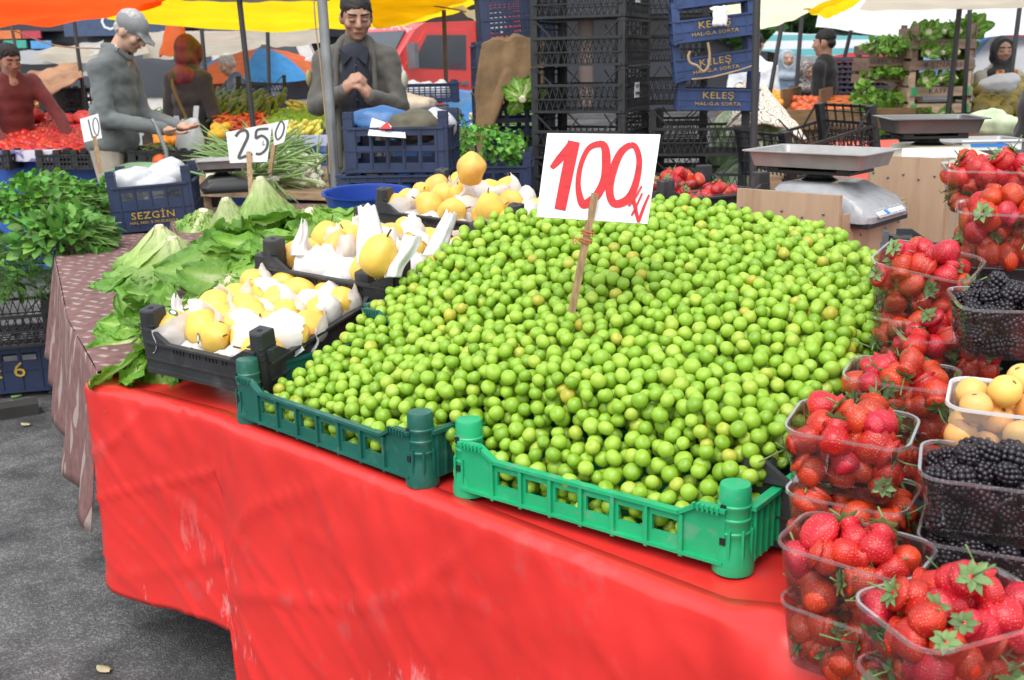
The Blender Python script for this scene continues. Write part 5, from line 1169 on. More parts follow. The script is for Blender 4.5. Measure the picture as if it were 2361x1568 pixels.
# carrier bag of leeks
mb = MB(); cbag = PZ(425, 398, .78)
def bagf(u, v):
    a = u * 2 * math.pi; t = v; rx = .115 * (1 - .55 * t ** 1.5) * (1 + .16 * nz3(math.cos(a) * 2, math.sin(a) * 2, t * 4) ); ry = rx * .7
    return (cbag.x + rx * math.cos(a) + .04 * t, cbag.y + .1 + ry * math.sin(a), cbag.z + .34 * t + .02 * nz3(math.cos(a), math.sin(a), 3) * t)
mb.grid(bagf, 28, 24, closeu=True)
for s in (-1, 1): mb.grid(lambda u, v: (cbag.x + .02 + s * (.05 + .02 * v) + (u - .5) * .035, cbag.y + .1, cbag.z + .30 + .12 * v - (.06 if s < 0 else 0)), 4, 6)
film = clear_plastic('thin_film', (.93, .95, .95), .08, .2, .55); o = mb.build('carrier_bag', film, ang=180); tag(o, 'thin white carrier bag of leeks standing by the spring onions', 'bag')
mb = MB()
for k in range(16):
    a = k * .39; x = cbag.x + .05 * math.cos(a) * rr.uniform(.3, 1); y = cbag.y + .1 + .035 * math.sin(a); mb.tube([(x, y, cbag.z + .01), (x + .02, y, cbag.z + .2), (x + rr.uniform(0, .06), y, cbag.z + rr.uniform(.27, .36))], [.009, .008, .004], 6)
o = mb.build('leek_bundle', MATS['leek_green']); tag(o, 'leeks standing inside the thin carrier bag', 'leeks', kind='stuff')
# hand-painted price boards
grey_board = mat('grey_white_board', (.56, .56, .57), .5, var=.06)
bl_ink = mat('black_marker', (.012, .012, .014), .5, var=.2)
board_sign('price_sign', 'small white price board painted 10 in front of the old man', ((184, 275), (226, 262), (235, 318), (194, 328)), 5.0, [('digit', [(203, 276), (208, 298), (213, 318)], 3.2, False), ('digit', [(219, 272), (214, 285), (217, 303), (224, 313), (228, 300), (226, 282)], 2.4, True)], bl_ink, ((218, 314, 4.985), (231, 400, 5.0), 9), bm_=grey_board)
board_sign('price_sign', 'white price board painted 25 lira above the romaine heap', ((521, 305), (628, 284), (616, 373), (530, 376)), 4.45, [('digit', [(540, 318), (549, 305), (562, 304), (566, 320), (556, 345), (548, 366), (565, 362), (577, 358)], 7, False), ('digit', [(617, 300), (588, 303), (585, 325)], 6, False), ('digit', [(585, 325), (600, 318), (615, 330), (612, 348), (598, 358), (586, 358)], 6, False), ('lira_sign', [(604, 330), (603, 340), (609, 338)], 1.4, False)], bl_ink, ((573, 350, 4.43), (581, 480, 4.40), 11), bm_=grey_board)
board_sign('price_sign', 'narrow white price board showing a 0 behind the 25 board', ((627, 284), (666, 276), (655, 328), (632, 336)), 4.6, [('digit', [(650, 280), (642, 295), (636, 315), (640, 326), (650, 318), (655, 298)], 4.2, True)], bl_ink, ((633, 330, 4.62), (622, 400, 4.6), 10), bm_=grey_board)
# ================================================================== people
skin1 = mat('skin', (.40, .22, .15), .6, var=.16, ns=45, sss=.1, bump=.15, bs=180, col2=(.36, .15, .10), c2s=14, c2lo=.56, c2hi=.85); skin2 = mat('skin_pale', (.50, .30, .22), .5, var=.1, ns=18, sss=.1)
eye_m = mat('eye_dark', (.02, .015, .012), .3, var=0); lip_m = mat('lips', (.34, .14, .11), .5, var=0)
def cloth(nm, c, var=.18): return mat(nm, c, .85, var=var, ns=9, bump=.6, bs=16, sheen=.15)
def hand(mb, wrist, d, n, s=1., curl=.5, flip=1):
    d = Vector(d).normalized(); n = Vector(n); n = (n - d * n.dot(d)).normalized(); x = d.cross(n) * flip; wv = Vector(wrist)
    mb.capsule(wv, .026 * s, wv + d * .035 * s, .03 * s); k = wv + d * .075 * s
    for i in (-1.5, -.5, .5, 1.5): mb.capsule(wv + d * .02 * s + x * i * .014 * s, .015 * s, k + x * i * .019 * s, .0125 * s, 8)
    for i, ln in zip((-1.5, -.5, .5, 1.5), (.06, .074, .07, .055)):
        a = k + x * i * .0195 * s; d1 = (d * math.cos(curl * .6) + n * math.sin(curl * .6)); d2 = (d * math.cos(curl * 1.5) + n * math.sin(curl * 1.5)); b = a + d1 * ln * .52 * s; mb.capsule(a, .0098 * s, b, .009 * s, 8); mb.capsule(b, .009 * s, b + d2 * ln * .5 * s, .0072 * s, 8)
    t0 = wv + d * .02 * s - x * .026 * s; t1 = t0 + (d * .7 - x * .6 + n * .3) * .042 * s; mb.capsule(t0, .0135 * s, t1, .0105 * s, 8); mb.capsule(t1, .0105 * s, t1 + (d * .9 + n * .4) * .03 * s, .008 * s, 8)
def head_mb(mb, H):
    mb.ball((0, .008, .02), (.074, .092, .092), 20, 14, H); mb.ball((0, -.012, -.045), (.060, .072, .066), 18, 12, H); mb.ball((0, -.058, -.083), (.027, .026, .02), 10, 8, H)
    mb.capsule((0, -.082, .018), .010, (0, -.103, -.018), .0145, 10, H); mb.ball((-.012, -.092, -.022), .010, 8, 6, H); mb.ball((.012, -.092, -.022), .010, 8, 6, H)
    mb.capsule((-.042, -.070, .028), .014, (.042, -.070, .028), .014, 10, H); mb.capsule((-.018, -.078, -.050), .0085, (.018, -.078, -.050), .0085, 8, H)
    for s in (-1, 1): mb.ball((s * .075, .008, -.006), (.012, .022, .033), 10, 8, H); mb.ball((s * .045, -.058, -.018), (.024, .024, .026), 10, 8, H)
def person(label, M, J, cols, hairk='short', vox=.012, head=(0, 0), face=True, skin=skin1, skirt=None, hands=True, jacket_len=.0, boxy=0., group=None, wide=1., hat=None, shirt=None):
    # J: local joints, facing -Y
    r = thing('person', label, 'person', M, group or 'people at the market')
    hc = Vector(J['head']); H = Matrix.Translation(hc) @ Matrix.Rotation(head[1], 4, 'Z') @ Matrix.Rotation(head[0], 4, 'X')
    nk = Vector(J['neck']); hip = Vector(J['hip']); ch = nk.lerp(hip, .3)
    b = MB(); head_mb(b, H); b.capsule(H @ Vector((0, .02, -.05)), .052, nk, .056)
    b.capsule(nk - Vector((0, 0, .04)), .08, hip, .09)
    for s, k in ((-1, 'r'), (1, 'l')):
        sh, el, wr = (Vector(J[n + k]) for n in ('sh', 'el', 'wr')); b.capsule(nk - Vector((0, 0, .06)), .05, sh, .04); b.capsule(sh, .04, el, .033); b.capsule(el, .036, wr, .024)
        if hands: hd = J.get('hd' + k) or (wr - el).normalized(); hn = J.get('hn' + k) or Vector((-s, 0, 0)); hand(b, wr, hd, hn, 1.08, J.get('curl', .5), s)
        kn, an = Vector(J['kn' + k]), Vector(J['an' + k]); b.capsule(hip + Vector((s * .08, 0, -.03)), .07, kn, .048); b.capsule(kn, .048, an, .035)
    put('body', blob(b, vox * .72, skin, 'body', 3), r)
    top, bot, shoe = cols[:3]
    t = MB(); W_ = wide
    for f_, rx, ry in ((.10, .125, .085), (.25, .155, .105), (.45, .155, .112), (.68, .148, .110), (.9, .150, .114), (1.05 + jacket_len * .5, .156, .118), (1.05 + jacket_len, .156 + jacket_len * .05, .118)):
        c = nk.lerp(hip, f_) if f_ <= 1 else hip - Vector((0, 0, (f_ - 1) * (nk - hip).length)); bw = W_ * (1 + boxy * max(0, f_ - .2)); t.ball(c, (rx * bw, ry * bw, .115), 18, 12)
    for s, k in ((-1, 'r'), (1, 'l')):
        sh, el, wr = (Vector(J[n + k]) for n in ('sh', 'el', 'wr')); t.capsule(nk + Vector((s * .05, 0, -.05)), .06, sh, .062); t.capsule(sh, .063, el, .050); t.capsule(el, .051, wr, .037)
        t.ball(el + Vector((0, .01, 0)), .054, 10, 8)
    t.capsule(nk + Vector((-.045, -.02, -.01)), .032, nk + Vector((.045, -.02, -.01)), .032); t.capsule(nk + Vector((-.05, .03, .01)), .036, nk + Vector((.05, .03, .01)), .036)
    me = blob(t, vox, top, 'top', 4); 
    co = np.empty(len(me.vertices) * 3); me.vertices.foreach_get('co', co); co = co.reshape(-1, 3); no = np.empty_like(co).ravel(); me.vertices.foreach_get('normal', no); no = no.reshape(-1, 3)
    for i in range(len(co)):       # folds of cloth
        x, y, z = co[i]; co[i] += no[i] * (.008 * nz3(x * 5, y * 5, z * 9) + .007 * (.5 - abs(nz3(x * 9 + z * 7, y * 9, z * 13 + x * 6))) + .004 * nz3(x * 24, y * 24, z * 30))
    me.vertices.foreach_set('co', co.ravel()); me.update(); put('jacket', me, r)
    q = MB()
    if skirt:
        for f_ in range(9):
            z = hip.z + .05 - (hip.z - skirt) * f_ / 8; k = .165 + .10 * f_ / 8; q.ball((hip.x * (1 - f_ / 10), hip.y * (1 - f_ / 10), z), (k, k * .85, .10), 18, 10)
        put('coat_skirt', blob(q, vox, top, 'coat_skirt', 8), r)
    else:
        for s, k in ((-1, 'r'), (1, 'l')):
            kn, an = Vector(J['kn' + k]), Vector(J['an' + k]); q.capsule(hip + Vector((s * .085, 0, -.02)), .098, kn, .072); q.capsule(kn, .074, an, .058)
        q.ball(hip + Vector((0, 0, -.02)), (.165, .125, .12), 16, 12); put('trousers', blob(q, vox, bot, 'trousers', 4), r)
    for s, k in ((-1, 'r'), (1, 'l')):
        an = Vector(J['an' + k]); m = MB(); m.capsule(an + Vector((0, .03, -.035)), .042, an + Vector((0, -.12, -.05)), .036); m.box(an + Vector((0, -.045, -.078)), (.085, .25, .014)); put('shoe', blob(m, .014, shoe, 'shoe', 3), r)
    hm = cols[3]
    if hairk == 'short':
        m = MB(); m.ball((0, .018, .053), (.079, .093, .076), 20, 14, H); m.ball((0, .055, .0), (.068, .050, .055), 16, 10, H); 
        for s in (-1, 1): m.capsule((s * .070, -.012, .03), .012, (s * .073, -.012, .0), .006, 8, H)
        hme = blob(m, .007, hm, 'hair', 2)
        for v in hme.vertices: v.co += v.normal * (.004 * nz3(v.co.x * 55, v.co.y * 55, v.co.z * 55) + .0045 * nz3(v.co.x * 140, v.co.y * 140, v.co.z * 60))
        put('hair', hme, r)
    elif hairk == 'scarf':
        m = MB(); m.ball((0, .022, .02), (.095, .095, .112), 20, 14, H); m.ball((0, .035, -.05), (.092, .085, .08), 18, 12, H)
        for a in range(12): an_ = a * .524; m.capsule(H @ Vector((.080 * math.sin(an_), -.056 + .012 * math.cos(an_), .0 + .098 * math.cos(an_))), .016, H @ Vector((.080 * math.sin(an_ + .524), -.056 + .012 * math.cos(an_ + .524), .098 * math.cos(an_ + .524))), .016, 8)
        m.capsule(H @ Vector((0, -.02, -.1)), .07, nk + Vector((0, -.01, -.03)), .105); m.ball(nk + Vector((0, -.02, -.05)), (.15, .115, .075), 18, 10); m.ball(nk + Vector((0, .05, -.06)), (.14, .08, .09), 16, 10)
        put('headscarf', blob(m, .011, hm, 'headscarf', 4), r)
    if hat:
        m = MB(); m.ball((0, .012, .045), (.087, .103, .078), 22, 14, H); m.capsule((-.05, -.09, .028), .010, (.05, -.09, .028), .010, 8, H)
        for s in (-.05, -.025, 0, .025, .05): m.capsule((s, -.07, .03), .009, (s * .95, -.165 + abs(s) * .5, .012), .006, 8, H)
        put('cap', blob(m, .008, hat, 'cap', 3), r)
    if face:
        for s in (-1, 1):
            m = MB(); m.capsule((s * .014, -.0865, .034), .0055, (s * .05, -.077, .036), .0045, 8, H); m.build('eyebrow', cols[4] if len(cols) > 4 else hm, r)
            m = MB(); m.ball((s * .032, -.0745, .008), (.0155, .011, .0085), 12, 8, H); e = m.build('eyelid', skin, r); m = MB(); m.capsule((s * .019, -.0850, .003), .0026, (s * .045, -.0815, .003), .0024, 6, H); m.build('lashes', eye_m, e)
        m = MB(); m.capsule((-.02, -.0875, -.050), .0042, (.02, -.0875, -.050), .0042, 8, H); m.build('lips', lip_m, r)
    return r
def stand(**k):
    J = dict(head=(0, -.02, 1.60), neck=(0, 0, 1.455), hip=(0, 0, .95), shr=(-.165, 0, 1.385), shl=(.165, 0, 1.385), elr=(-.22, .02, 1.10), ell=(.22, .02, 1.10), wrr=(-.24, -.12, .90), wrl=(.24, -.12, .90), knr=(-.10, -.02, .50), knl=(.10, -.02, .50), anr=(-.11, .02, .085), anl=(.11, .02, .085)); J.update(k); return J
hair_d = mat('dark_hair', (.012, .009, .008), .6, var=.3, ns=40, bump=.4, bs=120); hair_g = mat('grey_hair', (.40, .39, .38), .6, var=.2, ns=40, bump=.4, bs=120)
shoe_m = mat('black_shoe', (.02, .018, .017), .4, var=.2)
# 1. the grey-jacketed seller behind the pole, hands joined before his chest
c = PY(816, 38, 6.0); cm = Vector((c.x, c.y, 0))
j1 = stand(head=(.015, -.045, 1.605), neck=(0, 0, 1.475), hip=(-.01, .02, .95), shr=(-.155, 0, 1.41), shl=(.155, 0, 1.41), elr=(-.215, -.05, 1.17), ell=(.215, -.05, 1.16), wrr=(-.045, -.235, 1.245), wrl=(.085, -.245, 1.215), hdr=Vector((.55, -.35, .75)), hdl=Vector((-.6, -.25, .75)), hnr=Vector((.6, .3, -.4)), hnl=Vector((-.6, .3, -.4)), curl=1.2)
p1 = person('man in an open grey fleece and navy shirt clasping his hands behind the pole', TR(cm, .05, s=1.05), j1, (cloth('grey_fleece', (.085, .080, .070)), cloth('dark_jeans', (.03, .034, .04)), shoe_m, hair_d), head=(.30, .22), vox=.011, wide=1.0, boxy=.12, jacket_len=.15)
sm = cloth('navy_shirt', (.014, .017, .032)); m = MB()
for i in range(14): z = 1.43 - i * .042; m.ball((0, -.045 - .018 * math.sin(i / 13 * 2.6) , z), (.082 + .008 * math.sin(i / 13 * 3.), .074, .060), 14, 10)
put('shirt', blob(m, .011, sm, 'shirt', 16), p1)
for s in (-1, 1):
    m = MB(); m.tube(smooth_path([(s * .055, -.03, 1.50), (s * .088, -.070, 1.43), (s * .098, -.100, 1.28), (s * .098, -.105, 1.05), (s * .105, -.10, .86)]), [.020, .021, .02, .019, .018, .017, .016, .015, .014, .013, .012, .012, .012, .012, .012, .012, .012, .012, .012, .012, .012, .012, .012, .012, .012], 8); m.build('jacket_edge', MATS['grey_fleece'], p1)
m = MB(); m.ball((.243, -.03, 1.29), (.02, .035, .05), 12, 8); m.build('shoulder_patch', mat('patch_pale', (.42, .40, .33), .7), p1); m = MB(); m.ball((-.243, -.035, 1.31), (.018, .04, .045), 12, 8); m.build('shoulder_patch', mat('patch_tan', (.28, .22, .10), .7), p1)
pl_ = [(.0, -.1225, 1.40), (.0, -.136, 1.25), (.0, -.139, 1.08), (0, -.13, .92)]
m = MB(); m.tube(smooth_path(pl_), .004, 5); m.build('shirt_placket', mat('navy_seam', (.03, .035, .055), .8), p1)
for k in range(5):
    m = MB(); m.ball((.008, -.132 - .008 * math.sin(k * .7), 1.37 - .085 * k), .006, 8, 6); m.build('button', mat('dark_button', (.05, .05, .06), .3), p1)
for s in (-1, 1):
    m = MB(); m.prism([(s * .012, 1.415), (s * .075, 1.455), (s * .06, 1.37)][::s], -.128, -.108); m.build('shirt_collar', sm, p1, False)
    m = MB(); m.tube([(s * .155, -.088, 1.02), (s * .125, -.112, .90)], .005, 6); m.build('pocket_zip', mat('zip_dark', (.03, .03, .03), .4), p1)
# 2. the old man in cap, seen from his right side, counting coins
c = PY(285, 95, 6.9); cm = Vector((c.x - .10, c.y, 0))
j2 = stand(head=(.0, -.16, 1.59), neck=(0, -.05, 1.47), hip=(0, .04, .96), shr=(-.155, -.02, 1.39), shl=(.155, -.02, 1.39), elr=(-.185, -.05, 1.10), ell=(.19, -.07, 1.10), wrr=(-.10, -.36, 1.03), wrl=(.06, -.38, 1.04), hdr=Vector((.25, -.9, -.25)), hdl=Vector((-.3, -.9, -.1)), hnr=Vector((0, .2, .9)), hnl=Vector((0, .1, .95)), curl=.35)
p2 = person('old man in a grey jacket and flat grey cap looking down at his hands', TR(cm, R_(78), s=1.045), j2, (cloth('slate_jacket', (.125, .14, .14)), cloth('khaki_trousers', (.34, .30, .24)), shoe_m, hair_g), head=(.62, .0), vox=.012, skin=skin2, jacket_len=-.10, boxy=.28, hat=cloth('grey_cap', (.20, .205, .215)), wide=1.02)
m = MB(); m.tube(smooth_path([(-.055, -.10, 1.485), (0, -.135, 1.44), (.055, -.10, 1.485), (.05, .0, 1.515), (-.05, .0, 1.515), (-.055, -.10, 1.485)]), .017, 8); m.build('collar', MATS['slate_jacket'], p2)
m = MB(); m.tube(smooth_path([(-.05, -.075, 1.515), (0, -.11, 1.475), (.05, -.075, 1.515)]), .014, 8); m.build('shirt_collar', mat('white_shirt', (.7, .7, .72), .8), p2)
# 3. woman in a long dark coat and red headscarf, seen from behind
c = PY(420, 110, 8.4); p3 = person('woman in a long charcoal coat and red headscarf seen from behind', TR((c.x + .02, c.y, 0), R_(150), s=.985), stand(elr=(-.22, -.03, 1.10), wrr=(-.2, -.24, 1.0), head=(0, -.03, 1.585)), (cloth('charcoal_coat', (.045, .045, .05)), MATS['dark_jeans'], shoe_m, mat('red_scarf', (.20, .03, .045), .7, var=.5, ns=14, col2=(.10, .075, .02), c2s=9, c2lo=.45, c2hi=.6)), 'scarf', .016, (.12, .2), face=False, skirt=.12)
m = MB(); m.tube(smooth_path([(.15, -.12, 1.43), (.02, .14, 1.36), (-.12, .17, 1.10), (-.2, .14, .92)]), .012, 6); m.build('bag_strap', mat('olive_strap', (.16, .13, .04), .8), p3)
# 4-.. others farther away
def bystander(label, x, y, Y, yaw, J, cols, hk, headr=(.1, 0), skirt=None, vox=.02, s=1., skin=skin1, **k):
    c = PY(x, y, Y); H0 = J['head'][2] * s
    return person(label, TR((c.x, c.y, c.z - H0), yaw, s=s), J, cols, hk, vox, headr, skirt=skirt, skin=skin, **k)
mar = cloth('maroon_sweater', (.13, .018, .016)); dk = cloth('dark_wool', (.007, .007, .008)); ol = cloth('olive_trousers', (.10, .085, .045)); den = cloth('denim_coat', (.13, .19, .26)); nav = cloth('navy_jacket', (.035, .045, .065)); wht = cloth('white_coat', (.62, .66, .72))
bystander('man in a maroon sweater leaning over the tomatoes at the left edge', 14, 140, 8.6, R_(35), stand(head=(0, -.12, 1.54), neck=(0, -.08, 1.41), wrr=(-.15, -.38, .95), wrl=(.3, -.42, .92), elr=(-.25, -.2, 1.1), ell=(.3, -.2, 1.1)), (mar, MATS['dark_jeans'], shoe_m, hair_d), 'short', (.35, .2))
bystander('grey-haired man in a navy jacket reaching over crates behind the peppers', 540, 150, 12.5, R_(-60), stand(head=(0, -.08, 1.58), wrr=(-.2, -.4, 1.1), elr=(-.25, -.2, 1.15)), (nav, MATS['dark_jeans'], shoe_m, hair_g), 'short', (.4, 0))
bystander('man in a black sweater standing with his back turned by the carrots', 1905, 100, 10., R_(-125), stand(wrr=(-.18, -.28, 1.02), wrl=(.2, -.3, 1.0)), (dk, ol, shoe_m, hair_d), 'short', (.1, .1), wide=1.06)
bystander('woman in a pale blue headscarf and denim-blue coat walking towards the stalls', 1812, 138, 12.6, R_(8), stand(), (den, den, shoe_m, cloth('blue_grey_scarf', (.26, .31, .36))), 'scarf', (0, 0), .25, s=.95)
bystander('woman in a patterned dark headscarf behind the man in black', 1857, 165, 12., R_(20), stand(), (dk, dk, shoe_m, mat('patterned_scarf', (.10, .08, .08), .8, var=.6, ns=30, col2=(.35, .32, .30), c2s=40)), 'scarf', (.3, .1), .2, s=.93)
bystander('woman in a lilac headscarf seated behind the egg trays', 1972, 165, 14.5, R_(-5), stand(), (cloth('blue_coat', (.03, .05, .12)), dk, shoe_m, cloth('lilac_scarf', (.25, .25, .34))), 'scarf', (.15, 0), .2, s=.9)
pw = bystander('woman in a black headscarf and plaid shawl at the right edge', 2308, 118, 9.2, R_(5), stand(), (cloth('beige_vest', (.36, .33, .27)), dk, shoe_m, cloth('black_scarf', (.02, .02, .024))), 'scarf', (.05, -.15), .2, s=.97)
for s in (-1, 1):
    m = MB(); m.tube(smooth_path([(s * .06, -.12, 1.44), (s * .08, -.17, 1.25), (s * .09, -.17, 1.0)]), .035, 8); m.build('shawl', mat('plaid_shawl', (.35, .06, .03), .8, var=.4, ns=20, col2=(.5, .35, .06), c2s=24, c2lo=.48, c2hi=.56), pw)
bystander('man in a white coat half hidden by the dark pole', 1740, 105, 10.5, R_(160), stand(), (wht, nav, shoe_m, hair_d), 'short', (0, 0))
bystander('seller in black whose sleeve shows at the right edge above the berries', 2440, 70, 3.9, R_(60), stand(elr=(-.30, -.15, 1.16), wrr=(-.16, -.35, 1.02), elr2=0), (dk, dk, shoe_m, hair_d), 'short', (.2, 0), vox=.016)
# ================================================================== background stalls
def pile_px(name, label, cat, group, meshes, x0, x1, yf, yb, Yf, Yb, n, seed, rot=None, sc=(.9, 1.1), lift=0., kids=None, minpx=0):
    rr = random.Random(seed); pts = []; k = 0
    while len(pts) < n and k < n * 60:
        k += 1; u, v = rr.random(), rr.random(); x = x0 + (x1 - x0) * u; y = yf + (yb - yf) * v
        if minpx and any((x - a) ** 2 + (y - b) ** 2 < minpx ** 2 for a, b in pts): continue
        pts.append((x, y)); Y = Yf + (Yb - Yf) * v; c = PY(x, y, Y) + Vector((0, 0, lift))
        e = rot(rr) if rot else (rr.uniform(0, 6.28), rr.uniform(-1.5, 1.5), rr.uniform(-1.5, 1.5))
        o = put(name, meshes[rr.randrange(len(meshes))], None, TR(c, *e, rr.uniform(*sc))); tag(o, label, cat, group)
        if kids: put(kids[0], kids[1], o)
def bed_px(label, m, x0, x1, yf, yb, Yf, Yb, drop=.05, hem=.02, name='display_bed', cat='display'):
    a, b, c, d = PY(x0, yf, Yf), PY(x1, yf, Yf), PY(x1, yb, Yb), PY(x0, yb, Yb); dz = Vector((0, 0, drop)); P = [a - dz, b - dz, c - dz, d - dz]; Q = [Vector((p.x, p.y, hem)) for p in P]; mb = MB()
    mb.add(P + Q, [(0, 1, 2, 3), (7, 6, 5, 4)] + [(i, i + 4, (i + 1) % 4 + 4, (i + 1) % 4) for i in range(4)]); o = mb.build(name, m, None, False); return tag(o, label, cat)
tomato_m = mat('tomato', (.50, .022, .010), .3, var=.1, ns=20, rnd=.2, hue=.01); orange_m = mat('orange_fruit', (.80, .30, .015), .45, var=.08, rnd=.1, bump=.2, bs=250); lemon_m = mat('yellow_fruit', (.80, .45, .02), .45, rnd=.1)
zuc_m = mat('zucchini', (.035, .075, .012), .35, var=.25, ns=30, rnd=.35, col2=(.10, .14, .02), c2s=40); rpep_m = mat('red_pepper', (.50, .06, .015), .3, var=.1, rnd=.25, hue=.02); gpep_m = mat('green_pepper', (.11, .26, .015), .3, var=.1, rnd=.25, hue=.02); squ_m = mat('yellow_squash', (.62, .55, .10), .4, var=.1, rnd=.15); car_m = mat('carrot', (.75, .17, .015), .5, var=.1, rnd=.15)
def ball_mesh(nm, r, m, sq=(1, 1, .85), seg=14): mb = MB(); mb.ball((0, 0, 0), (r * sq[0], r * sq[1], r * sq[2]), seg, 9); return mb.mesh(nm, m)
def long_mesh(nm, L, r0, r1, m, bend=.1, seg=8):
    mb = MB(); pts = [(bend * L * math.sin(math.pi * t / 8), 0, (t / 8 - .5) * L) for t in range(9)]; rad = [max(.002, (r0 + (r1 - r0) * t / 8) * (math.sin(math.pi * (.06 + .88 * t / 8)) ** .45)) for t in range(9)]; mb.tube(pts, rad, seg); return mb.mesh(nm, m)
def bell_mesh(): 
    mb = MB(); mb.lathe([(.002, -.045), (.022, -.042), (.034, -.02), (.038, .01), (.036, .03), (.022, .04), (.004, .034)], 14); mb.v = [(x * (1 + .14 * math.cos(3 * math.atan2(y, x))), y * (1 + .14 * math.cos(3 * math.atan2(y, x))), z) for x, y, z in mb.v]; return mb.mesh('bell_pepper', gpep_m)
mb = MB(); mb.lathe([(.012, .028), (.004, .032), (.003, .045)], 6); cal_t = mb.mesh('stalk', calyx_m)
tarp_b = mat('blue_tarp', (.02, .09, .42), .45, var=.2, ns=4, bump=.4, bs=8); drk = mat('near_black', (.03, .028, .027), .9, var=.2); woodb = mat('stall_wood', (.20, .115, .05), .7, var=.3, ns=6, stretch=(1, 1, 6))  # drk: plain near-black colour of the stands, lorry cargo and offcut
tom = [ball_mesh('tomato', .042, tomato_m), ball_mesh('tomato', .037, tomato_m, (1, 1.05, .9))]
bed_px('blue tarpaulin covered stand under the tomatoes', tarp_b, -60, 232, 356, 262, 7.8, 9.4, .04)
pile_px('tomato', 'red tomato in the big heap at the left edge', 'tomato', 'tomatoes heaped at the left edge', tom, -20, 205, 352, 268, 7.75, 9.3, 250, 1, minpx=7.5)
for k, (x, y) in enumerate([(120, 282), (165, 274), (40, 268)]): crumple(['red net bag of tomatoes beside the old man', 'second red net bag of tomatoes beside the old man', 'low mound of tomatoes in red net'][k], 'bag', PY(x + 30, y, 8.9), (.10, .09, .07), mat('red_net', (.50, .03, .025), .5, var=.25, ns=40), 40 + k, 'net_bag')
# dark crates, carton and tan sheet behind the tomatoes
for k, (x, y, Y) in enumerate([(100, 262, 9.9), (150, 262, 9.8), (195, 262, 9.6)]): c = PY(x, y, Y); crate_blue('fruit_crate', ['left', 'middle', 'right'][k] + ' dark fruit crate behind the tomatoes', TR((c.x, c.y, c.z - .06), .1), .34, .3, .28, blk_cr, 'dark fruit crates behind the tomatoes', 3, 5, .02)
pile_px('orange', 'orange in the dark crates behind the tomatoes', 'orange', 'oranges behind the tomatoes', [ball_mesh('orange', .038, orange_m)], 85, 200, 258, 222, 9.8, 10.0, 26, 3)
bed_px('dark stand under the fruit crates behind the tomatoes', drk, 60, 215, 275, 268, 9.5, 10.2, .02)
tan = mat('tan_sheet', (.38, .20, .11), .8, var=.35, ns=4, bump=.5, bs=7, trans=.15)
mb = MB(); A, B, C_, D_ = PY(62, 172, 9.4), PY(182, 142, 9.6), PY(192, 180, 9.0), PY(80, 238, 8.8); mb.grid(lambda u, v: (A.lerp(B, u)).lerp(D_.lerp(C_, u), v) + Vector((0, .05 * nz3(u * 4, v * 4, 1), .05 * nz3(u * 5, v * 5, 3))), 20, 14); o = mb.build('tan_sheet', tan); so = o.modifiers.new('s', 'SOLIDIFY'); so.thickness = .008; tag(o, 'tan sheet slung over the crates behind the tomatoes', 'sheet')
c = PY(70, 358, 7.7); mb = MB(); mb.box((0, 0, 0), (.42, .16, .075)); o = mb.build('carton', mat('violet_carton', (.16, .14, .36), .6, var=.15, col2=(.55, .53, .6), c2s=8, c2lo=.5, c2hi=.54), None, False); o.matrix_world = TR(c, -.1); tag(o, 'violet and white fruit carton at the tomato stand\'s front', 'carton')
for k, x in enumerate((8, 125, 165, 205)): c = PY(x, 360, 7.65); crate_blue('tomato_crate', ['black crate edge at the far left of the tomato stand', 'black crate right of the violet carton', 'black crate of tomatoes before the old man', 'black crate tucked behind the old man\'s hip'][k], TR((c.x, c.y, c.z - .09), -.06), .17, .2, .11, blk_cr, 'black crates along the tomato stand', 2, 3, .03)
# pepper stall in the middle distance
bed_px('blue cloth covered stand of the pepper stall', tarp_b, 500, 760, 330, 225, 7.3, 9.3, .06)
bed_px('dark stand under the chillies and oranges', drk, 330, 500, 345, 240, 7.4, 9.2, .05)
zu = [long_mesh('zucchini', .26, .022, .026, zuc_m, .08), long_mesh('zucchini', .22, .024, .028, zuc_m, -.06)]
pile_px('zucchini', 'dark striped zucchini fanned out at the back of the pepper stall', 'zucchini', 'zucchini fanned on the pepper stall', zu, 488, 640, 262, 222, 8.3, 9.2, 62, 5, lambda r: (r.uniform(-.5, .5), -.75 + r.uniform(-.25, .25), .55 + r.uniform(-.35, .35)), minpx=6)
rp_ = [long_mesh('red_pepper', .15, .024, .006, rpep_m, .15), long_mesh('red_pepper', .13, .02, .005, rpep_m, -.2)]
pile_px('red_pepper', 'long red pepper in the middle of the pepper stall', 'pepper', 'red peppers on the stall', rp_, 498, 625, 300, 264, 7.7, 8.4, 85, 6, lambda r: (r.uniform(0, 6), 1.3 + r.uniform(-.4, .4), 0), minpx=5)
pile_px('bell_pepper', 'green bell pepper at the right of the pepper stall', 'pepper', 'green peppers on the stall', [bell_mesh()], 622, 745, 300, 262, 7.8, 8.5, 60, 7, minpx=8)
sq = [long_mesh('squash', .17, .034, .022, squ_m, .1), long_mesh('squash', .15, .03, .02, squ_m, -.1)]
pile_px('squash', 'pale yellow squash behind the green peppers', 'squash', 'yellow squash behind the peppers', sq, 665, 745, 262, 238, 8.6, 9.1, 22, 8, lambda r: (r.uniform(-.6, .6), 1.2, .5), minpx=8)
pile_px('squash', 'pale yellow squash in the box at the front of the pepper stall', 'squash', 'yellow squash in the front box', sq, 645, 735, 322, 292, 7.2, 7.6, 30, 9, lambda r: (r.uniform(.2, .8), .9, .3), minpx=8)
c = PY(690, 325, 7.1); mb = MB(); mb.box((0, 0, 0), (.42, .02, .07)); o = mb.build('box_front', mat('pale_blue_box', (.42, .46, .62), .6, var=.1), None, False); o.matrix_world = TR(c, .1); tag(o, 'pale blue carton front before the yellow squash', 'carton')
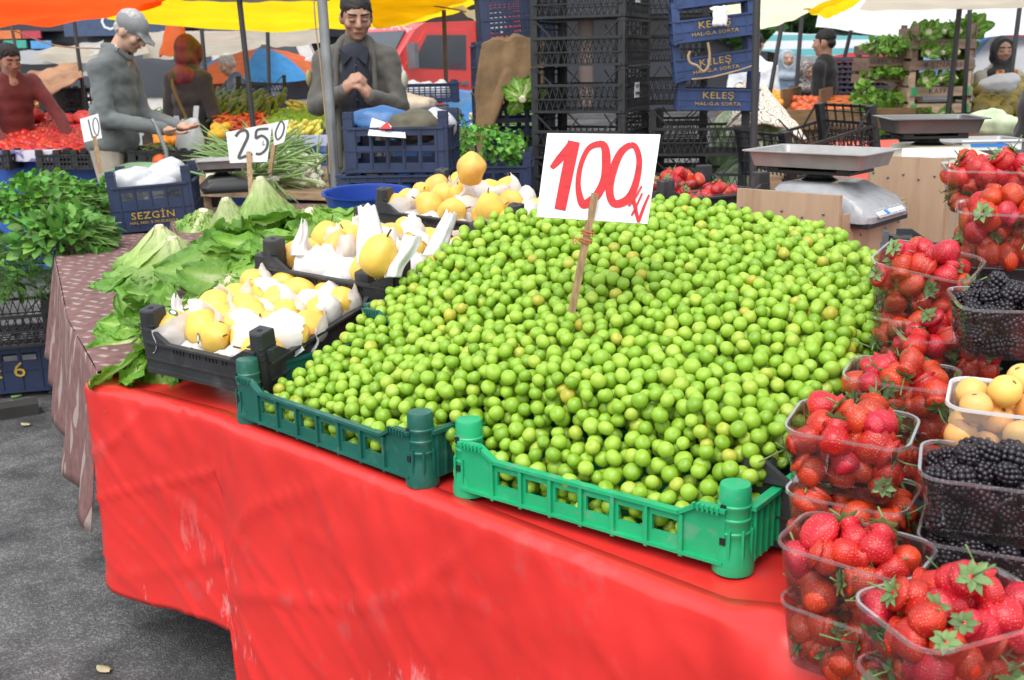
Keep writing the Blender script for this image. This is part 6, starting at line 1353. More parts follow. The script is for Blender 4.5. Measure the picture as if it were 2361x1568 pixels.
ch_ = [long_mesh('chilli', .11, .009, .003, gpep_m, .25, 6)]
pile_px('chilli', 'long green chilli behind the old man\'s hands', 'pepper', 'green chillies on the stall', ch_, 336, 402, 300, 255, 7.9, 8.8, 80, 10, lambda r: (r.uniform(0, 6), 1.3 + r.uniform(-.5, .5), 0), minpx=4)
pile_px('mandarin', 'orange mandarin below the green chillies', 'mandarin', 'mandarins on the stall', [ball_mesh('mandarin', .036, orange_m)], 362, 404, 328, 296, 7.5, 7.9, 24, 11, minpx=8)
pile_px('lemon', 'yellow lemon beside the long red peppers', 'lemon', 'lemons on the stall', [ball_mesh('lemon', .034, lemon_m, (1, 1.2, 1))], 492, 522, 312, 290, 7.4, 7.7, 10, 12, minpx=9)
c = PY(605, 212, 9.3); dup(proto, TR((c.x, c.y, c.z - .05), .2, s=.8), 'black folding crate behind the zucchini in front of the grey-haired man')
bed_px('dark stand behind the zucchini', drk, 560, 640, 222, 215, 9.2, 9.7, .03)
for k in range(5): c = PY(340 + 24 * k, 352 + 2 * k, 6.9); crate_blue('dark_crate', f'dark low crate, {ordw[k]} from the old man in the row below the chillies', TR((c.x, c.y, c.z - .12), .1), .2, .2, .14, blk_cr, 'dark crates below the chillies', 2, 3, .01)
pile_px('small_cucumber', 'small mottled cucumber in the dark crates below the chillies', 'cucumber', 'cucumbers below the chillies', [long_mesh('small_cucumber', .09, .014, .012, zuc_m)], 330, 400, 350, 334, 6.9, 7.1, 24, 14, lambda r: (r.uniform(0, 6), 1.4, 0), minpx=5)
mb = MB(); mb.tube([PY(350, 275, 5.9), PY(356, 282, 5.9), PY(382, 345, 5.9), PY(388, 390, 5.9)], .012, 8); tag(mb.build('trolley_handle', galv), 'bare metal trolley handle beside the old man', 'trolley')
crumple('orange carrier bag on the ground beyond the old man', 'bag', PY(374, 372, 6.6), (.055, .05, .045), mat('orange_bag', (.72, .13, .01), .4, var=.1, trans=.4, bump=.5, bs=14), 55, 'orange_bag')
# hanging orange bag
hb = PY(405, 88, 9.2); mb = MB(); mb.grid(lambda u, v: (hb.x + (.03 + .12 * v ** .7) * math.cos(u * 6.283) * (1 + .2 * nz3(math.cos(u * 6.28) * 2, math.sin(u * 6.28) * 2, v * 3)), hb.y + (.02 + .06 * v ** .7) * math.sin(u * 6.283), hb.z + .16 - .30 * v + .03 * nz3(u * 9, v * 3, 1)), 24, 16, closeu=True); mb.tube([(hb.x, hb.y, hb.z + .15), (hb.x - .01, hb.y, hb.z + .26)], .006, 5); tag(mb.build('hanging_bag', MATS['orange_bag'], ang=180), 'orange carrier bag hanging from the yellow awning above the red headscarf', 'bag')

# behind the seller: crate of bottles, bags, blue sheet, onions
c = PY(985, 236, 7.6); crate_blue('bottle_crate', 'dark wire crate of white packs behind the grey-fleeced man', TR((c.x, c.y, c.z), .1), .42, .3, .13, navy, 'crates behind the seller', 5, 9, .02)
for k in range(3): crumple(['white pack at the left of the wire crate', 'white pack in the middle of the wire crate', 'white pack at the right of the wire crate'][k], 'pack', PY(955 + 30 * k, 212, 7.7), (.07, .07, .08), bag_w, 70 + k, 'white_pack')
crumple('clear sack of bread-like loaves behind the seller\'s elbow', 'bag', PY(930, 243, 7.2), (.22, .12, .07), mat('tan_sack', (.55, .45, .33), .5, var=.3, ns=10, trans=.2), 76, 'bread_sack')
bed_px('blue plastic crate wall behind the bag crate', mat('blue_plastic', (.02, .07, .22), .4, var=.15), 900, 1035, 262, 240, 6.8, 7.8, .0, name='blue_bin', cat='bin')
tarp_l = mat('bright_blue_tarp', (.05, .26, .72), .4, var=.2, ns=5, bump=.6, bs=9); mb = MB(); A, B, C_, D_ = PY(1020, 222, 9.5), PY(1150, 218, 9.3), PY(1150, 300, 8.2), PY(1030, 296, 8.2); mb.grid(lambda u, v: A.lerp(B, u).lerp(D_.lerp(C_, u), v) + Vector((0, -.1 * math.sin(v * 3.1), .12 * math.sin(v * 3.14) + .06 * nz3(u * 5, v * 5, 2))), 22, 18); o = mb.build('blue_sheet', tarp_l); so = o.modifiers.new('s', 'SOLIDIFY'); so.thickness = .006; tag(o, 'bright blue plastic sheet over goods beyond the navy crates', 'tarpaulin')
bed_px('dark stand under the bright blue sheet', drk, 1035, 1145, 305, 235, 8.3, 9.4, .12)
for i in range(40):
    u, v = random.random(), random.random(); c = PY(1085 + 60 * u, 298 - 38 * v, 7.9 + .4 * v); b, l, r_ = onp[i % 3]; o = put('spring_onion', b, None, TR(c, random.uniform(1.2, 2.2), 1.4, 0, 1.1)); tag(o, 'spring onion in the heap beside the bright blue sheet', 'spring onion', 'spring onions by the blue sheet'); put('leaves', l, o)
bed_px('carton under the far spring onions', mat('brown_carton', (.36, .24, .15), .8, var=.15), 1082, 1150, 306, 285, 7.7, 8.4, .02, name='carton', cat='carton')
bunch('wilted spring onion greens spilling by the parsley crate', PY(1075, 305, 6.2), (.12, .1, .06), 110, (.08, .008), small_k, 77, (.2, -.4, -.5), stems=50, stemlen=.15)
crumple('dark green produce in the back of the wire crates', 'bag', PY(1000, 268, 6.6), (.18, .1, .06), navy, 78, 'dark_bag')

# right: melons, carpet, tilted crate, red sheet
mel_m = mat('melon_skin', (.26, .40, .18), .35, var=.3, ns=16, col2=(.55, .64, .46), c2s=18, c2lo=.45, c2hi=.6)
for k, (x, y, Y, r) in enumerate([(1700, 372, 6.1, .17), (1705, 440, 5.9, .17), (1762, 425, 6.2, .18), (1700, 310, 6.5, .16), (1760, 345, 6.4, .17), (1650, 420, 6.3, .16)]):
    mb = MB(); mb.ball((0, 0, 0), (r, r, r * 1.1), 24, 16); o = mb.build('watermelon', mel_m, ang=180); o.matrix_world = TR(PY(x, y, Y), k, .6 * k, .3); tag(o, ['pale watermelon shining between the black crates and the dark pole', 'lower watermelon left of the dark pole', 'watermelon just right of the dark pole', 'upper watermelon under the carpet', 'watermelon under the carpet right of the pole', 'watermelon behind the black mesh crates'][k], 'watermelon', 'watermelons under the carpet')
bed_px('low stand under the watermelons', drk, 1640, 1800, 470, 440, 5.8, 6.7, .12)
def carpet():
    m = mat('floral_carpet', (.74, .69, .58), .9, var=.12, ns=20, bump=.4, bs=90); t = m.node_tree; n = t.nodes; b = n[m['bsdf']]; L = t.links; src = b.inputs['Base Color'].links[0].from_socket; tc = n.new('ShaderNodeTexCoord')
    v = n.new('ShaderNodeTexVoronoi'); v.inputs['Scale'].default_value = 9; L.new(tc.outputs['Object'], v.inputs['Vector']); s = n.new('ShaderNodeMath'); s.operation = 'SINE'; mu = n.new('ShaderNodeMath'); mu.operation = 'MULTIPLY'; mu.inputs[1].default_value = 38; L.new(v.outputs['Distance'], mu.inputs[0]); L.new(mu.outputs[0], s.inputs[0])
    r = n.new('ShaderNodeMapRange'); r.inputs[1].default_value = .72; r.inputs[2].default_value = .85; L.new(s.outputs[0], r.inputs[0]); mx = n.new('ShaderNodeMix'); mx.data_type = 'RGBA'; q = n.new('ShaderNodeRGB'); q.outputs[0].default_value = (.14, .05, .055, 1); L.new(r.outputs[0], mx.inputs[0]); L.new(src, mx.inputs[6]); L.new(q.outputs[0], mx.inputs[7]); L.new(mx.outputs[2], b.inputs['Base Color']); return m
cpt = carpet(); mb = MB(); A, B, C_, D_ = PY(1690, 205, 6.6), PY(1765, 212, 6.9), PY(1860, 330, 6.0), PY(1672, 300, 5.9)
mb.grid(lambda u, v: A.lerp(B, u).lerp(D_.lerp(C_, u), v) + Vector((0, -.08 * math.sin(v * 3), .06 * math.sin(u * 3.1) + .03 * nz3(u * 5, v * 5, 6))), 24, 24); o = mb.build('carpet', cpt); so = o.modifiers.new('s', 'SOLIDIFY'); so.thickness = .012; tag(o, 'cream floral carpet thrown over the watermelons', 'carpet')
c = PY(1870, 320, 5.2); dup(proto, TR((c.x, c.y, c.z - .12), .35, 0, -.22), 'black folding crate tilted behind the nearer scale')
c = PY(1870, 345, 5.2); mb = MB(); mb.box((c.x, c.y, (c.z - .1) / 2), (.5, .45, c.z - .1)); tag(mb.build('plinth_box', w, None, False), 'wooden box under the tilted black crate', 'box')
rs_ = mat('red_sheet', (.66, .06, .04), .5, var=.1, bump=.2, bs=8); P = [tuple(PZ(x, y, .95).xy) for x, y in [(1880, 470), (1900, 330), (2070, 322), (2120, 470)]]
draped('red_sheet', 'plain red sheet covering the table behind the scales', P, .95, .5, rs_, [(0, 1), (1, 2), (2, 3)], .004, .01, 8, .02); plain_table('table under the plain red sheet behind the scales', P, .95)
# carrot stall
bed_px('brown wooden stand of the carrot stall', woodb, 1755, 1990, 262, 222, 9.0, 10.3, .02)
c = PY(1895, 275, 8.95); mb = MB(); mb.box((0, 0, 0), (1.7, .05, .16)); o = mb.build('fascia_board', woodb, None, False); o.matrix_world = TR(c, 0); tag(o, 'long brown board along the front of the carrot stall', 'board')
pile_px('orange', 'orange at the left end of the carrot stall', 'orange', 'oranges by the carrots', [ball_mesh('orange', .040, orange_m)], 1745, 1800, 240, 212, 9.2, 10.2, 30, 21, minpx=9)
pile_px('tomato', 'tomato between the boards of the carrot stall', 'tomato', 'tomatoes by the carrots', [ball_mesh('tomato', .045, mat('orange_tomato', (.60, .10, .02), .35, rnd=.15))], 1832, 1888, 258, 228, 9.05, 9.8, 24, 22, minpx=10)
pile_px('carrot', 'orange carrot heaped at the right of the carrot stall', 'carrot', 'carrots on the stall', [long_mesh('carrot', .20, .022, .006, car_m, .05), long_mesh('carrot', .17, .02, .006, car_m, -.05)], 1905, 1985, 262, 222, 9.0, 9.9, 70, 23, lambda r: (r.uniform(.9, 2.2), 1.5, r.uniform(-.3, .3)), minpx=5)
for k, (xa, xb, y0, y1, d) in enumerate([(1800, 1832, 258, 215, 9.3), (1888, 1912, 262, 215, 9.2)]):
    a, b = PY(xa, y0, d), PY(xb + 10, y0, d + .9); mb = MB(); h = PY(xa, y1, d).z - a.z; t = (b - a); t.z = 0; M = frame(t.normalized(), Vector((-t.normalized().y, t.normalized().x, 0)), Vector((0, 0, 1)), a); mb.box((t.length / 2, 0, h / 2), (t.length, .02, h + .06), M); tag(mb.build('divider_board', woodb, None, False), ['brown board between oranges and tomatoes', 'brown board between tomatoes and carrots'][k], 'board')
egg_m = mat('egg_tray', (.10, .085, .12), .9, var=.2); c = PY(1965, 222, 10.8)
for k in range(8):
    mb = MB(); mb.box((0, 0, .01), (.30, .30, .02)); [mb.lathe([(.02, .02), (.012, .045)], 6, TR((-.12 + .06 * i, -.12 + .06 * j, 0))) for i in range(5) for j in range(5)]
    if k == 0: egg_me = mb.mesh('egg_tray', egg_m, False)
    for q in (0, 1): o = put('egg_tray', egg_me, None, TR((c.x - .16 + .32 * q, c.y, c.z - .02 + .05 * k), .05 * (k % 3))); tag(o, f'dark egg tray, {ordw[k]} layer of the ' + ('left' if q == 0 else 'right') + ' egg stack', 'egg tray', 'egg trays stacked by the carrots')
bed_px('dark stand under the egg trays', drk, 1930, 2000, 228, 220, 10.4, 11.2, .02)
# wooden lettuce crates in two towers
slat = mat('crate_slat', (.50, .36, .26), .75, var=.25, ns=6, stretch=(1, 6, 6), rnd=.2); slat_d = mat('crate_slat_dark', (.25, .165, .125), .8, var=.3, ns=6, stretch=(1, 6, 6), rnd=.2)
def wood_crate(label, M, L, W, H, m, txt=None, ends=None):
    r = thing('wooden_crate', label, 'crate', M, 'wooden lettuce crates')
    for sx_ in (-1, 1):
        for sy_ in (-1, 1): mb = MB(); mb.box((sx_ * (L / 2 - .025), sy_ * (W / 2 - .02), H * .52), (.045, .03, H * 1.04)); mb.build('corner_post', m, r, False)
    for sd in range(4):
        ln = L if sd % 2 == 0 else W; Mw = wallM(sd, L, W)
        for z in (.045,) if sd % 2 == 0 else (.04, .14):
            mb = MB(); mb.box((0, -.006, z), (ln + .012, .010, .075), Mw); s = mb.build('slat', m, r, False)
            if txt and sd == 0: put('lettering', text_mesh(txt, .055, ink_m, sx=1.1), s, Mw @ TR((0, -.0125, z), 0, math.pi / 2))
            if ends and sd == 0:
                for q in (-1, 1): mb = MB(); mb.box((q * ln * .42, -.0118, z), (.05, .002, .07), Mw); mb.build('painted_end', ends, s, False)
    mb = MB(); mb.box((0, 0, .012), (L - .02, W - .02, .01)); mb.build('floor', m, r, False); return r
grn_p = mat('green_paint', (.05, .38, .16), .6)
t2 = PY(2165, 300, 9.0); t1 = PY(2045, 322, 9.2)
tx2 = ['KIRGIL UĞUR', None, 'KAFFA', '8 ŞİNARLI', 'ATON']
for k in range(5):
    z = PY(2165, (296, 250, 211, 150, 102)[k], 9.).z - .045; wood_crate(f'wooden lettuce crate, {ordw[k]} of the taller crate tower', TR((t2.x, t2.y + .2, z), -.06 + .02 * (k % 2)), .50, .36, .20, slat if k in (1, 2) else slat_d, tx2[k], grn_p if k in (1, 2) else None)
    for q in range(3):
        hx = -.16 + .13 * q
        if k == 1: continue
        lettuce(f'cut cabbage lettuce, {["left", "middle", "right"][q]} head in the {ordw[k]} crate of the taller tower', TR((t2.x + hx, t2.y - .02, z + .14), q * 2.1, R_(75), 0), rom, 8, .12, .55, .46, 'lettuces in the taller tower', 200 + 10 * k + q)
    lettuce(f'lettuce leaves spilling right of the {ordw[k]} crate of the taller tower', TR((t2.x + .27, t2.y + .15, z + .16), k, R_(-20), R_(70)), rom, 10, .3, 1.1, .6, 'lettuces spilling from the taller tower', 260 + k)
for q in range(4): lettuce(['left', 'second', 'third', 'right'][q] + ' lettuce lying on top of the taller tower', TR((t2.x - .2 + .15 * q, t2.y + .12, PY(2165, 90, 9.).z), q * 1.7, R_(60), .2), rom, 11, .2, 1.0, .62, 'lettuces on top of the taller tower', 280 + q)
tx1 = [None, None, 'DAĞENLİOĞLU', 'ÖZEL KIVIRCIK']
for k in range(4):
    z = PY(2045, (318, 268, 180, 142)[k], 9.2).z - .045
    if k == 0: crate_blue('green_crate', 'pale green plastic crate at the foot of the shorter lettuce tower', TR((t1.x, t1.y + .2, z), .0), .42, .34, .18, mat('sage_plastic', (.10, .26, .18), .5, var=.1), 'green crates', 2, 3, .03)
    else: wood_crate(f'wooden lettuce crate, {ordw[k]} of the shorter crate tower', TR((t1.x + .01 * k, t1.y + .2, z), .03), .44, .36, .17, slat if k < 2 else slat_d, tx1[k])
    bunch(f'curly lettuce foliage bulging from the {ordw[k]} crate of the shorter tower', Vector((t1.x, t1.y + .08, z + (.15 if k != 2 else .09))), (.20, .16, .085 if k != 2 else .03), 300, (.05, .05), mat('kivircik_leaf', (.24, .46, .07), .5, var=.2, rnd=.35, island=True, trans=.3), 300 + k, None, 'lettuce', 'lettuce_heap', 'curly lettuces in the shorter tower')
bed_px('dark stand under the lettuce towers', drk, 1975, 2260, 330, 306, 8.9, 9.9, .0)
bunch('light green lettuce drooping left of the shorter tower', PY(1992, 235, 9.0), (.06, .1, .16), 110, (.06, .055), MATS['kivircik_leaf'], 310, None, 'lettuce', 'lettuce_heap', 'curly lettuces in the shorter tower')
ban_m = mat('dark_yellow_fruit', (.16, .12, .012), .5, var=.3, rnd=.3)  # a darker, duller yellow than the other fruit
pile_px('quince', 'dull yellow quince at the right edge', 'quince', 'quinces at the right edge', [ball_mesh('quince', .06, ban_m, (1, 1, 1.1))], 2262, 2375, 262, 190, 8.0, 8.8, 36, 31, minpx=13)
bed_px('black stand under the quinces at the right edge', drk, 2258, 2400, 272, 200, 7.9, 8.9, .05)
crumple('white carrier bag lying on the quinces', 'bag', PY(2305, 190, 8.2), (.14, .08, .07), bag_w, 90, 'plastic_bag')
crumple('bag of pale vegetables behind the arrow scale', 'bag', PY(2285, 290, 4.6), (.12, .08, .07), mat('celery_bag', (.45, .52, .34), .4, var=.3, ns=14), 91, 'vegetable_bag')

# ================================================================== awnings
def awning(label, cs, m, sag=.05, name='awning', nu=24, nv=14, thick=.006, seed=0, cat='awning'):
    P = [PY(*c) for c in cs]; mb = MB(); mb.grid(lambda u, v: P[0].lerp(P[1], u).lerp(P[3].lerp(P[2], u), v) + Vector((0, 0, -sag * math.sin(u * math.pi) * (.4 + .6 * v) + .03 * nz3(u * 6, v * 4, seed))), nu, nv); o = mb.build(name, m); tag(o, label, cat, 'market awnings'); return o
yel = mat('yellow_awning', (.80, .55, .012), .6, var=.1, ns=3, trans=.82); ora = mat('orange_awning', (.90, .09, .015), .6, var=.08, ns=3, trans=.82); bei = mat('beige_awning', (.72, .64, .52), .8, var=.1, ns=3, trans=.6); whi = mat('white_awning', (.85, .86, .88), .7, var=.05, ns=3, trans=.7); yew = mat('pale_yellow_awning', (.90, .84, .55), .6, var=.06, ns=3, trans=.78); redc = mat('red_awning', (.62, .05, .06), .7, var=.1, trans=.45)
def stripes(nm, a, b, sc, rot=0.):
    m = mat(nm, a, .7, var=.04, trans=.45); t = m.node_tree; n = t.nodes; bs = n[m['bsdf']]; L = t.links; tc = n.new('ShaderNodeTexCoord'); wv = n.new('ShaderNodeTexWave'); wv.bands_direction = 'Z'; wv.inputs['Scale'].default_value = sc; L.new(tc.outputs['Object'], wv.inputs['Vector']); r = n.new('ShaderNodeMapRange'); r.inputs[1].default_value = .55; r.inputs[2].default_value = .65; L.new(wv.outputs['Fac'], r.inputs[0])
    mx = n.new('ShaderNodeMix'); mx.data_type = 'RGBA'; mx.inputs[6].default_value = (*a, 1); mx.inputs[7].default_value = (*b, 1); L.new(r.outputs[0], mx.inputs[0]); L.new(mx.outputs[2], bs.inputs['Base Color']); return m
awning('orange-red awning over the tomatoes at the top left corner', [(-80, -25, 7.3), (400, -30, 7.0), (372, 12, 7.9), (-60, 62, 8.4)], ora, .05, seed=1)
awning('yellow awning spanning the top left above the peppers', [(350, -20, 7.5), (1150, -25, 7.8), (880, 62, 9.6), (246, 44, 8.6)], yel, .06, seed=2, nu=36)
awning('right part of the yellow awning in front of the red truck', [(800, -25, 7.8), (1180, -25, 7.8), (1112, 8, 8.6), (868, 66, 9.6)], yel, .03, seed=3)
awning('grey strip of awning at the very top left', [(300, -22, 7.1), (820, -22, 7.1), (760, 2, 7.3), (360, 2, 7.3)], mat('grey_awning', (.35, .33, .30), .8, trans=.2), .0, seed=4)
awning('beige stall roof behind the old man', [(120, 108, 14.5), (330, 88, 14.5), (345, 122, 11.5), (70, 140, 11.5)], bei, .06, seed=5)
awning('white stall roof at the far left', [(40, 118, 15), (240, 92, 15), (225, 125, 12.4), (30, 146, 12.4)], whi, .05, seed=6)
awning('beige stall roof behind the red headscarf', [(330, 72, 15.5), (620, 66, 15.5), (600, 108, 12.4), (330, 135, 12.)], bei, .06, seed=7)
awning('beige awning edge hanging left of the grey-fleeced man', [(560, 62, 11), (760, 66, 11), (740, 98, 10.4), (560, 92, 10.6)], bei, .05, seed=8)
awning('white cloth hung left of the crate stacks', [(1030, 8, 8.6), (1165, 30, 8.0), (1165, 78, 8.0), (1060, 24, 8.5)], whi, .02, seed=9)
awning('pale yellow awning above the white-coated man', [(1540, -30, 7.2), (2060, -40, 6.8), (1880, 18, 7.8), (1720, 64, 8.6)], yew, .05, seed=10)
awning('yellow fringe of the pale awning at the upper right', [(1850, 22, 7.6), (2090, -60, 6.5), (1990, -2, 8.0), (1905, 42, 8.4)], yel, .02, seed=11)
awning('white canopy over the lettuce towers', [(1900, -25, 8.6), (2460, -35, 8.6), (2440, 70, 11.5), (1880, 62, 11.5)], whi, .10, seed=12)
awning('cream canopy edge at the top right corner', [(2020, -30, 7.4), (2480, -40, 7.4), (2460, 10, 8.2), (1980, 22, 8.4)], bei, .02, seed=13)
awning('teal striped umbrella roof beyond the man in black', [(1790, 72, 15.5), (2040, 82, 15.5), (2030, 118, 13.6), (1745, 118, 13.6)], stripes('teal_stripes', (.8, .82, .82), (.10, .45, .48), 1.6), .05, seed=14)
awning('red market tent behind the man in black', [(1880, 118, 19.5), (2010, 100, 19.5), (2070, 135, 17.5), (1840, 162, 17.5)], redc, .05, seed=15)
awning('white-topped tent right of the red tent', [(1990, 98, 20), (2120, 98, 20), (2130, 140, 18), (1980, 140, 18)], whi, .04, seed=16)
awning('dark red awning strip behind the lettuce towers', [(2060, 74, 13), (2380, 66, 13), (2380, 82, 12.6), (2060, 88, 12.6)], mat('dark_red_strip', (.26, .02, .03), .7), .0, seed=17)
def umbrella(label, x, y, Y, R, ms, h):
    c = PY(x, y, Y); r = thing('parasol', label, 'parasol', TR((c.x, c.y, 0)), 'parasols'); n = len(ms) * 4
    for i in range(8):
        mb = MB(); a0, a1 = i * math.pi / 4, (i + 1) * math.pi / 4
        mb.grid(lambda u, v: (R * v * math.cos(a0 + (a1 - a0) * u), R * v * math.sin(a0 + (a1 - a0) * u), c.z - h * v * v - .03 * math.sin(u * math.pi) * v), 5, 6); o = mb.build('panel', ms[i % len(ms)], r)
    mb = MB(); mb.tube([(0, 0, 0), (0, 0, c.z)], .02, 8); mb.build('pole', galv, r)
umbrella('blue and orange parasol behind the yellow awning pole', 600, 112, 15.5, 1.15, [mat('blue_canvas', (.05, .28, .62), .7, trans=.4), mat('orange_canvas', (.70, .16, .05), .7, trans=.4)], .42)
umbrella('pale blue and white parasol at the right edge', 2340, 55, 13.5, 1.3, [mat('pale_blue_canvas', (.22, .40, .72), .7, trans=.45), whi], .55)
umbrella('white round parasol just left of the man in black', 1868, 118, 15.5, .55, [whi], .35)
pole('dark slanted pole holding the yellow awning left of the peppers', 553, 10, 7.2, .018, dark_pole, 2.3, 585, 300); pole('rusty pole in front of the red truck door', 1024, 40, 8.6, .017, rust_pole, 2.1, 1030, 235); pole('thin dark pole behind the old man\'s back', 172, 60, 9.2, .016, dark_pole, 2.0, 188, 180)
pole('thin dark pole at the far left by the maroon sweater', 32, 90, 8.9, .012, rust_pole, 2.0, 46, 165); pole('dark pole behind the red headscarf woman\'s shoulder', 470, 128, 11, .02, dark_pole, 1.9, 478, 220); pole('pole in front of the white car', 617, 75, 10.2, .018, dark_pole, 2.0, 620, 180)
pole('black canopy pole behind the dark pole', 1802, 60, 9.0, .018, dark_pole, 2.2, 1776, 210); pole('blue canopy pole left of the man in black', 1846, 70, 11.5, .022, nav and dark_pole, 2.2, 1840, 150); pole('canopy pole right of the man in black', 1965, 60, 11.4, .02, dark_pole, 2.1, 1938, 170)
pole('dark pole above the taller lettuce tower', 2215, -5, 8.3, .02, dark_pole, 2.2, 2208, 60); pole('second dark pole above the taller lettuce tower', 2238, -5, 8.5, .018, dark_pole, 2.2, 2234, 60); pole('dark pole beside the woman in the plaid shawl', 2352, 10, 8.6, .018, dark_pole, 2.2, 2338, 120)
for k, pts in enumerate([[(30, 70), (130, 105), (240, 112)], [(880, -5), (1040, 20), (1075, 28)], [(690, 25), (760, 15), (820, 5)]]):
    mb = MB(); mb.tube(smooth_path([PY(x, y, 8.3) for x, y in pts]), .006, 5); tag(mb.build('guy_rope', rope_m), ['guy rope stretched across the upper left', 'guy rope below the yellow awning by the truck', 'guy rope under the yellow awning by the pole'][k], 'rope')

# ================================================================== vehicles and buildings beyond
tr_red = mat('truck_red', (.62, .055, .05), .3, var=.04, coat=.4); glass = mat('car_glass', (.05, .06, .075), .06, var=.1, ns=2, spec=.8); wht_p = mat('white_car_paint', (.75, .77, .8), .25, var=.03, coat=.5); rub = mat('tyre', (.012, .012, .012), .8); chrome = mat('mirror_grey', (.12, .13, .14), .3)
def wheels(r, xs, yhalf, R):
    for x in xs:
        for s in (-1, 1):
            mb = MB(); mb.lathe([(R * .55, -.1), (R * .95, -.1), (R, -.06), (R, .06), (R * .95, .1), (R * .55, .1)], 20, TR((x, s * yhalf, R), 0, math.pi / 2)); q = mb.build('wheel', rub, r); mb = MB(); mb.lathe([(.01, -.06), (R * .56, -.085), (R * .56, .085), (.01, .06)], 16, TR((x, s * yhalf, R), 0, math.pi / 2)); mb.build('rim', chrome, q)
def inset(mb, poly, y, th=.03): mb.prism(poly, y - th, y); return mb
tp = PY(1000, 200, 19.5); yawt = R_(42); tr = thing('red_truck', 'red lorry with slatted cargo body parked behind the seller', 'truck', TR((tp.x - .45, tp.y, 0), yawt))
mb = MB(); cab = [(-2.35, .55), (-2.38, 1.05), (-1.15, 1.28), (-.55, 1.98), (-.35, 2.08), (.75, 2.12), (.80, .55)]; mb.prism(cab, -1.0, 1.0); mb.build('cab', tr_red, tr, False)
mb = MB(); mb.prism([(-.82, .62), (.58, .62), (.60, 1.95), (-.38, 1.95), (-.82, 1.40)], -1.03, -.995); dr = mb.build('door', tr_red, tr, False); mb = MB(); mb.prism([(-.70, 1.36), (.48, 1.30), (.50, 1.88), (-.34, 1.88)], -1.04, -1.0); mb.build('door_window', glass, dr, False); mb = MB(); mb.box((.42, -1.05, 1.08), (.16, .04, .06)); mb.build('handle', chrome, dr, False)
mb = MB(); a, b = Vector((-1.10, 0, 1.33)), Vector((-.60, 0, 1.96)); mb.add([(a.x - .03, -.88, a.z), (a.x - .03, .88, a.z), (b.x - .03, .80, b.z), (b.x - .03, -.80, b.z), (a.x + .02, -.88, a.z - .03), (a.x + .02, .88, a.z - .03), (b.x + .02, .8, b.z - .03), (b.x + .02, -.8, b.z - .03)], [(0, 1, 2, 3), (7, 6, 5, 4)] + [(i, i + 4, (i + 1) % 4 + 4, (i + 1) % 4) for i in range(4)]); mb.build('windscreen', glass, tr, False)
mb = MB(); mb.box((-.78, -1.2, 1.55), (.08, .2, .40)); mb.build('mirror', chrome, tr, False); mb = MB(); mb.box((-2.4, -.7, .95), (.06, .35, .2)); mb.build('headlight', mat('lamp_glass', (.7, .65, .5), .2), tr, False); mb = MB(); mb.box((-2.3, -.99, .95), (.2, .06, .16)); mb.build('indicator_lamp', mat('amber', (.7, .35, .05), .3), tr, False)
mb = MB(); mb.box((-2.42, 0, .55), (.12, 2.0, .22)); mb.build('bumper', tr_red, tr, False)
mb = MB(); mb.box((1.25, 0, .78), (.8, 2.2, .16)); mb.build('chassis', tr_red, tr, False)
for k in range(9): mb = MB(); mb.box((1.25, -1.1, 1.0 + .17 * k), (.8, .05, .12)); mb.build('body_slat', tr_red, tr, False)
for k in range(2): mb = MB(); mb.box((.92 + .68 * k, -1.14, 1.7), (.10, .06, 1.75)); mb.build('body_post', tr_red, tr, False)
mb = MB(); mb.box((1.25, .2, 1.65), (.7, 1.7, 1.5)); mb.build('cargo', drk, tr, False)
mb = MB(); mb.box((.3, -1.03, .50), (1.6, .1, .16)); mb.build('step', tr_red, tr, False)
wheels(tr, (-1.6, 1.2), .85, .45); put('lettering', text_mesh('AZİM', .22, white_lab), tr, TR((.69, -1.02, 1.25), 0, math.pi / 2, math.pi / 2)); put('lettering', text_mesh('OTAÇ', .2, white_lab, sx=1.6), tr, TR((-1.1, -1.02, 2.02), 0, math.pi / 2))
def car(label, x, Y, yaw, L, H, m, name, gy=1.0):
    p = PY(x, 200, Y); r = thing(name, label, 'car', TR((p.x, p.y, 0), yaw)); mb = MB(); mb.prism([(-L / 2, .35), (-L / 2, .78), (-L * .27, .95), (-L * .12, H * .93), (-L * .02, H), (L * .40, H * .98), (L * .48, .95), (L / 2, .9), (L / 2, .35)], -.85, .85); mb.build('body', m, r, True, 30)
    mb = MB(); mb.prism([(-L * .22, .98), (-L * .11, H * .9), (L * .12, H * .93), (L * .12, .98)], -.875, -.84); mb.build('side_window', glass, r, False); mb = MB(); mb.prism([(L * .15, .98), (L * .15, H * .93), (L * .37, H * .92), (L * .43, .98)], -.875, -.84); mb.build('side_window', glass, r, False)
    mb = MB(); a, b = (-L * .262, .97), (-L * .125, H * .92); mb.add([(a[0] - .02, -.74, a[1]), (a[0] - .02, .74, a[1]), (b[0] - .02, .66, b[1]), (b[0] - .02, -.66, b[1])], [(0, 1, 2, 3), (3, 2, 1, 0)][:1]); mb.build('windscreen', glass, r, False)
    for s in (-1, 1): mb = MB(); mb.box((-L / 2 - .01, s * .6, .70), (.05, .3, .14)); mb.build('headlight', mat('clear_lamp', (.8, .82, .85), .1), r, False)
    mb = MB(); mb.box((-L / 2 - .02, 0, .48), (.06, 1.0, .16)); mb.build('grille', black_pl, r, False); wheels(r, (-L * .31, L * .30), .78, .31); return r
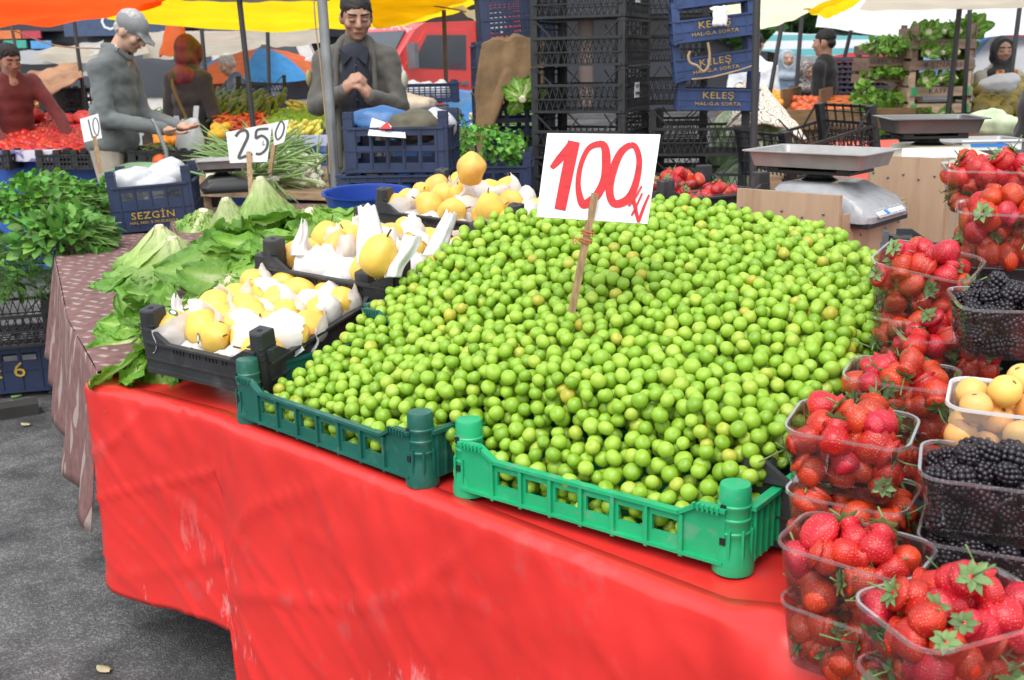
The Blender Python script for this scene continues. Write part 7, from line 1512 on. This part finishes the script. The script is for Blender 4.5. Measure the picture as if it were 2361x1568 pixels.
car('white car parked behind the squash, left of the seller', 648, 16.0, R_(52), 4.0, 1.55, wht_p, 'white_car'); car('white minibus with dark windows behind the red headscarf woman', 420, 18.5, R_(8), 5.2, 2.0, mat('cream_van_paint', (.60, .58, .55), .3), 'minibus'); car('second white car farther left of the seller', 600, 19.5, R_(40), 4.2, 1.5, wht_p, 'white_car'); car('silver car between the stalls at the far left', 260, 22, R_(10), 4.3, 1.45, mat('silver_paint', (.45, .47, .5), .25, metal=.5), 'silver_car')
conc = mat('concrete_facade', (.34, .33, .34), .85, var=.1, ns=1.5, bump=.1, bs=5); shop = mat('shopfront_dark', (.03, .033, .045), .3, var=.2, ns=.8); sgn = [mat('sign_orange', (.65, .18, .05), .5), mat('sign_red', (.45, .04, .08), .5), mat('sign_teal', (.05, .35, .28), .5), mat('sign_blue', (.08, .30, .62), .5)]
def building(label, x0, x1, Y, H, m, wins, dpt=8.):
    a, b = PY(x0, 130, Y), PY(x1, 130, Y); r = thing('shop_building', label, 'building', TR(((a.x + b.x) / 2, Y, 0)), 'buildings around the square'); L = b.x - a.x; mb = MB(); mb.box((0, dpt / 2, H / 2), (L, dpt, H)); mb.build('wall', m, r, False)
    n = max(2, int(L / 3.2))
    for f_ in range(int((H - 3.6) // 3)):
        for i in range(n):
            mb = MB(); x = -L / 2 + L * (i + .5) / n; z = 5.0 + 3 * f_; mb.box((x, -.02, z), (1.5, .12, 1.5)); fr = mb.build('window', whi, r, False); mb = MB(); mb.box((x, -.06, z), (1.36, .1, 1.36)); mb.build('pane', glass, fr, False)
    for i in range(n): x = -L / 2 + L * (i + .5) / n; mb = MB(); mb.box((x, -.05, 1.3), (L / n * .9, .15, 2.5)); mb.build('shop_window', shop, r, False)
    mb = MB(); mb.box((0, -.3, 3.0), (L, .8, .9)); mb.build('fascia', shop, r, False); return r, L
r_, Lb = building('grey shop building with coloured signboards beyond the left stalls', -350, 470, 34, 10, conc, None)
ax0 = r_.matrix_world.translation
for k, (x, y, wd, ht) in enumerate([(22, 80, 55, 18), (75, 80, 42, 16), (38, 102, 50, 17), (98, 103, 46, 17)]):
    c = PY(x, y, 33.2); mb = MB(); mb.box((c.x - r_.location.x, 33.15 - 34, c.z), (pxw(wd, 33), .1, pxw(ht, 33))); s = mb.build('signboard', sgn[k], r_, False)
c = PY(275, 52, 33); mb = MB(); mb.box((c.x - r_.location.x, -1.1, c.z), (3.2, .1, .75)); s = mb.build('signboard', mat('sign_navy', (.05, .08, .16), .5), r_, False); put('lettering', text_mesh('OR', .7, white_lab), s, TR((c.x - r_.location.x, -1.16, c.z), 0, math.pi / 2))
building('pale apartment building beyond the yellow awning', 470, 900, 48, 14, mat('pale_facade', (.42, .40, .38), .85, var=.1, ns=1.5), None); building('dark shop building behind the red lorry', 1000, 1700, 30, 9, mat('brown_facade', (.16, .12, .11), .85, var=.2, ns=1.5), None); building('pale building beyond the right-hand stalls', 1720, 2700, 52, 11, mat('cream_facade', (.52, .50, .46), .85, var=.1, ns=1.5), None)
bark = mat('bark', (.09, .065, .045), .9, var=.3, bump=.5, bs=20); tree_l = mat('tree_leaf', (.055, .14, .03), .6, var=.2, rnd=.4, island=True, trans=.3)
def tree(label, x, Y, H, R, seed):
    rr = random.Random(seed); p = PY(x, 130, Y); r = thing('tree', label, 'tree', TR((p.x, Y, 0)), 'trees beyond the stalls'); mb = MB(); mb.tube([(0, 0, 0), (.05, 0, H * .3), (.1, .05, H * .6)], [.16, .12, .07], 8)
    for k in range(6): a = k * 1.05; mb.tube([(.05, 0, H * (.3 + .04 * k)), (.5 * R * math.cos(a), .5 * R * math.sin(a), H * (.55 + .04 * k)), (.8 * R * math.cos(a), .8 * R * math.sin(a), H * (.65 + .05 * k))], [.06, .04, .015], 6)
    mb.build('trunk', bark, r); mb = MB(); cl = [(Vector((rr.uniform(-.75, .75) * R, rr.uniform(-.75, .75) * R, H * rr.uniform(.45, .95))), R * rr.uniform(.3, .5)) for _ in range(16)]
    for c, q in cl:
        for _ in range(110):
            d = Vector((rr.gauss(0, 1), rr.gauss(0, 1), rr.gauss(0, 1))).normalized(); s = rr.uniform(.12, .24); o = c + d * q * rr.uniform(.6, 1.05); u = d.orthogonal().normalized(); u = Matrix.Rotation(rr.uniform(0, 6.28), 3, d) @ u; v = d.cross(u) * .6; mb.add([o - u * s, o + v * s, o + u * s, o - v * s + d * .03], [(0, 1, 2, 3)])
    f = mb.build('crown', tree_l, r, ang=180); f['kind'] = 'stuff'
for k, (x, Y, H, R) in enumerate([(2060, 26, 4.2, 1.6), (2120, 28, 4.6, 1.9), (1775, 30, 4.4, 1.7), (2330, 30, 5.0, 2.2), (1850, 34, 5.2, 2.2), (560, 30, 6.0, 2.4)]): tree(['leafy tree beyond the red tent', 'leafy tree behind the taller lettuce tower', 'leafy tree behind the white-coated man', 'leafy tree behind the pale blue parasol', 'leafy tree behind the teal striped roof', 'leafy tree beyond the blue and orange parasol'][k], x, Y, H, R, 400 + k)
# litter on the asphalt
lf_m = mat('dry_leaf', (.34, .30, .18), .8, var=.2); lf_g = mat('green_scrap', (.14, .28, .06), .7)
for k, (x, y, g_) in enumerate([(172, 1040, 0), (240, 1545, 0), (38, 915, 1), (120, 905, 1), (60, 980, 0), (415, 1380, 0)]):
    c = PZ(x, y, .004); mb = MB(); mb.grid(lambda u, v: ((u - .5) * .028 * math.sin(math.pi * (.1 + .8 * v)), (v - .5) * .045, .006 * math.sin(u * 3.1) + .003), 4, 5); o = mb.build('leaf_scrap', lf_g if g_ else lf_m); o.matrix_world = TR(c, k * 1.1); tag(o, ['pale leaf scrap on the asphalt left of the red cloth', 'pale leaf scrap at the bottom left of the asphalt', 'green leaf scrap near the left edge of the asphalt', 'green leaf scrap below the navy crates', 'dry leaf scrap by the kilim cloth\'s hem', 'dry scrap under the red cloth\'s hem'][k], 'leaf')
c = PZ(20, 960, .0); mb = MB(); mb.box((0, 0, .025), (.10, .28, .05)); o = mb.build('wood_offcut', drk, None, False); o.matrix_world = TR((c.x - .02, c.y, .0), -1.1); tag(o, 'dark wood offcut lying on the asphalt at the left edge', 'wood')
